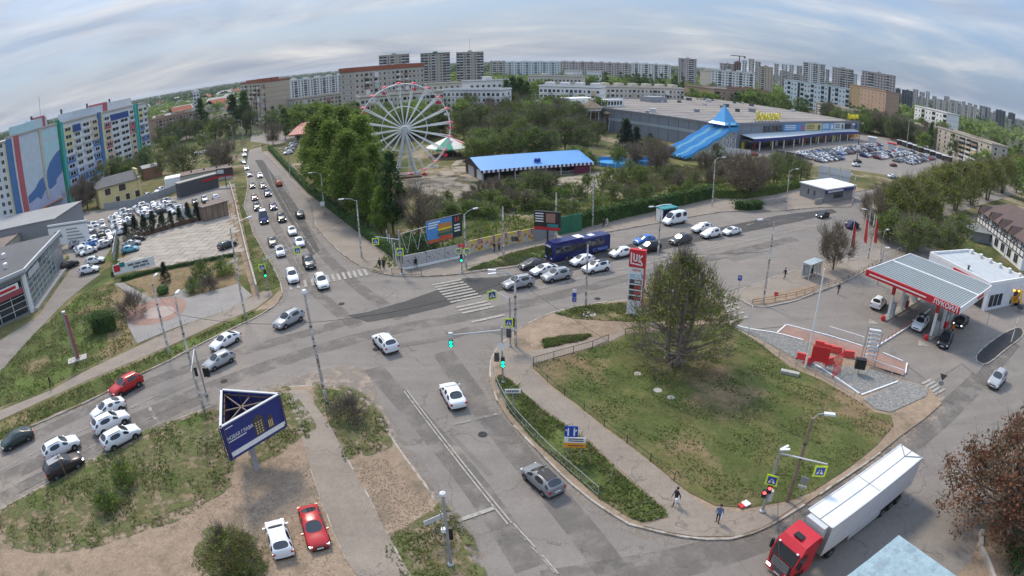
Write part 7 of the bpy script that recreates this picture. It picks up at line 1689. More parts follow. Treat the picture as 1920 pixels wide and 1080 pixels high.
# excavator loader
ex = empty('backhoe_loader', (*(87.2, 69.2), 0), R(75), 'yellow-orange backhoe loader with lit lamps behind the station shop', 'excavator')
m_exc = P_('digger_yellow', (0.60, 0.30, 0.03), 0.5)
MB().box(-1.6, -0.9, 0.7, 2.4, 0.9, 1.7).box(0.9, -0.75, 1.7, 2.5, 0.75, 2.0).build('chassis', m_exc, ex); MB().box(-1.2, -0.85, 1.7, 0.6, 0.85, 2.7).build('cab_glass', m_carglass, ex); MB().box(-1.35, -0.95, 2.7, 0.75, 0.95, 2.9).build('cab_roof', m_exc, ex)
for x, r in ((-0.9, 0.75), (1.7, 0.5)):
  for y in (-1.05, 1.05):
    w = MB().lathe([(r * 0.6, -0.2), (r, -0.16), (r, 0.16), (r * 0.6, 0.2)], 14).build('wheel', m_tyre, ex, (x, y, r)); w.rotation_euler = (PI / 2, 0, 0)
MB().bar((-1.6, 0, 1.2), (-3.2, 0.2, 3.6), 0.3, 0.4).bar((-3.2, 0.2, 3.6), (-4.0, 0.2, 1.4), 0.25, 0.35).build('boom', m_exc, ex); MB().box(-4.5, -0.4, 0.6, -3.7, 0.6, 1.4).build('bucket', m_darkgrey, ex)
[MB().bar((1.5, y, 1.3), (3.2, y, 0.7), 0.15, 0.3).build('loader_arm', m_exc, ex) for y in (-0.8, 0.8)]; MB().prism([(3.1, -1.1), (3.9, -1.1), (3.9, 1.1), (3.1, 1.1)], 0.2, 1.0).build('front_bucket', m_darkgrey, ex)
for y in (-0.6, 0.6): MB().box(-1.45, y - 0.2, 2.75, -1.36, y + 0.2, 2.95).build('work_lamp', m_amber_lamp, ex)

# ---------------------------------------------------------------- vehicles
# stations along a car from tail to nose: x, half width, sill z, belt z, top z, top half width
CARS = dict(
  sedan=[(-2.26, .66, .36, .78, .84, .56), (-2.2, .84, .22, .98, 1.02, .66), (-1.75, .91, .18, 1.02, 1.12, .72), (-0.72, .93, .16, 1.01, 1.47, .62), (0.18, .93, .16, .98, 1.49, .64), (1.16, .92, .16, .94, 1.02, .78), (1.85, .90, .18, .84, .92, .72), (2.2, .80, .2, .68, .76, .6), (2.3, .62, .32, .56, .6, .48)],
  hatch=[(-2.04, .68, .36, .86, .92, .58), (-2.0, .84, .22, 1.0, 1.1, .68), (-1.93, .89, .18, 1.04, 1.18, .72), (-1.3, .91, .16, 1.02, 1.53, .62), (0.15, .91, .16, .98, 1.56, .64), (1.08, .90, .16, .96, 1.04, .76), (1.68, .88, .18, .86, .94, .70), (1.98, .78, .2, .7, .78, .58), (2.08, .6, .32, .58, .62, .47)],
  suv=[(-2.3, .72, .42, .96, 1.02, .62), (-2.26, .88, .28, 1.12, 1.2, .73), (-2.18, .94, .24, 1.16, 1.3, .77), (-1.6, .96, .22, 1.14, 1.73, .68), (0.12, .96, .22, 1.1, 1.77, .70), (1.08, .95, .22, 1.08, 1.16, .82), (1.85, .93, .24, .98, 1.08, .76), (2.24, .84, .28, .8, .9, .64), (2.34, .66, .38, .66, .7, .53)],
  van=[(-2.95, .84, .42, 1.2, 1.3, .78), (-2.92, .98, .32, 1.35, 2.3, .86), (-2.82, 1.04, .28, 1.4, 2.62, .86), (-1.2, 1.04, .28, 1.4, 2.72, .86), (1.05, 1.04, .28, 1.35, 2.6, .84), (2.0, 1.02, .28, 1.25, 1.35, .9), (2.55, .98, .3, 1.05, 1.16, .8), (2.86, .88, .34, .78, .85, .66), (2.95, .7, .45, .6, .64, .55)])
WHX = dict(sedan=(1.36, -1.30, .32), hatch=(1.25, -1.25, .31), suv=(1.38, -1.36, .37), van=(1.9, -1.75, .36))
def wheel_mesh(r): return MB().lathe([(r * .55, -.11), (r * .95, -.11), (r, -.07), (r, .07), (r * .95, .11), (r * .68, .11)], 16, 0).lathe([(0.02, .10), (r * .25, .118), (r * .66, .10), (r * .68, .06)], 10, 1).mesh('wheel', [m_tyre, m_rim], True)
WHEEL = {k: wheel_mesh(v[2]) for k, v in WHX.items()}
def car_shells(k):
  S = CARS[k]; body, ws_, rw, sl, sr, tr = MB(), MB(), MB(), MB(), MB(), MB()
  def sec(s, sg):
    x, w, zl, zb, zt, wt = s
    return [Vector((x, 0, zl)), Vector((x, sg * w * .92, zl)), Vector((x, sg * w, (zl + zb) * .5)), Vector((x, sg * w * .97, zb)), Vector((x, sg * wt, zt)), Vector((x, 0, zt + .03))]
  for sg in (1, -1):
    for i in range(len(S) - 1):
      a, b = sec(S[i], sg), sec(S[i + 1], sg)
      for j in range(5):
        q = [a[j], b[j], b[j + 1], a[j + 1]]
        if sg > 0: q = q[::-1]
        g = None
        if j == 3 and i in (2, 3, 4): g = sl if sg > 0 else sr
        if j == 4 and i == 4: g = ws_
        if j == 4 and i == 2: g = rw
        if k == 'van' and j == 3 and i == 1: g = None
        if k == 'van' and j == 3 and i == 2: g = sl if sg > 0 else sr
        if k == 'van' and (j == 4 and i in (1, 2)): g = None
        if g is None: body.poly(q, 0); continue
        c = sum(q, Vector()) / 4; f = 0.93 if g in (ws_, rw) else 0.88
        inn = [c + (p - c) * f for p in q]
        if g in (ws_, rw):        # keep both halves joined along the middle
          inn = [Vector((p.x, q[n].y if abs(q[n].y) < 1e-6 else p.y, p.z)) for n, p in enumerate(inn)]
        g.poly(inn, 0)
        for n in range(4): 
          m_ = (n + 1) % 4
          if (q[n] - inn[n]).length + (q[m_] - inn[m_]).length > 1e-4 and not (abs(q[n].y) < 1e-6 and abs(q[m_].y) < 1e-6): body.poly([q[n], q[m_], inn[m_], inn[n]], 0)
    for s in (S[0], S[-1]):
      q = sec(s, sg); q = q if (s is S[-1]) == (sg > 0) else q[::-1]; body.poly(q, 0)
  xf, xr, r = WHX[k]; w = max(s[1] for s in S)
  for x in (xf, xr):
    for sg in (1, -1):      # dark arches and sills
      n = 10; tr.poly([(x + (r + .06) * math.cos(PI * i / n), sg * (w - .012), r + (r + .07) * math.sin(PI * i / n)) for i in (range(n + 1) if sg < 0 else range(n, -1, -1))])
  L1 = S[-1][0]; L0 = S[0][0]
  tr.box(xr + r + .1, -w * .96, S[3][2] - .04, xf - r - .1, w * .96, S[3][2] + .1)
  zg = S[-2][3]; tr.box(L1 - .12, -.42, zg - .2, L1 + .012, .42, zg - .05); tr.box(L1 - .2, -S[-1][1], S[-1][2] - .12, L1 - .01, S[-1][1], S[-1][2] + .06); tr.box(L0 + .01, -S[0][1], S[0][2] - .12, L0 + .2, S[0][1], S[0][2] + .08)
  if k == 'suv':
    for sg in (1, -1): tr.bar((-1.5, sg * .60, 1.75), (0.1, sg * .60, 1.77), .05, .05)
  return body, ws_, rw, sl, sr, tr
def car_lights(k):
  S = CARS[k]; h = MB(); t = MB(); p = MB()
  f, b = S[-2], S[1]
  for sg in (1, -1):
    h.box(f[0] - .22, sg * f[1] * .98 - .17 * (sg > 0) - .0, f[3] - .13, f[0] + .05, sg * f[1] * .98 + .17 * (sg < 0), f[3] + .02)
    t.box(b[0] - .075, sg * b[1] - .2 * (sg > 0), b[3] - .2, b[0] + .12, sg * b[1] + .2 * (sg < 0), b[3] - .02)
  for x, z in ((S[-1][0] + .005, S[-1][3] - .1), (S[0][0] - .03, S[0][3] - .12)): p.box(x, -.26, z - .06, x + .025, .26, z + .06)
  return h, t, p
def rounded(*mbs):
  """body and glass welded and rounded together, then parted again"""
  al = MB()
  for i, m in enumerate(mbs): al.add(m, dm=i)
  me = al.mesh('shell', [m_paint] + [m_carglass] * 4); bm = bmesh.new(); bm.from_mesh(me); bmesh.ops.remove_doubles(bm, verts=bm.verts, dist=2e-4); bmesh.ops.recalc_face_normals(bm, faces=bm.faces)
  cl = bm.edges.layers.float.new('crease_edge')
  for e in bm.edges:
    if len({f.material_index for f in e.link_faces}) > 1: e[cl] = 0.9
  bm.to_mesh(me); bm.free()
  o = bpy.data.objects.new('shell', me); COL.objects.link(o); o.modifiers.new('round', 'SUBSURF').levels = 1
  e = o.evaluated_get(bpy.context.evaluated_depsgraph_get()).to_mesh(); V = [v.co.copy() for v in e.vertices]; out_ = []
  for i, n in enumerate(('body', 'windscreen', 'rear_window', 'side_window', 'side_window')):
    fs = [f for f in e.polygons if f.material_index == i]; gr = {}
    for f in fs:        # each pane a piece of its own
      k = -1 if n != 'side_window' else 0 if f.center.x > CUT[1] else 1 if f.center.x > CUT[0] else 2
      gr.setdefault(k, []).append(f)
    for fl in gr.values():
      m = MB(); ix = {}
      for f in fl:
        for v in f.vertices:
          if v not in ix: ix[v] = len(m.v); m.v.append(tuple(V[v]))
        m.f.append(tuple(ix[v] for v in f.vertices)); m.m.append(0)
      if m.f: out_.append((n, m.mesh(n, m_paint if i == 0 else m_carglass, True, 48)))
  bpy.data.objects.remove(o); return out_
PROTO = {}; CUT = [-0.75, 0.15]
def proto(k, lit, roof=None):
  key = (k, lit, roof)
  if key in PROTO: return PROTO[key]
  body, ws_, rw, sl, sr, tr = car_shells(k)
  P__ = []
  CUT[:] = [CARS[k][3][0], CARS[k][4][0]]
  def part(n, mb, m, smooth=False): P__.append((n, mb.mesh(n, m, smooth, 40), None, None))
  P__ += [(n, me, None, None) for n, me in rounded(body, ws_, rw, sl, sr)]
  part('trim', tr, m_trim)
  S = CARS[k]; f, b = S[-2], S[1]
  for sg in (1, -1):
    h = MB().box(f[0] - .24, min(sg * f[1] * .99, sg * (f[1] - .26)), f[3] - .14, f[0] + .05, max(sg * f[1] * .99, sg * (f[1] - .26)), f[3] + .01); part('headlight', h, m_headlit if lit else m_head)
    t = MB().box(b[0] - .07, min(sg * b[1], sg * (b[1] - .22)), b[3] - .2, b[0] + .12, max(sg * b[1], sg * (b[1] - .22)), b[3] - .02); part('tail_light', t, m_tail)
    c = S[5]; part('mirror', MB().box(c[0] - .22, min(sg * (c[1] - .02), sg * (c[1] + .16)), c[3] + .02, c[0] - .1, max(sg * (c[1] - .02), sg * (c[1] + .16)), c[3] + .16), m_paint)
  for x, z in ((S[-1][0] + .004, S[-1][3] - .1), (S[0][0] - .03, S[0][3] - .1)): part('number_plate', MB().box(x, -.26, z - .06, x + .025, .26, z + .06), m_plate)
  if roof: 
    a, c = S[3], S[4]; zr = a[4] + .01; part('roof_panel', MB().prism([(a[0] + .02, -a[5] * .8), (c[0] - .12, -c[5] * .84), (c[0] + .02, -c[5] * .5), (c[0] + .02, c[5] * .5), (c[0] - .12, c[5] * .84), (a[0] + .02, a[5] * .8)], zr - .06, zr + .03), m_trim if roof == 'black' else m_grey if roof == 'grey' else m_whitepaint)
  xf, xr, r = WHX[k]; w = max(s[1] for s in S)
  for x in (xf, xr):
    for sg in (1, -1): P__.append(('wheel', WHEEL[k], (x, sg * (w - .115), r), (-sg * PI / 2, 0, 0)))
  PROTO[key] = P__
  return P__
COLR = dict(white=(.68, .69, .70), silver=(.33, .34, .35), grey=(.19, .195, .20), darkgrey=(.055, .058, .062), black=(.014, .014, .016), red=(.42, .018, .02), blue=(.03, .16, .48), navy=(.014, .02, .11), green=(.028, .048, .043), darkred=(.14, .02, .025), orange=(.5, .10, .02), brown=(.045, .03, .028), sky=(.12, .36, .48))
def car(k, col, p, hd, label, lit=False, roof=None, group=None, z=0.02, s=1.0, cat='car'):
  o = empty({'van': 'minibus'}.get(k, 'car'), (p[0], p[1], z), R(hd), label, 'minibus' if k == 'van' else cat, group)
  for n, me, l, r in proto(k, lit, roof):
    c = inst(n, me, o, l or (0, 0, 0), color=COLR[col], rot=r)
    if n == 'trim': c['kind'] = 'stuff'
  if s != 1.0: o.scale = (s, s, s)
  return o
GT = 'cars on the roads of the crossing'
hw = 54.38; hw2 = 55.83; he = -151.94; hn = -62.67
for a in (
  ('sedan','green',(-53.7, 36.27),hw2+180,'dark green sedan at the left edge, driving away along the west arm'), ('suv','red',(-44.79, 49.14),-118.12,'bright red crossover on the west arm near the grass verge'),
  ('sedan','white',(-44.27, 44.13),hw2+181,'white sedan on the west arm, top of the stack of three white cars'), ('suv','white',(-42.16, 41.65),hw+2,'white crossover with roof rails, middle of the stack of three'), ('suv','white',(-39.17, 39.35),hw+3,'white crossover by the grass, bottom of the stack of three'),
  ('suv','white',(-45.81, 36.11),hw+3,'white estate car beside the dark brown car on the west arm'), ('suv','brown',(-43.34, 33.46),hw+3,'dark brown car with pale roof behind the thin leaning pole',True,'grey'),
  ('sedan','white',(-36.22, 61.23),-116.35,'white sedan entering the west arm, upper of the pair'), ('hatch','silver',(-34.72, 56.07),-122.59,'silver hatchback entering the west arm, lower of the pair'),
  ('suv','silver',(-29.42, 67.53),-120.02,'silver crossover turning out of the north road'), ('suv','white',(-14.9, 61.1),123.46,'white crossover in the middle of the crossing'),
  ('sedan','white',(-5.97, 49.83),110.51,'white sedan entering the crossing from the south road'), ('hatch','grey',(2.23, 36.83),122.73,'grey crossover with a black roof on the south road',False,'black'),
  ('suv','silver',(59.64, 45.4),-153.08,'silver crossover on the side road by the russet tree'),
  ('sedan','darkgrey',(3.3, 87.6),he,'black sedan at the front of the queue beside the grass strip'), ('sedan','white',(5, 84.9),he,'white old sedan second in the queue at the zebra crossing'), ('suv','silver',(0.9, 79.5),he-2,'silver crossover at the head of the queue, nearest the crossing'),
  ('suv','silver',(6.6, 82.3),he,'silver long crossover behind the head of the queue'), ('hatch','white',(11.2, 88.9),he,'white small car beside the blue bus'), ('suv','white',(13, 85.6),he,'white crossover with a black roof behind the thin post',False,'black'),
  ('hatch','white',(18.1, 92.7),he,'white hatchback just behind the blue bus'), ('hatch','blue',(23.6, 99.5),he,'bright blue hatchback in the queue'), ('suv','black',(23.5, 95.2),he,'black car beside the bright blue hatchback'),
  ('suv','darkgrey',(30.4, 99.5),he,'dark crossover alone behind the black car'), ('van','white',(32.8, 112.5),he+3,'white minibus stopped by the blue bus shelter'), ('suv','white',(36.9, 107.2),he,'white crossover, left of three white cars in a bunch'), ('suv','white',(37.7, 103.6),he,'white crossover, nearest of three white cars in a bunch'),
  ('sedan','white',(42.8, 105.6),he,'white sedan, right of three white cars in a bunch'), ('sedan','black',(72.3, 120.5),he+4,'black car with lit lamps approaching far down the east arm',True),
  ('suv','white',(54.8, 69.8),40,'white boxy off-roader under the canopy, seen from behind'), ('suv','white',(57.7, 62),-144.48,'white crossover with black roof at the right pumps',False,'black'), ('suv','black',(58.7, 56.7),-141.4,'black crossover leaving the pumps'), ('sedan','black',(67, 62.2),-149.14,'black sedan with lit lamps beside the canopy',True),
  ('sedan','white',(-110.4, 229.6),hn,'white car far up the north road, second from the far end',True), ('sedan','white',(-116.6, 243.5),hn,'white car at the far end of the north road queue',True), ('sedan','white',(-101.2, 208.8),hn,'white car far up the north road, third from the far end',True), ('sedan','white',(-93, 194.1),hn,'white car far up the north road in front of the billboard',True),
  ('sedan','navy',(-85.5, 180.3),hn,'blue car with bright lamps in the left lane of the north road',True), ('sedan','white',(-80.1, 176.7),hn,'white car beside the blue one on the north road',True), ('hatch','orange',(-67, 160.9),hn+180,'orange hatchback driving away up the north road'), ('sedan','black',(-75.7, 160.6),hn,'black car with bright lamps, left of a pair on the north road',True), ('sedan','darkgrey',(-71.6, 159.4),hn,'dark grey car, right of a pair on the north road',True),
  ('suv','navy',(-65.2, 147.8),hn,'dark blue crossover with a pale windscreen on the north road',True), ('sedan','darkred',(-67.7, 144.2),hn,'dark red car in the left lane of the north road',True), ('suv','darkgrey',(-62, 132.9),hn,'dark grey car right behind the blue van',True), ('sedan','navy',(-57.4, 132.4),hn,'dark blue car with lamps lit beside the blue van',True),
  ('van','navy',(-55, 120.5),hn,'dark blue van with a white roof on the north road',True,'white'), ('suv','black',(-50.6, 120.7),hn,'black crossover with big lit lamps near the double line',True), ('sedan','green',(-47, 123.2),hn+180,'dark green car driving away up the north road'),
  ('sedan','white',(-44.2, 110.1),hn,'white sedan in the right lane, one before the zebra queue'), ('sedan','white',(-39.8, 102.2),hn,'white sedan with black bonnet vent under the hanging sign'), ('sedan','darkgrey',(-45.8, 103.2),hn,'dark grey sedan in the left lane beside the verge'), ('hatch','white',(-41.7, 96.7),hn,'white hatchback under the crossing sign arm',False,'grey'),
  ('suv','darkgrey',(-33.8, 90.1),hn,'dark grey crossover stopped at the line'), ('suv','white',(-34.6, 83.7),hn,'white crossover at the front of the left lane'), ('suv','white',(-28.8, 81.1),hn,'white crossover on the zebra crossing at the head of the lane')):
  car(*a, **dict(group=GT))
car('hatch','white',(-17.47, 29.02),118.62,'white hatchback parked on bare earth, seen from behind', s=0.98); car('sedan','red',(-15.07, 30.58),-63.43,'red sedan parked on bare earth beside the path')
car('suv','black',(-92.6, 93.6),60,'black car parked at the showroom corner',z=.15); car('suv','white',(-83.3, 89.7),25,'white crossover in front of the showroom, nearer one',z=.15); car('suv','white',(-86, 95.3),25,'white off-roader in front of the showroom, farther one',z=.15)
car('hatch','sky',(-80.6, 102),28,'pale turquoise hatchback at the yard gate',z=.2); car('sedan','silver',(-83.2, 106.3),28,'silver car behind the turquoise hatchback',z=.2); car('sedan','black',(-84.2, 109.8),28,'black car at the end of the slab yard',z=.2); car('hatch','green',(-55.2, 101.6),60,'dark green trailer-like car at the right end of the slab yard',z=.2)
tt = car('suv','navy',(75.8, 112.2),he+182,'dark blue pickup seen from behind on the east arm', group=GT)

# city bus
BW = wheel_mesh(.48)
bl = Vector((15.3, 94.8)) - Vector((8, 90.2)); bn = Vector((-bl.y, bl.x)).normalized()
bc = (Vector((15.3, 94.8)) + Vector((8, 90.2))) / 2 + bn * 1.2
bus = empty('city_bus', (*bc, 0.02), math.atan2(-bl.y, -bl.x), 'dark blue city bus standing in the kerb lane', 'bus')
m_bus = P_('bus_navy', (0.012, 0.018, 0.105), 0.35, 0.06)
q = [(-6, -1.25), (5.7, -1.25), (6, -1.0), (6, 1.0), (5.7, 1.25), (-6, 1.25)]
MB().prism(q, .32, 2.85, bottom=True).build('body', m_bus, bus); MB().prism([(x * .985, y * .9) for x, y in q], 2.85, 2.98).build('roof', m_bus, bus); MB().box(-.2, -.95, 2.98, 5.6, .95, 3.25).build('roof_pod', m_bus, bus)
MB().box(-.6, -.8, 2.99, .8, .8, 3.3).build('roof_hatch', m_whitepaint, bus); MB().box(-3.2, -.5, 2.98, -2.1, .5, 3.08).build('roof_hatch', m_whitepaint, bus)
for sg in (1, -1):
  for i in range(7): MB().box(-4.6 + i * 1.45, sg * 1.255 - .01, 1.35, -3.3 + i * 1.45, sg * 1.255 + .01, 2.5).build('side_window', m_carglass, bus)
  MB().box(-5.5, sg * 1.26 - .006, .5, -2.2, sg * 1.26 + .006, 1.0).build('side_decal', W_('decal_pale_blue', (.12, .17, .42)), bus)
  for x in (3.3, -2.9): inst('wheel', BW, bus, (x, sg * 1.17, .48), rot=(-sg * PI / 2, 0, 0))
  MB().box(5.9, sg * .75 - .2, .6, 6.03, sg * .75 + .2, .8).build('headlight', m_head, bus)
MB().box(5.99, -.95, 1.1, 6.02, .95, 2.4).build('windscreen', m_carglass, bus); MB().box(6.0, -.8, 2.48, 6.03, .5, 2.75).build('route_board', m_whitepaint, bus)
# articulated lorry
ra, rb = Vector((33.23, 31.71)), Vector((21.05, 26.06)); dv = (rb - ra).normalized()
tk = empty('articulated_lorry', (*rb, 0.02), math.atan2(dv.y, dv.x), 'articulated lorry with a red cab and long white box trailer', 'lorry')
m_cab = P_('cab_red', (0.46, 0.02, 0.03), 0.35, 0.05); m_box = P_('trailer_white', (0.68, 0.68, 0.67), 0.5, 0.06); m_side = P_('trailer_side', (0.58, 0.58, 0.60), 0.45, 0.05)
TL = (rb - ra).length
MB().box(-TL, -1.27, 1.15, 0, 1.27, 3.96).build('trailer_box', m_side, tk); MB().box(-TL, -1.27, 3.96, 0, 1.27, 4.0).build('trailer_roof', m_box, tk)
for a in ((-TL, -1.29, 0.02, -1.17), (-TL, 1.17, 0.02, 1.29)): MB().box(a[0], a[1], 3.9, a[2], a[3], 4.04).build('roof_edge', m_palegrey, tk)
MB().box(-TL, -.04, 4.0, 0, .04, 4.03).build('roof_seam', m_grey, tk); MB().box(-TL * .48, -1.17, 4.0, -TL * .48 + .06, 1.17, 4.025).build('roof_seam', m_grey, tk); MB().bar((-TL, -1.2, 4.05), (-TL + 1.3, 0, 4.05), .08, .05).bar((-TL, 1.2, 4.05), (-TL + 1.3, 0, 4.05), .08, .05).build('roof_bow', m_grey, tk)
MB().box(-TL + .2, -1.0, .85, -.5, 1.0, 1.15).build('trailer_frame', m_darkgrey, tk)
for k in range(1, 12): [MB().box(-TL * k / 12 - .02, sg * 1.272 - .008, 1.2, -TL * k / 12 + .02, sg * 1.272 + .008, 3.88).build('side_rib', m_palegrey, tk) for sg in (1, -1)]
for k in range(7): [MB().box(-TL * (k + .5) / 7 - .08, sg * 1.275 - .012, 1.16, -TL * (k + .5) / 7 + .08, sg * 1.275 + .012, 1.24).build('marker_lamp', m_orange, tk) for sg in (1, -1)]
for sg in (1, -1): MB().box(-TL * .62, sg * 1.2 - .03, .45, -TL * .28, sg * 1.2 + .03, 1.0).build('side_guard', m_palegrey, tk)
MB().box(.02, -.9, 2.7, .5, .9, 3.9).build('cooling_unit', m_palegrey, tk); MB().box(-.1, -1.25, 1.15, .02, 1.25, 3.95).build('front_frame', m_steel, tk)
c0 = .95; MB().box(c0 - 1.0, -.5, .6, c0 + 2.4, .5, .95).build('chassis', m_darkgrey, tk)
cb = MB(); prof = [(c0, 1.0), (c0 + 2.25, 1.0), (c0 + 2.32, 1.9), (c0 + 2.0, 2.9), (c0 + 1.55, 3.35), (c0 + .75, 3.55), (c0, 3.62)]
for i in range(len(prof)):
  a, b = prof[i], prof[(i + 1) % len(prof)]; w = lambda p: 1.24 if p[1] < 3 else 1.14
  cb.poly([(a[0], -w(a), a[1]), (a[0], w(a), a[1]), (b[0], w(b), b[1]), (b[0], -w(b), b[1])][::-1])
cb.poly([(x, -(1.24 if z < 3 else 1.14), z) for x, z in prof]); cb.poly([(x, (1.24 if z < 3 else 1.14), z) for x, z in prof][::-1]); cab = cb.build('cab', m_cab, tk, smooth=True, angle=30)
MB().box(c0 - .12, -1.22, 2.9, c0 + .02, 1.22, 3.55).build('roof_deflector', m_cab, tk); MB().box(c0 + .9, -.38, 3.5, c0 + 1.4, .38, 3.6).build('roof_vent', m_black, tk)
MB().poly([(c0 + 2.335, -1.12, 1.95), (c0 + 2.335, 1.12, 1.95), (c0 + 2.03, 1.08, 2.88), (c0 + 2.03, -1.08, 2.88)]).build('windscreen', m_carglass, tk)
for sg in (1, -1):
  MB().poly([(c0 + 1.1, sg * 1.25, 1.9), (c0 + 2.2, sg * 1.25, 1.9), (c0 + 1.95, sg * 1.25, 2.65), (c0 + 1.1, sg * 1.25, 2.65)][::sg]).build('side_window', m_carglass, tk); MB().box(c0 + 2.0, sg * 1.45 - .1, 1.9, c0 + 2.2, sg * 1.45 + .1, 2.7).build('mirror', m_black, tk)
  MB().box(c0 + 2.24, sg * .95 - .22, .55, c0 + 2.38, sg * .95 + .22, .8).build('headlight', m_headlit, tk); MB().box(c0 + 2.0, sg * .9 - .08, 2.92, c0 + 2.12, sg * .9 + .08, 3.0).build('marker_lamp', m_head, tk); MB().box(c0 + .1, sg * 1.2 - .05, .45, c0 + .9, sg * 1.2 + .05, 1.0).build('side_skirt', m_cab, tk)
MB().box(c0 + 2.2, -1.2, .35, c0 + 2.36, 1.2, .95).build('bumper', m_cab, tk); MB().box(c0 + 2.345, -.3, .4, c0 + 2.38, .3, .52).build('number_plate', m_plate, tk)
MB().box(c0 + 2.2, -1.0, .96, c0 + 2.35, 1.0, 1.85).build('grille', m_black, tk)
for k in range(6): MB().box(c0 + 2.27, -.85, 1.02 + k * .14, c0 + 2.375, .85, 1.06 + k * .14).build('grille_bar', m_steel, tk)
TW = wheel_mesh(.5)
for x in (c0 + 1.6, -1.5, -TL + 4.6, -TL + 3.3, -TL + 2.0):
  for sg in (1, -1): inst('wheel', TW, tk, (x, sg * 1.12, .5), rot=(-sg * PI / 2, 0, 0), scale=(1, 1, 1.6))
for x in (-TL + 2, -TL + 3.3, -TL + 4.6, c0 + 1.6): MB().box(x - .55, -1.24, .98, x + .55, 1.24, 1.04).build('mudguard', m_black, tk)

# parked cars far off: one plain mesh each
def merged(k):
  sh_ = car_shells(k); tr = sh_[5]; h, t, p = car_lights(k); m = MB()
  for n, me in rounded(*sh_[:5]):
    q = MB(); q.v = [tuple(v.co) for v in me.vertices]; q.f = [tuple(f.vertices) for f in me.polygons]; q.m = [0] * len(q.f); m.add(q, dm=0 if n == 'body' else 1)
  m.add(tr, dm=2); m.add(h, dm=3); m.add(t, dm=4)
  xf, xr, r = WHX[k]; w = max(s[1] for s in CARS[k])
  for x in (xf, xr):
    for sg in (1, -1): m.add(MB().lathe([(r, -.1), (r, .1)], 10), Matrix.Translation((x, sg * (w - .08), r)) @ Matrix.Rotation(PI / 2, 4, 'X'), 2)
  return m.mesh('parked_car', [m_paint, m_carglass, m_trim, m_head, m_tail], True, 40)
FARCAR = [merged(k) for k in ('sedan', 'hatch', 'suv')]
rc_ = random.Random(2)
PALC = ['white'] * 9 + ['silver'] * 5 + ['grey'] * 3 + ['darkgrey'] * 3 + ['black'] * 3 + ['red', 'blue', 'darkred', 'navy']
def row(a, b, hd, label, group, step=2.7, fill=.93, pal=PALC, z=0.02):
  L = math.dist(a, b); n = int(L / step)
  for i in range(n + 1):
    if rc_.random() > fill: continue
    p = lerp(a, b, i / max(1, n)); c = rc_.choice(pal)
    o = inst('parked_car', FARCAR[rc_.randrange(3)], None, (p[0] + rc_.uniform(-.2, .2), p[1] + rc_.uniform(-.3, .3), z), R(hd + rc_.choice((0, 180)) + rc_.uniform(-3, 3)), color=COLR[c])
    nm = dict(darkgrey='dark grey', darkred='dark red', navy='dark blue').get(c, c)
    tag(o, nm + ' car ' + label, 'car', group)
GM = 'cars in the shopping centre car park'
MA = lambda u, n: tuple(Vector((79.0, 214.0)) + Vector((.8128, .5825)) * u + Vector((-.5825, .8128)) * n)
for u0, u1, n, lb in ((24, 100, -20, 'in the row nearest the shopping centre'), (22, 116, -25.6, 'in the second row from the shopping centre'), (70, 138, -33.5, 'in the third row of the car park'), (74, 138, -39, 'in the fourth row of the car park'), (80, 136, -47, 'in the fifth row of the car park'), (84, 132, -52.4, 'in the front row of the car park'), (108, 138, -18, 'by the lamp mast of the car park'), (24, 46, -31.5, 'behind the dark sign boards')):
  row(MA(u0, n), MA(u1, n), 35.6 + 90, lb, GM)
for p, c, lb in (((140, 209.3), 'black', 'lone black car on the empty part of the car park'), ((132.7, 199.3), 'white', 'lone white car on the empty part of the car park'), ((137.2, 180.1), 'white', 'white car leaving the car park between the trees'), ((159.1, 208.6), 'darkred', 'dark red car at the front edge of the car park'), ((90.1, 207.2), 'red', 'bright red car beside the slide screen wall')):
  o = inst('parked_car', FARCAR[0], None, (*p, .02), R(70 if '1672' in lb else 20), color=COLR[c]); tag(o, lb, 'car')
GY = 'cars in the yard behind the slab yard'; PW = ['white'] * 8 + ['silver'] * 4 + ['grey', 'darkgrey']
for a, b, al, lb in (((-91.8, 106.3), (-115.1, 128.5), 0, 'in the big block by the warehouse, front file'), ((-97.2, 108.2), (-117.1, 127), 0, 'in the big block by the warehouse, rear file'), ((-94.1, 102.2), (-105.4, 110.6), 0, 'in the short file behind the showroom'), ((-94.1, 111.7), (-110.1, 128.5), 1, 'in the line parked nose to tail in the yard'), ((-94.5, 116.7), (-109.5, 134.5), 0, 'in the file next to the yard gate'),
                     ((-97, 124.8), (-108.6, 138.6), 0, 'in the first file behind the small conifers'), ((-94.7, 130.6), (-106.9, 143.8), 0, 'in the second file behind the small conifers'), ((-94.1, 135.1), (-102.3, 144.9), 0, 'in the short pair behind the small conifers'), ((-86.6, 133.9), (-99.3, 146.5), 0, 'in the last file behind the small conifers'), ((-81.3, 146.5), (-86.2, 143), 0, 'in front of the dark wall with red letters'), ((-112.8, 164.8), (-113.8, 159.6), 1, 'beside the yellow house'), ((-193.8, 165.6), (-174.9, 156), 0, 'below the painted apartment block')):
  row(a, b, math.degrees(math.atan2(b[1] - a[1], b[0] - a[0])) + (0 if al else 90), lb, GY, 5.2 if al else 2.3, .97, PALC if 'wall' in lb or 'house' in lb or 'painted' in lb else PW, 0.2)
row((-146.4, 248.4), (-140.1, 253.5), 10, 'parked between the trees left of the north road', 'cars among the trees', 3, .7, PALC, 0.15); row((-87.4, 222.5), (-96.6, 254.9), 40, 'beside the low red-roofed building', 'cars by the red-roofed building', 3, .9, PALC, 0.15)

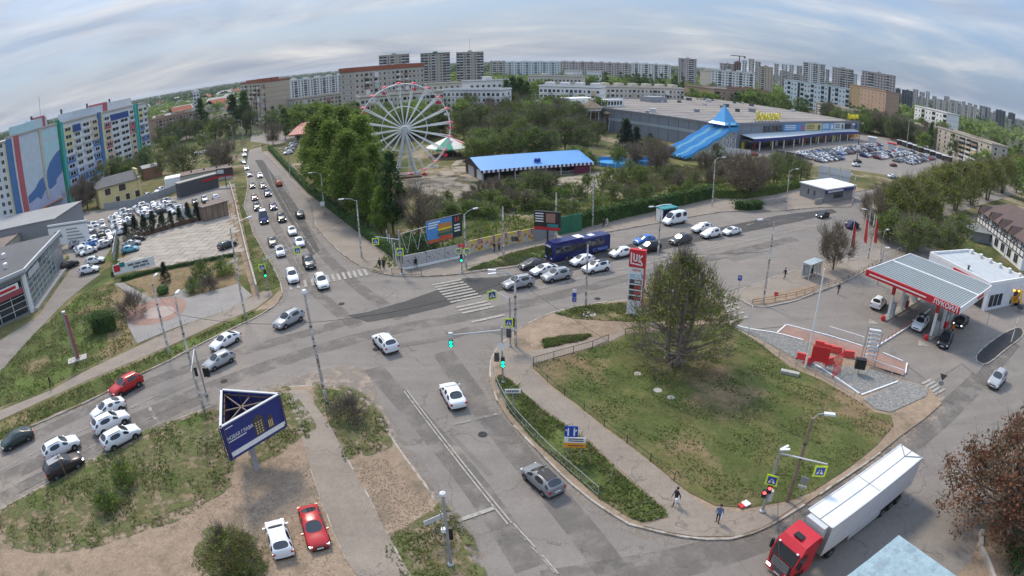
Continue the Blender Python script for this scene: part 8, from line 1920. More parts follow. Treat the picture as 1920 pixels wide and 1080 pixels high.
# ---------------------------------------------------------------- street furniture
def face(p): return math.atan2(-p[1], -p[0]) + PI / 2     # local -Y towards the camera's street corner
def lamp_post(p, h, arm, al, label, mat=None, r=0.14, lean=(0, 0), head=True, cat='lamp post', arms=None):
  o = empty('lamp_post' if head else 'utility_pole', (p[0], p[1], 0.05), 0, label, cat if head else 'pole')
  tx, ty = lean
  MB().tube([(0, 0, 0), (tx * .5, ty * .5, h * .5), (tx, ty, h)], [r * 1.25, r, r * .75], 8).build('pole', mat or m_concpole, o)
  for a in ([arm] if arms is None else arms):
    if a is None: continue
    d = Vector((math.cos(R(a)), math.sin(R(a)), 0)); b = Vector((tx, ty, h - .15))
    MB().tube([b, b + d * al * .45 + Vector((0, 0, .55)), b + d * al + Vector((0, 0, .7))], .05, 6).build('arm', m_steel, o)
    if head:
      e = b + d * al + Vector((0, 0, .68))
      MB().box(-.1, -.16, -.09, .8, .16, .07).build('lamp_head', m_lamphead, o, e, R(a))
  for z in (h * .55, h * .72): MB().lathe([(r * 1.15, -.06), (r * 1.15, .06)], 8).build('band', m_iron, o, (tx * z / h, ty * z / h, z))
  return o
for a in (((-18.86, 48.98),11.7,None,0,'leaning mottled pole with a white globe on the south-west corner',None,.15,(-.5,.3),False), ((-32.19, 46.31),12.4,100,.6,'tall flaking concrete pole beside the triangular billboard'), ((-43.3, 57.94),9.8,100,1.2,'flaking pole with a dark signal box by the west arm verge'),
          ((-36.9, 69.5),12.95,60,3.0,'lamp post with a long arm beside the boundary wall'), ((-25.4, 93.7),10.03,200,2.2,'lamp post with an arm over the north road, nearest the crossing'), ((-41, 123.1),9.47,200,2.0,'second lamp post along the north road pavement'), ((-68, 173.2),8.76,200,2.0,'third lamp post along the north road pavement'),
          ((35.2, 71.6),12.09,200,2.4,'lamp post with a big drooping head by the bus stop island'), ((9.74, 72.11),8.61,None,0,'bare concrete pole on the green verge at the bend',None,.14,(0,0),False), ((24.7, 93.3),7.99,200,1.6,'lamp post between the white minibus and the queue'), ((45.9, 127.1),10.96,20,2.2,'lamp post on the far pavement left of the tall bare tree'),
          ((64.7, 126),9.34,20,2.4,'lamp post on the far pavement right of the tall bare tree'), ((-1.3, 91.8),8.77,None,0,'bare white pole in the grass strip beside the graffiti',None,.14,(0,0),False), ((-7.1, 87.5),8.79,40,1.8,'lamp post at the junction end of the grass strip'), ((7.9, 101.3),8.78,None,0,'bare pole behind the bus, beside the black billboard',None,.16,(0,0),False),
          ((15.7, 110.4),10.02,None,0,'bare pole at the hedge end of the pavement',None,.15,(0,0),False), ((0.34, 60.9),8.79,170,2.2,'lamp post with two arms at the corner of the south road',None,.14,(0,0),True,'lamp post',(170,195)), ((89.9, 134.6),7.83,200,1.6,'lamp post beside the roadside kiosk'),
          ((66.7, 91.3),8.83,160,2.0,'lamp post behind the red flags'), ((71.6, 93.9),4.5,20,.8,'short lamp post right of the red flags',m_steel,.07), ((21.91, 32.31),8.29,-20,.9,'weathered wooden pole with a lamp at the lawn corner',m_wood,.16), ((-142.2, 283.4),9,160,1.5,'lamp post at the far left end of the north road',m_steel,.1), ((-136.1, 283.3),11,160,2,'tall lamp post at the far left end of the north road'), ((-137.1, 243.6),9,160,1.5,'lamp post among the trees left of the north road',m_steel,.1),
          ((136.5, 204.8),16.25,0,1,'tall lamp mast with a white square sign in the car park',m_darkgrey,.2), ((176.1, 221.8),19.43,0,1,'tall lamp mast in the packed part of the car park',m_steel,.2), ((60.3, 78.3),6,0,0.4,'slender mast behind the canopy',m_steel,.08), ((90.4, 76.1),9.12,200,1.2,'lamp mast at the corner of the station shop',m_steel,.1), ((63.5, 53.7),7.85,None,0,'thin mast on the black traffic island',m_steel,.05,(.2,0),False), ((73.1, 55.3),4,None,0,'short white post on the black traffic island',m_whitepaint,.07,(0,0),False)):
  lamp_post(*a)
MB().lathe([(0.0, -.3), (.25, -.2), (.3, 0), (.2, .25), (0, .3)], 12).build('globe', m_lamphead, bpy.data.objects['utility_pole'], (-.5, .3, 11.9))
MB().box(-.9, -.1, 0, .9, .1, 1.8).build('square_sign', m_whitepaint, next(o for o in bpy.data.objects if str(o.get('label', '')).startswith('tall lamp mast with a white square')), (0, -.3, 6))

def ped_sign(parent, loc, rz, s=.55):
  b = MB().box(-s, -.02, -s, s, .02, s).build('crossing_sign', m_lime, parent, loc, rz)
  k = s * .72; MB().box(-k, -.03, -k, k, -.021, k).build('blue_field', m_signblue, b); t = s * .6
  MB().poly([(-t, -.033, -t * .8), (t, -.033, -t * .8), (0, -.033, t)]).build('white_triangle', m_whitepaint, b); f = MB()
  for a, c in (((0, .12), (-.03, -.1)), ((-.03, -.1), (-.14, -.3)), ((-.03, -.1), (.1, -.3)), ((0, .06), (.12, -.06)), ((0, .06), (-.11, -.04))): f.bar((a[0], -.037, a[1]), (c[0], -.037, c[1]), .01, .06)
  f.box(-.05, -.04, .14, .05, -.034, .25).build('walking_figure', m_black, b)
def signal(parent, loc, rz, lit, n=3):
  c = MB().box(-.2, -.13, 0, .2, .13, .36 * n).build('signal_head', m_black, parent, loc, rz)
  for k in range(n):
    col = ('green', 'amber', 'red')[k]; on = (lit == 'green' and k <= 0) or (lit == 'green2' and k <= 1) or (lit == 'red' and k == n - 1)
    m = (m_green_lamp if lit.startswith('green') else m_red_lamp) if on else m_iron
    l = MB().lathe([(.14, 0), (.14, .03)], 12).build('lens', m, c); l.matrix_local = Matrix.Translation((0, -.135, .18 + .36 * k)) @ Matrix.Rotation(PI / 2, 4, 'X')
  return c
def mast(p, h, label, r=.1, cat='traffic light'):
  o = empty('traffic_light', (p[0], p[1], .1), 0, label, cat)
  MB().tube([(0, 0, 0), (0, 0, h)], [r, r * .8], 8).build('pole', m_steel, o); MB().lathe([(r * 2, 0), (r * 2, .2), (r, .3)], 10).build('base', m_steel, o)
  return o
def arm_to(o, q, z, h):
  d = Vector((q[0], q[1], 0)) - o.location.copy(); d.z = 0
  MB().tube([(0, 0, h - .3), (d.x, d.y, z)], [.07, .05], 6).build('arm', m_palegrey, o); return d
p = (-1.07, 52.87); o = mast(p, 6.4, 'signal mast with a long arm over the south road and a green light'); fz = face(p)
d = arm_to(o, (-5.92, 50.88), 6.6, 6.4); signal(o, (d.x, d.y - .1, 5.4), fz, 'green2', 2); MB().box(-.2, -.15, 0, .2, .15, .5).build('camera_box', m_palegrey, o, (d.x, d.y, 6.35), fz)
signal(o, (.05, -.25, 2.1), fz, 'green2'); MB().box(-.25, -.1, 0, .25, .1, 1.0).build('signal_back', m_darkgrey, o, (-.55, 0, 2.6)); MB().poly([(-.5, -.16, .45), (.5, -.16, .45), (0, -.16, -.42)][::-1]).build('yield_sign', m_whitepaint, o, (0, -.1, 4.3), fz); MB().box(-.25, -.12, 0, .25, .12, 1.0).build('signal_back', m_darkgrey, o, (.7, .2, 5.2))
p = (-0.28, 60.92); o = mast(p, 6.26, 'mast with a crossing sign on an arm beside the two-armed lamp post'); fz = face(p); H_ = 6.26
d = arm_to(o, (-2.26, 62.13), H_ + .4, H_); ped_sign(o, (d.x, d.y, H_ - .3), fz + .4); ped_sign(o, (-.15, -.2, 3.2), fz, .5); signal(o, (.5, 0, 2.6), fz + PI, 'off')
p = (19.31, 31.49); H_ = 6.26; o = mast(p, H_, 'mast with two crossing signs and red lights at the lawn corner', .13); fz = face(p)
d = arm_to(o, (22.24, 29.04), H_ + .1, H_); ped_sign(o, (d.x * .9, d.y * .9, H_ - .7), fz + .3, .5); ped_sign(o, (-.1, -.2, 3.5), fz, .5)
for x, z in ((-.45, 1.9), (-.1, 2.3)): signal(o, (x, -.25, z), fz, 'red', 2)
signal(o, (.35, .1, 2.7), fz + PI, 'off'); MB().box(-.2, -.2, 0, .2, .2, 1.0).build('control_box', m_palegrey, o, (.3, .1, 1.2)); 
for a in (.2, -.5): MB().bar((0, 0, 0), (.7 * math.cos(a), .7 * math.sin(a), .2), .2, .12).build('floodlight', m_lamphead, o, (0, 0, H_))
p = (-37.5, 79.9); H_ = 5.07; o = mast(p, H_, 'mast with an arm over the north road and a green light on the left verge'); fz = face(p)
d = arm_to(o, (-32.5, 82.2), 6.0, H_); ped_sign(o, (d.x, d.y, 5.3), fz); ped_sign(o, (-.3, -.2, 3.6), fz); signal(o, (.1, -.3, 2.2), fz, 'green')
p = (-16.9, 85.1); H_ = 7.16; o = mast(p, H_, 'mottled mast with an arm towards the north road on the far corner', .17); fz = face(p)
d = arm_to(o, (-21, 86.6), 5.8, H_ - 1.2); ped_sign(o, (d.x, d.y, 5.0), fz); ped_sign(o, (0, -.3, 3.8), fz)
p = (-7.6, 85.4); o = mast(p, 5, 'signal mast with a small green light at the junction end of the graffiti wall'); fz = face(p); signal(o, (0, -.25, 2.0), fz, 'green'); ped_sign(o, (.9, -.2, 3.6), fz, .4); ped_sign(o, (-.4, -.2, 3.6), fz, .4)
for q in (.9, -.5): MB().lathe([(.3, 0), (.3, .03)], 12).build('round_sign', m_redlight, o, (q * .4, -.3, 4.5)).rotation_euler = (PI / 2, 0, fz)
p = (-33.25, 49.22); o = mast(p, 6, 'grey mast with three signal heads seen from behind, beside the billboard'); 
for x in (-.7, .5, .9): signal(o, (x, .1, 2.3), face(p) + PI, 'off')
arm_to(o, (-30.35, 43.27), 6.3, 6)
p = (-4.47, 27.9); o = mast(p, 6.83, 'grey mast with a white lamp cap at the south road verge', .12, 'pole'); MB().lathe([(.1, 0), (.22, .05), (.2, .2), (0, .3)], 10).build('cap', m_lamphead, o, (0, 0, 6.83)); signal(o, (.15, .2, 2.6), face(p) + PI, 'off'); MB().box(-.15, -.15, 0, .15, .15, .3).build('camera_box', m_lamphead, o, (-.2, -.1, 3.6)); MB().tube([(-.25, -.1, 0), (-.25, -.1, 5.5)], .04, 5).build('conduit', m_steel, o)

# small road signs
def sign(p, h, label, parts, posts=(0,), rz=None, pole=m_steel, cat='road sign'):
  o = empty('road_sign', (p[0], p[1], .1), face(p) if rz is None else rz, label, cat)
  for x in posts: MB().tube([(x, .05, 0), (x, .05, h)], .04, 6).build('post', pole, o)
  for (x0, z0, x1, z1, m, n) in parts: MB().box(x0, -.03, z0, x1, .02, z1).build(n, m, o)
  return o
o = sign((-0.05, 47.87), 2.4, 'white street name board on a short post by the pavement', [(-.75, 1.9, .75, 2.35, m_whitepaint, 'board')]); 
for k in range(7): MB().box(-.6 + k * .17, -.05, 2.02, -.5 + k * .17, -.031, 2.24).build('letter', m_black, o)
o = sign((5.03, 40.03), 3.0, 'blue lane arrow board above a white and orange board on two posts', [(-.85, 2.35, .25, 3.45, m_signblue, 'arrow_board'), (-.85, 1.75, .95, 2.3, m_whitepaint, 'white_board'), (-.85, 1.25, .95, 1.74, m_orange, 'orange_board')], (-.5, .6))
for x, s in ((-.55, -1), (-.05, 1)):
  a = MB().bar((x, -.05, 2.5), (x, -.05, 3.1), .02, .14).bar((x, -.05, 2.95), (x + s * .22, -.05, 3.1), .02, .12); a.bar((x, -.05, 3.1), (x, -.05, 3.3), .02, .1).build('white_arrow', m_whitepaint, o)
for z in (1.42, 1.9, 2.1): MB().box(-.5, -.05, z, .75, -.031, z + .09).build('text_line', m_darkgrey, o)
sign((-5.75, 30.55), 2.2, 'grey street sign seen edge-on from behind on the verge', [(-.8, 1.8, .8, 2.25, m_palegrey, 'board')], rz=R(35)); sign((32.5, 75), 3.0, 'blue bus stop sign with a white pictogram', [(-.3, 2.3, .3, 3.1, m_signblue, 'board'), (-.2, 2.55, .2, 2.62, m_whitepaint, 'stripe'), (-.2, 2.75, .2, 2.95, m_whitepaint, 'pictogram')])
sign((8.02, 70.63), 3.2, 'stack of blue and white road signs on the green verge', [(-.28, 2.0, .28, 2.6, m_signblue, 'blue_board'), (-.28, 1.35, .28, 1.95, m_signblue, 'blue_board'), (-.25, 2.65, .25, 3.1, m_whitepaint, 'white_board'), (-.12, 1.45, .12, 1.85, m_whitepaint, 'arrow')])
o = sign((48.06, 44.91), 2.6, 'yield sign seen from behind above a grey plate at the station exit', [(-.3, 1.3, .3, 1.8, m_grey, 'plate')]); MB().poly([(-.5, -.03, 2.7), (.5, -.03, 2.7), (0, -.03, 1.85)][::-1]).poly([(-.5, -.02, 2.7), (.5, -.02, 2.7), (0, -.02, 1.85)]).build('triangle', m_darkgrey, o)
sign((36.8, 71), 2.0, 'dark no-entry sign in the worn earth of the island', [(-.3, 1.5, .3, 2.1, m_redlight, 'plate')]); sign((23.03, 32.43), 2.4, 'round grey sign back beside the wooden pole', [(-.35, 1.7, .35, 2.3, m_steel, 'plate'), (-.4, 1.2, .4, 1.45, m_palegrey, 'lower_plate')]); sign((0.6, 93.9), 3.2, 'dark framed notice on two posts in the grass strip', [(-.6, 2.3, .6, 3.1, m_darkgrey, 'board'), (-.3, 2.5, .3, 2.9, m_whitepaint, 'picture')], (-.5, .5))
sign((-40.46, 31.03), 4.2, 'thin leaning bare post in the grass by the west arm', [], pole=m_wood, cat='post'); sign((-40.9, 121.8), 3.4, 'white square notice on a lamp post of the north road', [(-.5, 2.6, .5, 3.5, m_whitepaint, 'board')])
o = empty('litter_sign', (*(18.05, 32.49), .2), .4, 'fallen red and white sign lying in the weeds', 'road sign'); MB().box(-.5, -.25, 0, -.1, .25, .1).build('red_half', m_red, o); MB().box(-.1, -.3, 0, .5, .3, .12).build('white_half', m_whitepaint, o)
# red pylon on the lawn by the showroom
o = empty('red_pylon', (*(-58.4, 55.5), .1), R(40), 'narrow red and grey advertising pylon on the lawn by the showroom', 'pylon'); MB().box(-.1, -.12, 0, .3, .12, 6.6).build('board', P_('pylon_red', (.30, .09, .08)), o); MB().box(-.35, -.14, 0, -.12, .14, 6.9).build('side_panel', m_grey, o); MB().box(-1.6, -.9, 0, 1.4, .9, .15).build('base_slab', m_conc, o); MB().box(-.38, -.16, 6.9, .15, .16, 7.1).build('cap', m_whitepaint, o)
# triangular advertising tower
m_bb = P_('poster_navy', (.022, .035, .17), .5); V3 = [Vector((-23.06, 34.6)), Vector((-19.56, 40.16)), Vector((-25.59, 40.4))]; G = sum(V3, Vector((0, 0))) / 3
o = empty('triangular_billboard', (*G, 0), 0, 'big dark blue three-sided billboard on a single grey post', 'billboard')
MB().tube([(.3, -.9, 0), (.1, -.3, 3.4)], .28, 10).build('post', m_steel, o)
for i in range(3):
  a, b = V3[i] - G, V3[(i + 1) % 3] - G; L = (b - a).length; an = math.atan2((b - a).y, (b - a).x)
  pn = MB().box(.05, 0, 3.15, L - .05, .14, 6.5).build('panel', m_bb, o, (a.x, a.y, 0), an); MB().bar((0, .07, 6.52), (L, .07, 6.52), .22, .1).build('top_rim', m_palegrey, pn)
  fr = MB()
  for k in range(7): fr.bar((L * k / 6, .3, 3.2), (L * k / 6, .3, 6.4), .06, .06)
  fr.bar((0, .3, 6.2), (L, .3, 6.2), .08, .08).bar((0, .3, 3.5), (L, .3, 3.5), .08, .08).build('inner_frame', m_rust, pn)
  if i == 0:
    lettering('НОВАЯ ГЛАВА', .46, m_whitepaint, pn, (.35, -.03, 5.15), align='LEFT', sx=.85)
    [MB().box(.4, -.02, z, x, -.005, z + .08).build('text_line', m_whitepaint, pn) for z, x in ((4.8, 2.3), (6.1, 1.2))]; MB().box(.3, -.025, 3.4, L - .2, -.005, 3.85).build('white_band', m_whitepaint, pn)
    for x, h, w in ((3.7, 5.95, .95), (4.9, 5.4, .6)):
      t = MB(); t.poly([(x - w * .6, -.02, 3.95), (x + w * .6, -.02, 3.95), (x + w * .55, -.02, h - .5), (x, -.02, h), (x - w * .55, -.02, h - .5)]).build('printed_tower', W_('print_brown', (.10, .075, .065)), pn)
      for r in range(5):
        for c in range(3): MB().box(x - w * .4 + c * w * .3, -.028, 4.1 + r * (h - 4.7) / 5, x - w * .25 + c * w * .3, -.021, 4.22 + r * (h - 4.7) / 5).build('printed_window', m_cream, pn)
ct_ = MB(); 
for i in range(3): a = V3[i] - G; m = (V3[(i + 1) % 3] + V3[(i + 2) % 3]) / 2 - G; ct_.bar((a.x * .9, a.y * .9, 6.1), (m.x * .9, m.y * .9, 6.1), .1, .1)
ct_.build('cross_beam', m_wood, o)
# billboards by the fairground
def board(p, q, z0, z1, label, mat, post=True, deco=None):
  L = math.dist(p, q); o = empty('billboard', (*p, .1), math.atan2(q[1] - p[1], q[0] - p[0]), label, 'billboard'); pn = MB().box(0, 0, z0, L, .2, z1).build('panel', mat, o); [MB().bar((0, .1, z), (L, .1, z), .26, .08).build('frame', m_darkgrey, o) for z in (z0, z1)]
  if post: MB().tube([(L / 2, .2, 0), (L / 2, .2, z0)], .17, 8).build('post', m_iron, o)
  return o, pn, L
o, pn, L = board((-13.6, 91.9), (-8.3, 96.6), 2.6, 6.4, 'burger poster, blue with a black right part, above the grey wall', W_('poster_sky2', (.10, .28, .58)), False)
MB().box(L * .72, -.03, 2.6, L, -.005, 6.4).build('dark_part', P_('poster_black', (.012, .03, .028)), pn); MB().box(0, -.03, 2.6, L * .72, -.005, 3.2).build('orange_strip', P_('poster_orange', (.5, .12, .04)), pn)
for z, h, w, m in ((3.2, .35, 1.15, m_redlight), (3.5, .5, 1.5, m_green), (4.0, .5, 1.4, m_wood), (4.45, .35, 1.4, m_yellow), (4.8, .8, 1.35, P_('bun', (.48, .2, .06)))): MB().prism([(L * .5 + w * math.cos(t * PI / 8) , -.06 + .03 * math.sin(t * PI / 8)) for t in range(16)], z, z + h).build('printed_burger', m, pn)
for k in range(3): MB().box(.3, -.03, 5.9 - k * .4, 2.6 - k * .4, -.005, 6.1 - k * .4).build('text_line', m_whitepaint, pn)
lettering('М', 1.1, m_redlight, pn, (L * .86, -.04, 5.6), bold=.03); [MB().box(L * .77, -.045, 4.6 - k * .5, L * .94, -.031, 4.85 - k * .5).build('text_line', m_whitepaint, pn) for k in range(3)]
o, pn, L = board((3.9, 97.2), (7.9, 99.4), 3.4, 6.6, 'black and red slanted billboard on one dark post beside the bus', P_('poster_dark', (.03, .022, .022)))
o.rotation_euler.z = R(-18); MB().box(0, -.03, 3.4, L, -.005, 3.9).build('red_band', m_red, pn); MB().box(L * .45, -.03, 4.7, L * .8, -.005, 6.3).build('portrait', P_('print_skin', (.30, .17, .12)), pn); MB().box(L * .5, -.04, 3.95, L * .92, -.031, 4.5).build('teal_label', m_teal, pn); [MB().box(.2, -.03, 6.1 - k * .45, 1.6, -.005, 6.3 - k * .45).build('text_line', m_whitepaint, pn) for k in range(4)]
o, pn, L = board((-89.8, 164.7), (-84, 165), 3.2, 5.8, 'small dark red-edged billboard beside the north road', P_('poster_dark2', (.05, .03, .03))); MB().box(0, -.03, 3.2, L, -.005, 3.5).build('red_band', m_red, pn); MB().box(.3, -.03, 4.2, L * .45, -.005, 5.4).build('print', m_palegrey, pn)
# long banner in front of the slab yard
p, q = (-74.2, 87), (-67, 91.8); L = math.dist(p, q); o = empty('banner', (*p, .1), math.atan2(q[1] - p[1], q[0] - p[0]), 'long white banner with black lettering in front of the slab yard', 'banner')
pn = MB().box(0, -.05, .4, L, .05, 2.3).build('cloth', m_whitepaint, o); MB().box(.2, -.08, .9, 1.5, -.051, 2.2).build('red_logo', m_red, pn); MB().box(1.5, -.08, 1.6, 2.6, -.051, 2.5).build('teal_logo', m_teal, pn)
for r in range(2):
  for k in range(20 - r * 4): MB().box(3.2 + r + k * (L - 4) / 22, -.08, 1.45 - r * .6, 3.2 + r + (k + .7) * (L - 4) / 22, -.051, 1.85 - r * .6).build('letter', m_black, pn) if k % 7 != 6 else None
for x in (0, L / 2, L): MB().tube([(x, .1, 0), (x, .1, 2.4)], .06, 5).build('post', m_steel, o)
# walls
m_graf = M('graffiti', (.42, .40, .37), .85, ((2, .2),), 'obj', col2=(.35, .04, .05), mix=(1.5, .5, .54), col3=(.55, .42, .06), mix3=(1.9, .54, .57), spec=.2); _t = m_graf.node_tree
m_tag = M('tagged_wall', (.42, .41, .40), .85, ((.6, .1),), 'obj', col2=(.03, .03, .035), mix=(2.4, .60, .62), spec=.2)
def wall(pts, h, w, mat, label, cat='wall', base=None):
  o = tag(empty('wall', (0, 0, 0), 0, label, cat), kind='thing')
  for a, b in zip(pts[:-1], pts[1:]):
    L = math.dist(a, b); n = max(1, round(L / 3.0)); an = math.atan2(b[1] - a[1], b[0] - a[0])
    for k in range(n): c = lerp(a, b, (k + .5) / n); MB().box(-L / n / 2 + .03, -w / 2, 0, L / n / 2 - .03, w / 2, h + random.uniform(-.04, .04)).build('panel', mat, o, (*c, .1), an + random.uniform(-.006, .006))
    if base: MB().bar((*a, .25), (*b, .25), w + .25, .4).build('footing', base, o)
  return o
wall([(-17, 87.3), (-13.6, 89.3), (-8, 92.9)], 2.3, .2, m_tag, 'pale wall with black spray tags below the burger poster', base=m_whitepaint); wall([(-7.7, 93.7), (-4.9, 95.8), (-0.8, 98.3), (3.9, 101.1)], 2.4, .2, m_graf, 'wall covered in red, yellow and white graffiti', base=m_conc); wall([(3.9, 101.1), (7.9, 103.6)], 2.5, .1, m_grey, 'grey corrugated fence right of the graffiti wall', 'fence'); wall([(8.5, 104.5), (13.2, 107.2)], 3.4, .12, m_green, 'dark green sheet fence behind the bus', 'fence')
wall([(-84.5, 163), (-71.2, 138.8), (-56.3, 111), (-45.5, 90.8), (-38.1, 77.2)], 1.9, .25, m_conc, 'long pale concrete boundary wall left of the north road'); wall([(-86.1, 110.9), (-81.7, 116.6), (-72.8, 126)], 1.2, .15, m_rust, 'low dark fence under the row of small conifers', 'fence'); wall([(-123.4, 146.4), (-112.1, 147.5), (-107.2, 156.2), (-104.6, 169.5)], 2.2, .15, m_grey, 'grey sheet fence behind the car yard', 'fence'); wall([(-82.3, 128.4), (-79.2, 131.7)], 1.8, .12, m_palegrey, 'short white-grey fence panel at the end of the conifers', 'fence'); wall([(-90.5, 110.4), (-78.8, 93.4)], 3.0, .15, m_grey, 'tall grey gate panel at the entry of the slab yard', 'gate')
wall([(59.2, 129.3), (69.3, 134.8)], 1.2, .2, m_conc, 'low concrete wall behind the pavement bend', 'wall'); wall([(76.5, 132.6), (92.4, 142.5)], 1.3, .2, m_conc, 'low concrete wall in front of the roadside kiosk', 'wall')
o = empty('timber_fence', (*(-17.9, 87.8), .1), math.atan2((-26.6, 111.1)[1] - (-17.9, 87.8)[1], (-26.6, 111.1)[0] - (-17.9, 87.8)[0]), 'pale lattice frame fence at the corner under the poplars', 'fence')
for k in range(9): MB().bar((k * 1.3, 0, 0), (k * 1.3 + (1.3 if k % 2 else -.4), 0, 3.6), .1, .12).build('slat', m_palegrey, o)
o = empty('lattice_frame', (*(-17, 87), .1), math.atan2((-13.4, 90.8)[1] - (-17, 87)[1], (-13.4, 90.8)[0] - (-17, 87)[0]), 'pale zigzag frame above the tagged wall', 'fence'); L = math.dist((-17, 87), (-13.4, 90.8))
for k in range(5): MB().bar((L * k / 5, 0, 2.6 if k % 2 else 6.0), (L * (k + 1) / 5, 0, 6.0 if k % 2 else 2.6), .045, .045).build('brace', m_palegrey, o)
MB().bar((0, 0, 6.0), (L, 0, 6.0), .08, .08).build('rail', m_palegrey, o)
# railings
def railing(line, h, label, step=2.4, pick=.22, mat=m_iron, cat='fence', rails=(.15, .95), z=.12):
  o = empty('railing', (0, 0, 0), 0, label, cat); pts = resample(line, step); pk = MB()
  for k, p in enumerate(pts): MB().tube([(*p, z - .1), (*p, z + h)], .04, 5).build('post', mat, o)
  for a, b in zip(pts[:-1], pts[1:]):
    for r in rails: MB().bar((*a, z + h * r), (*b, z + h * r), .035, .05).build('rail', mat, o)
    if pick:
      n = int(math.dist(a, b) / pick)
      for j in range(1, n): q = lerp(a, b, j / n); pk.bar((*q, z + .1), (*q, z + h * 1.02), .016, .016)
  if pk.f: pk.build('picket', mat, o)['kind'] = 'stuff'
railing([(-2.05, 55.09), (-1.77, 52.35), (-0.93, 49.31), (0.09, 46.67), (1.73, 43.29), (3.44, 40.11), (5.41, 36.95), (6.85, 34.54)], 1.0, 'curved grey iron railing along the south road kerb', 2.2, .3, m_steel); railing([(2.2, 56.59), (5.86, 58.52), (9.07, 60.16), (13.01, 63.1)], 1.0, 'low dark picket fence along the top edge of the lawn', 2.6, .2)
railing([(2.18, 55.89), (3.99, 51.86), (5.98, 48.77), (8.32, 44.63), (10.8, 40.59), (13.88, 34.72)], .9, 'sparse dark posts with thin wire along the diagonal pavement', 3.2, 0, m_iron, rails=(.8,)); railing([(13.52, 63.36), (25.06, 65.68), (27.91, 64.85)], .9, 'dark fence under the spreading tree', 2.6, .25); railing([(27.48, 63.64), (29.83, 58.64), (31.5, 54.1), (33.91, 50.14), (36.48, 45.23)], 1.0, 'grey pipe fence between lawn and gravel', 2.8, 0, m_steel, rails=(.55, .97))
railing([(-50.7, 60.7), (-46.8, 65.9), (-40.9, 71.9)], .9, 'pale railing along the plaza edge', 2.0, .4, m_palegrey); railing([(-18.5, 85.2), (-15.5, 84.6), (-13, 84.5)], 1.0, 'short iron railing at the far corner', 1.6, .2); railing([(-7.7, 85.7), (-4.1, 87.6), (1.6, 89.6), (6.5, 92.9)], .9, 'green-grey railing around the grass strip', 2.0, .25, m_green); railing([(33.4, 71.5), (41.4, 73.8), (53.8, 79.7), (63.5, 85.9), (69.6, 90.2)], .8, 'low rusty fence along the forecourt side of the island', 2.2, 0, m_rust, rails=(.5, .95)); railing([(70.7, 91.7), (79.4, 96.8), (84.8, 97.7)], .8, 'low fence behind the red flags', 2, 0, m_palegrey, rails=(.9,))
# bus shelters
p = (48.7, 82.2); o = empty('bus_shelter', (*p, .12), math.atan2((51, 83.9)[1] - (45.8, 80.6)[1], (51, 83.9)[0] - (45.8, 80.6)[0]), 'glass bus shelter with a flat roof beside the round bare tree', 'bus shelter')
MB().box(-2.1, -.8, 2.5, 2.1, .8, 2.68).build('roof', m_palegrey, o); MB().box(-1.95, -.65, 2.68, 1.95, .65, 2.7).build('roof_glass', P_('shelter_glass', (.30, .36, .37), .2), o)
for x in (-2, -.65, .65, 2):
  for y in (-.7, .7): MB().box(x - .05, y - .05, 0, x + .05, y + .05, 2.5).build('post', m_palegrey, o)
m_pane = M('clear_pane', (.6, .68, .68), .05, ()); m_pane.node_tree.nodes['Principled BSDF'].inputs['Transmission Weight'].default_value = .75
for x in (-2, -.65, .65): MB().box(x + .05, .69, .35, x + 1.3, .71, 2.3).build('pane', m_pane, o)
for x in (-2, 2): MB().box(x - .01, -.65, .35, x + .01, .65, 2.3).build('pane', m_pane, o)
MB().box(-1.5, .2, .4, 1.5, .6, .5).build('bench', m_wood, o)
p = (31.8, 115.2); o = empty('bus_shelter', (*p, .12), R(he), 'rounded blue and white bus shelter behind the white minibus', 'bus shelter'); MB().tube([(x, -1.1 + .0, 2.4 + .5 * math.cos(x / 2.6)) for x in (-2.2, -1, 0, 1, 2.2)], .12, 6).build('rim', m_whitepaint, o); MB().box(-2.2, -1.1, 2.5, 2.2, 1.1, 2.75).build('roof', m_teal, o); MB().box(-2.2, -1.0, 0, 2.2, -.85, 2.5).build('back_wall', m_navy, o)
for x in (-2.1, 2.1): MB().box(x - .1, -.9, 0, x + .1, 1.0, 2.5).build('side_wall', m_teal if x < 0 else m_whitepaint, o)
# stalls behind the car park
for i in range(9):
  t = i / 8; p = lerp((230.2, 295.8), (227.7, 248.1), t); o = empty('market_stall', (*p, 0), R(-35), 'dark market stall with a pale roof, one of the long row behind the car park', 'stall', 'stalls behind the car park'); MB().box(-3, -1.5, 0, 3, 1.5, 2.6).build('booth', m_darkgrey if i % 2 else m_darkwood, o); MB().box(-3.2, -2.2, 2.6, 3.2, 1.7, 2.8).build('roof', m_palegrey, o)
for p, lb, m in (((201.7, 288.1), 'small white stall by the trees behind the car park', m_whitepaint), ((202.2, 268.4), 'small stall with a red roof behind the car park', m_red)): o = empty('market_stall', (*p, 0), R(-35), lb, 'stall'); MB().box(-2.5, -2, 0, 2.5, 2, 3).build('booth', m_palegrey, o); MB().box(-2.8, -2.3, 3, 2.8, 2.3, 3.5).build('roof', m, o)
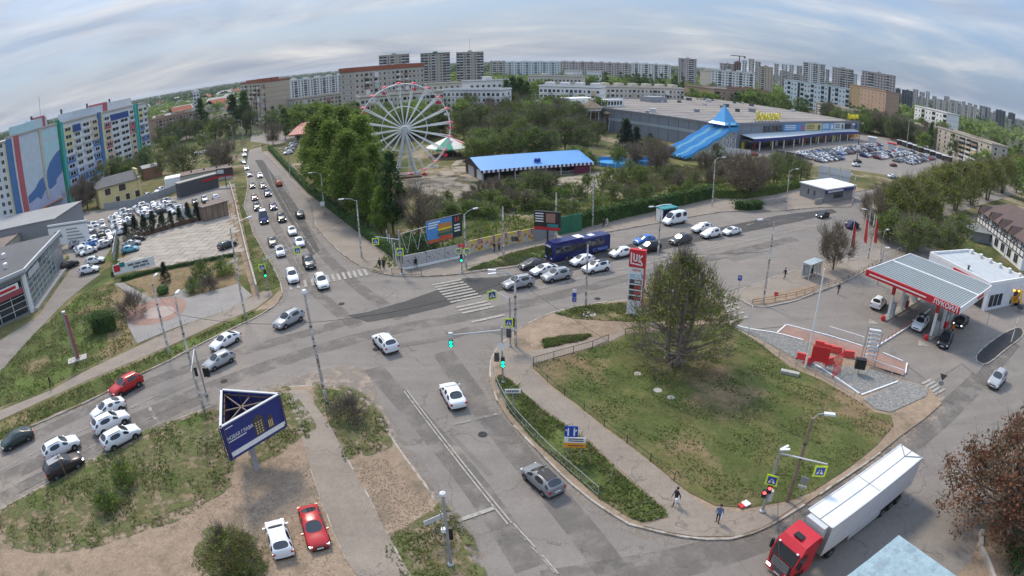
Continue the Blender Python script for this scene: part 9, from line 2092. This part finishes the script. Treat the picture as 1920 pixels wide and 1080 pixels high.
# overhead wires
def wire(a, b, sag, label):
  a, b = Vector(a), Vector(b); pts = [a.lerp(b, t / 10) - Vector((0, 0, sag * 4 * (t / 10) * (1 - t / 10))) for t in range(11)]; tag(MB().tube(pts, .022, 4).build('overhead_wire', m_black), label, 'wire')
T = {k: (*v, h) for k, (v, h) in dict(a=((-18.86, 48.98), 9), b=((-32.19, 46.31), 11), c=((-43.3, 57.94), 9), d=((0.34, 60.9), 8.5), e=((35.2, 71.6), 8), f=((9.74, 72.11), 8.6), g=((-16.9, 85.1), 7), h=((-25.4, 93.7), 8), i=((21.91, 32.31), 6.4), j=((-36.9, 69.5), 8), k=((-7.1, 87.5), 8), l=((-1.3, 91.8), 8), m=((7.9, 101.3), 9)).items()}
for a, b, s, lb in (('b', 'a', .5, 'overhead wire from the billboard pole to the globe pole'), ('a', 'd', .8, 'overhead wire from the globe pole across the south road'), ('c', 'b', .5, 'overhead wire across the west arm'), ('d', 'f', .6, 'overhead wire from the south road corner to the green verge'), ('f', 'e', .8, 'overhead wire behind the spreading tree along the main road'), ('g', 'd', .9, 'overhead wire across the middle of the crossing'), ('j', 'h', .8, 'overhead wire across the north road'), ('k', 'l', .4, 'overhead wire along the grass strip'), ('l', 'm', .4, 'overhead wire from the grass strip to the black billboard'), ('d', 'i', 1.2, 'overhead wire above the lawn')): wire(T[a], T[b], s, lb)
wire((*(19.31, 31.49), 5.6), (16, 22, 5), .5, 'overhead wire crossing the side road by the lorry')

# ---------------------------------------------------------------- people
def person_mesh(pose, seed):
  ve, ed, rd = [], [], []
  def ch(par, pts):
    for p, r in pts: ve.append(p); rd.append(r); (ed.append((par, len(ve) - 1)) if par is not None else None); par = len(ve) - 1
    return par
  s, ar = pose
  pel = ch(None, [((0, 0, .93), .15)]); chest = ch(pel, [((0, 0, 1.12), .135), ((.01, 0, 1.36), .16)]); nk = ch(chest, [((.01, 0, 1.49), .055), ((.03, 0, 1.58), .085), ((.03, 0, 1.68), .095), ((.02, 0, 1.76), .06)])
  for g in (1, -1):
    ch(pel, [((.02, g * .1, .86), .10), ((s * g * .17 + .03, g * .1, .48), .062), ((s * g * .26 - .06 * (s * g < 0), g * .1, .09), .042), ((s * g * .26 + .15, g * .11, .04), .035)])
    hd = (-s * g * .22 * ar + .1 * (1 - ar), g * .27, .80 + .3 * (1 - ar)); w = ch(chest, [((0, g * .19, 1.38), .07), ((-s * g * .1 * ar - .03, g * .25, 1.10), .048), (hd, .035), ((hd[0] + .03, hd[1], hd[2] - .07), .036)])
    for f in range(4): ch(w, [((hd[0] + .05 - f * .02, hd[1] + g * .005, hd[2] - .13), .010), ((hd[0] + .06 - f * .02, hd[1] - g * .01, hd[2] - .17 + abs(f - 1) * .008), .009)])
    ch(w, [((hd[0] + .08, hd[1] - g * .02, hd[2] - .09), .011), ((hd[0] + .09, hd[1] - g * .03, hd[2] - .13), .009)])
  me = bpy.data.meshes.new('person_cage'); me.from_pydata(ve, ed, []); o = bpy.data.objects.new('person_cage', me); COL.objects.link(o); o.modifiers.new('skin', 'SKIN'); o.modifiers.new('sub', 'SUBSURF').levels = 1
  for i, r in enumerate(rd): me.skin_vertices[0].data[i].radius = (r, r)
  me.skin_vertices[0].data[0].use_root = True
  m2 = bpy.data.meshes.new_from_object(o.evaluated_get(bpy.context.evaluated_depsgraph_get())); bpy.data.objects.remove(o); m2.name = 'person'
  m2.materials.clear(); [m2.materials.append(m) for m in (m_skin, m_cloth, m_trs[seed], m_black)]
  for f in m2.polygons:
    c = f.center; f.use_smooth = True; hand = abs(c.y) > .2 and c.z < hd[2] + .02
    f.material_index = 3 if c.z < .1 else 2 if c.z < .92 and not hand else 0 if hand or c.z > 1.5 else 1
  return m2
m_trs = [P_('trousers_black', (.018, .018, .022), .9), P_('trousers_pale', (.55, .54, .52), .9), P_('trousers_plum', (.05, .03, .035), .9)]
PM = [person_mesh((1, 1), 0), person_mesh((.25, .6), 0), person_mesh((.8, 1), 1), person_mesh((.3, .4), 2)]
HAIR = MB().lathe([(.09, -.06), (.105, .02), (.08, .09), (0, .115)], 10).mesh('hair', m_hair, True)
for k, p, hd, c, lb, bag in ((0, (12.45, 33.4), 200, (.02, .018, .03), 'person in dark clothes with a white bag, walking on the diagonal pavement', 1), (3, (15.32, 30.99), 240, (.10, .15, .26), 'person in a denim jacket at the corner near the lorry', 1), (1, (-20.9, 87.7), 250, (.02, .02, .02), 'left of two people in dark clothes at the far corner', 0), (1, (-20.3, 87.9), 250, (.03, .03, .035), 'right of two people in dark clothes at the far corner', 0), (0, (-15.1, 87.9), 120, (.015, .015, .018), 'person in black near the short iron railing', 0), (2, (-15.2, 91.7), 300, (.5, .2, .08), 'person with an orange top and pale trousers by the dark bush', 0),
                              (0, (-33.9, 117), 120, (.02, .02, .02), 'person in dark clothes on the north road pavement', 0), (3, (-2.9, 95.2), 60, (.05, .03, .03), 'person with a pram-like bundle beside the graffiti wall', 1), (1, (-2.1, 95.7), 60, (.3, .12, .12), 'person in a reddish top beside the graffiti wall', 0), (0, (17.7, 109.6), 30, (.03, .03, .03), 'person in dark clothes on the pavement behind the bus', 0), (2, (18.5, 110), 30, (.45, .42, .4), 'person in pale clothes on the pavement behind the bus', 0), (0, (43.2, 81.3), 20, (.015, .015, .02), 'person in black walking to the glass bus shelter', 0), (0, (49.9, 74.7), 200, (.02, .02, .022), 'person in black on the filling station forecourt', 0), (0, (-57.47, 47.92), 40, (.02, .02, .02), 'person in black on the path by the showroom lawn', 0), (1, (62, 58.9), 220, (.6, .16, .03), 'person in an orange vest at the right pumps', 0), (1, (48.9, 82.2), 200, (.03, .03, .03), 'person waiting inside the glass bus shelter', 0)):
  o = inst('person', PM[k], None, (p[0], p[1], .13), R(hd), 1.04, c); tag(o, lb, 'person'); inst('hair', HAIR, o, (.01, 0, 1.72))
  if bag: tag(MB().box(-.16, -.07, .55, .16, .07, .95).build('bag', m_whitepaint, None, (p[0] + .25 * math.cos(R(hd + 70)), p[1] + .25 * math.sin(R(hd + 70)), .1), R(hd)), 'white bag held by the ' + lb.split(',')[0], 'bag')

print('objects', len(bpy.data.objects), 'tris', sum(len(m.polygons) for m in bpy.data.meshes))

import sys
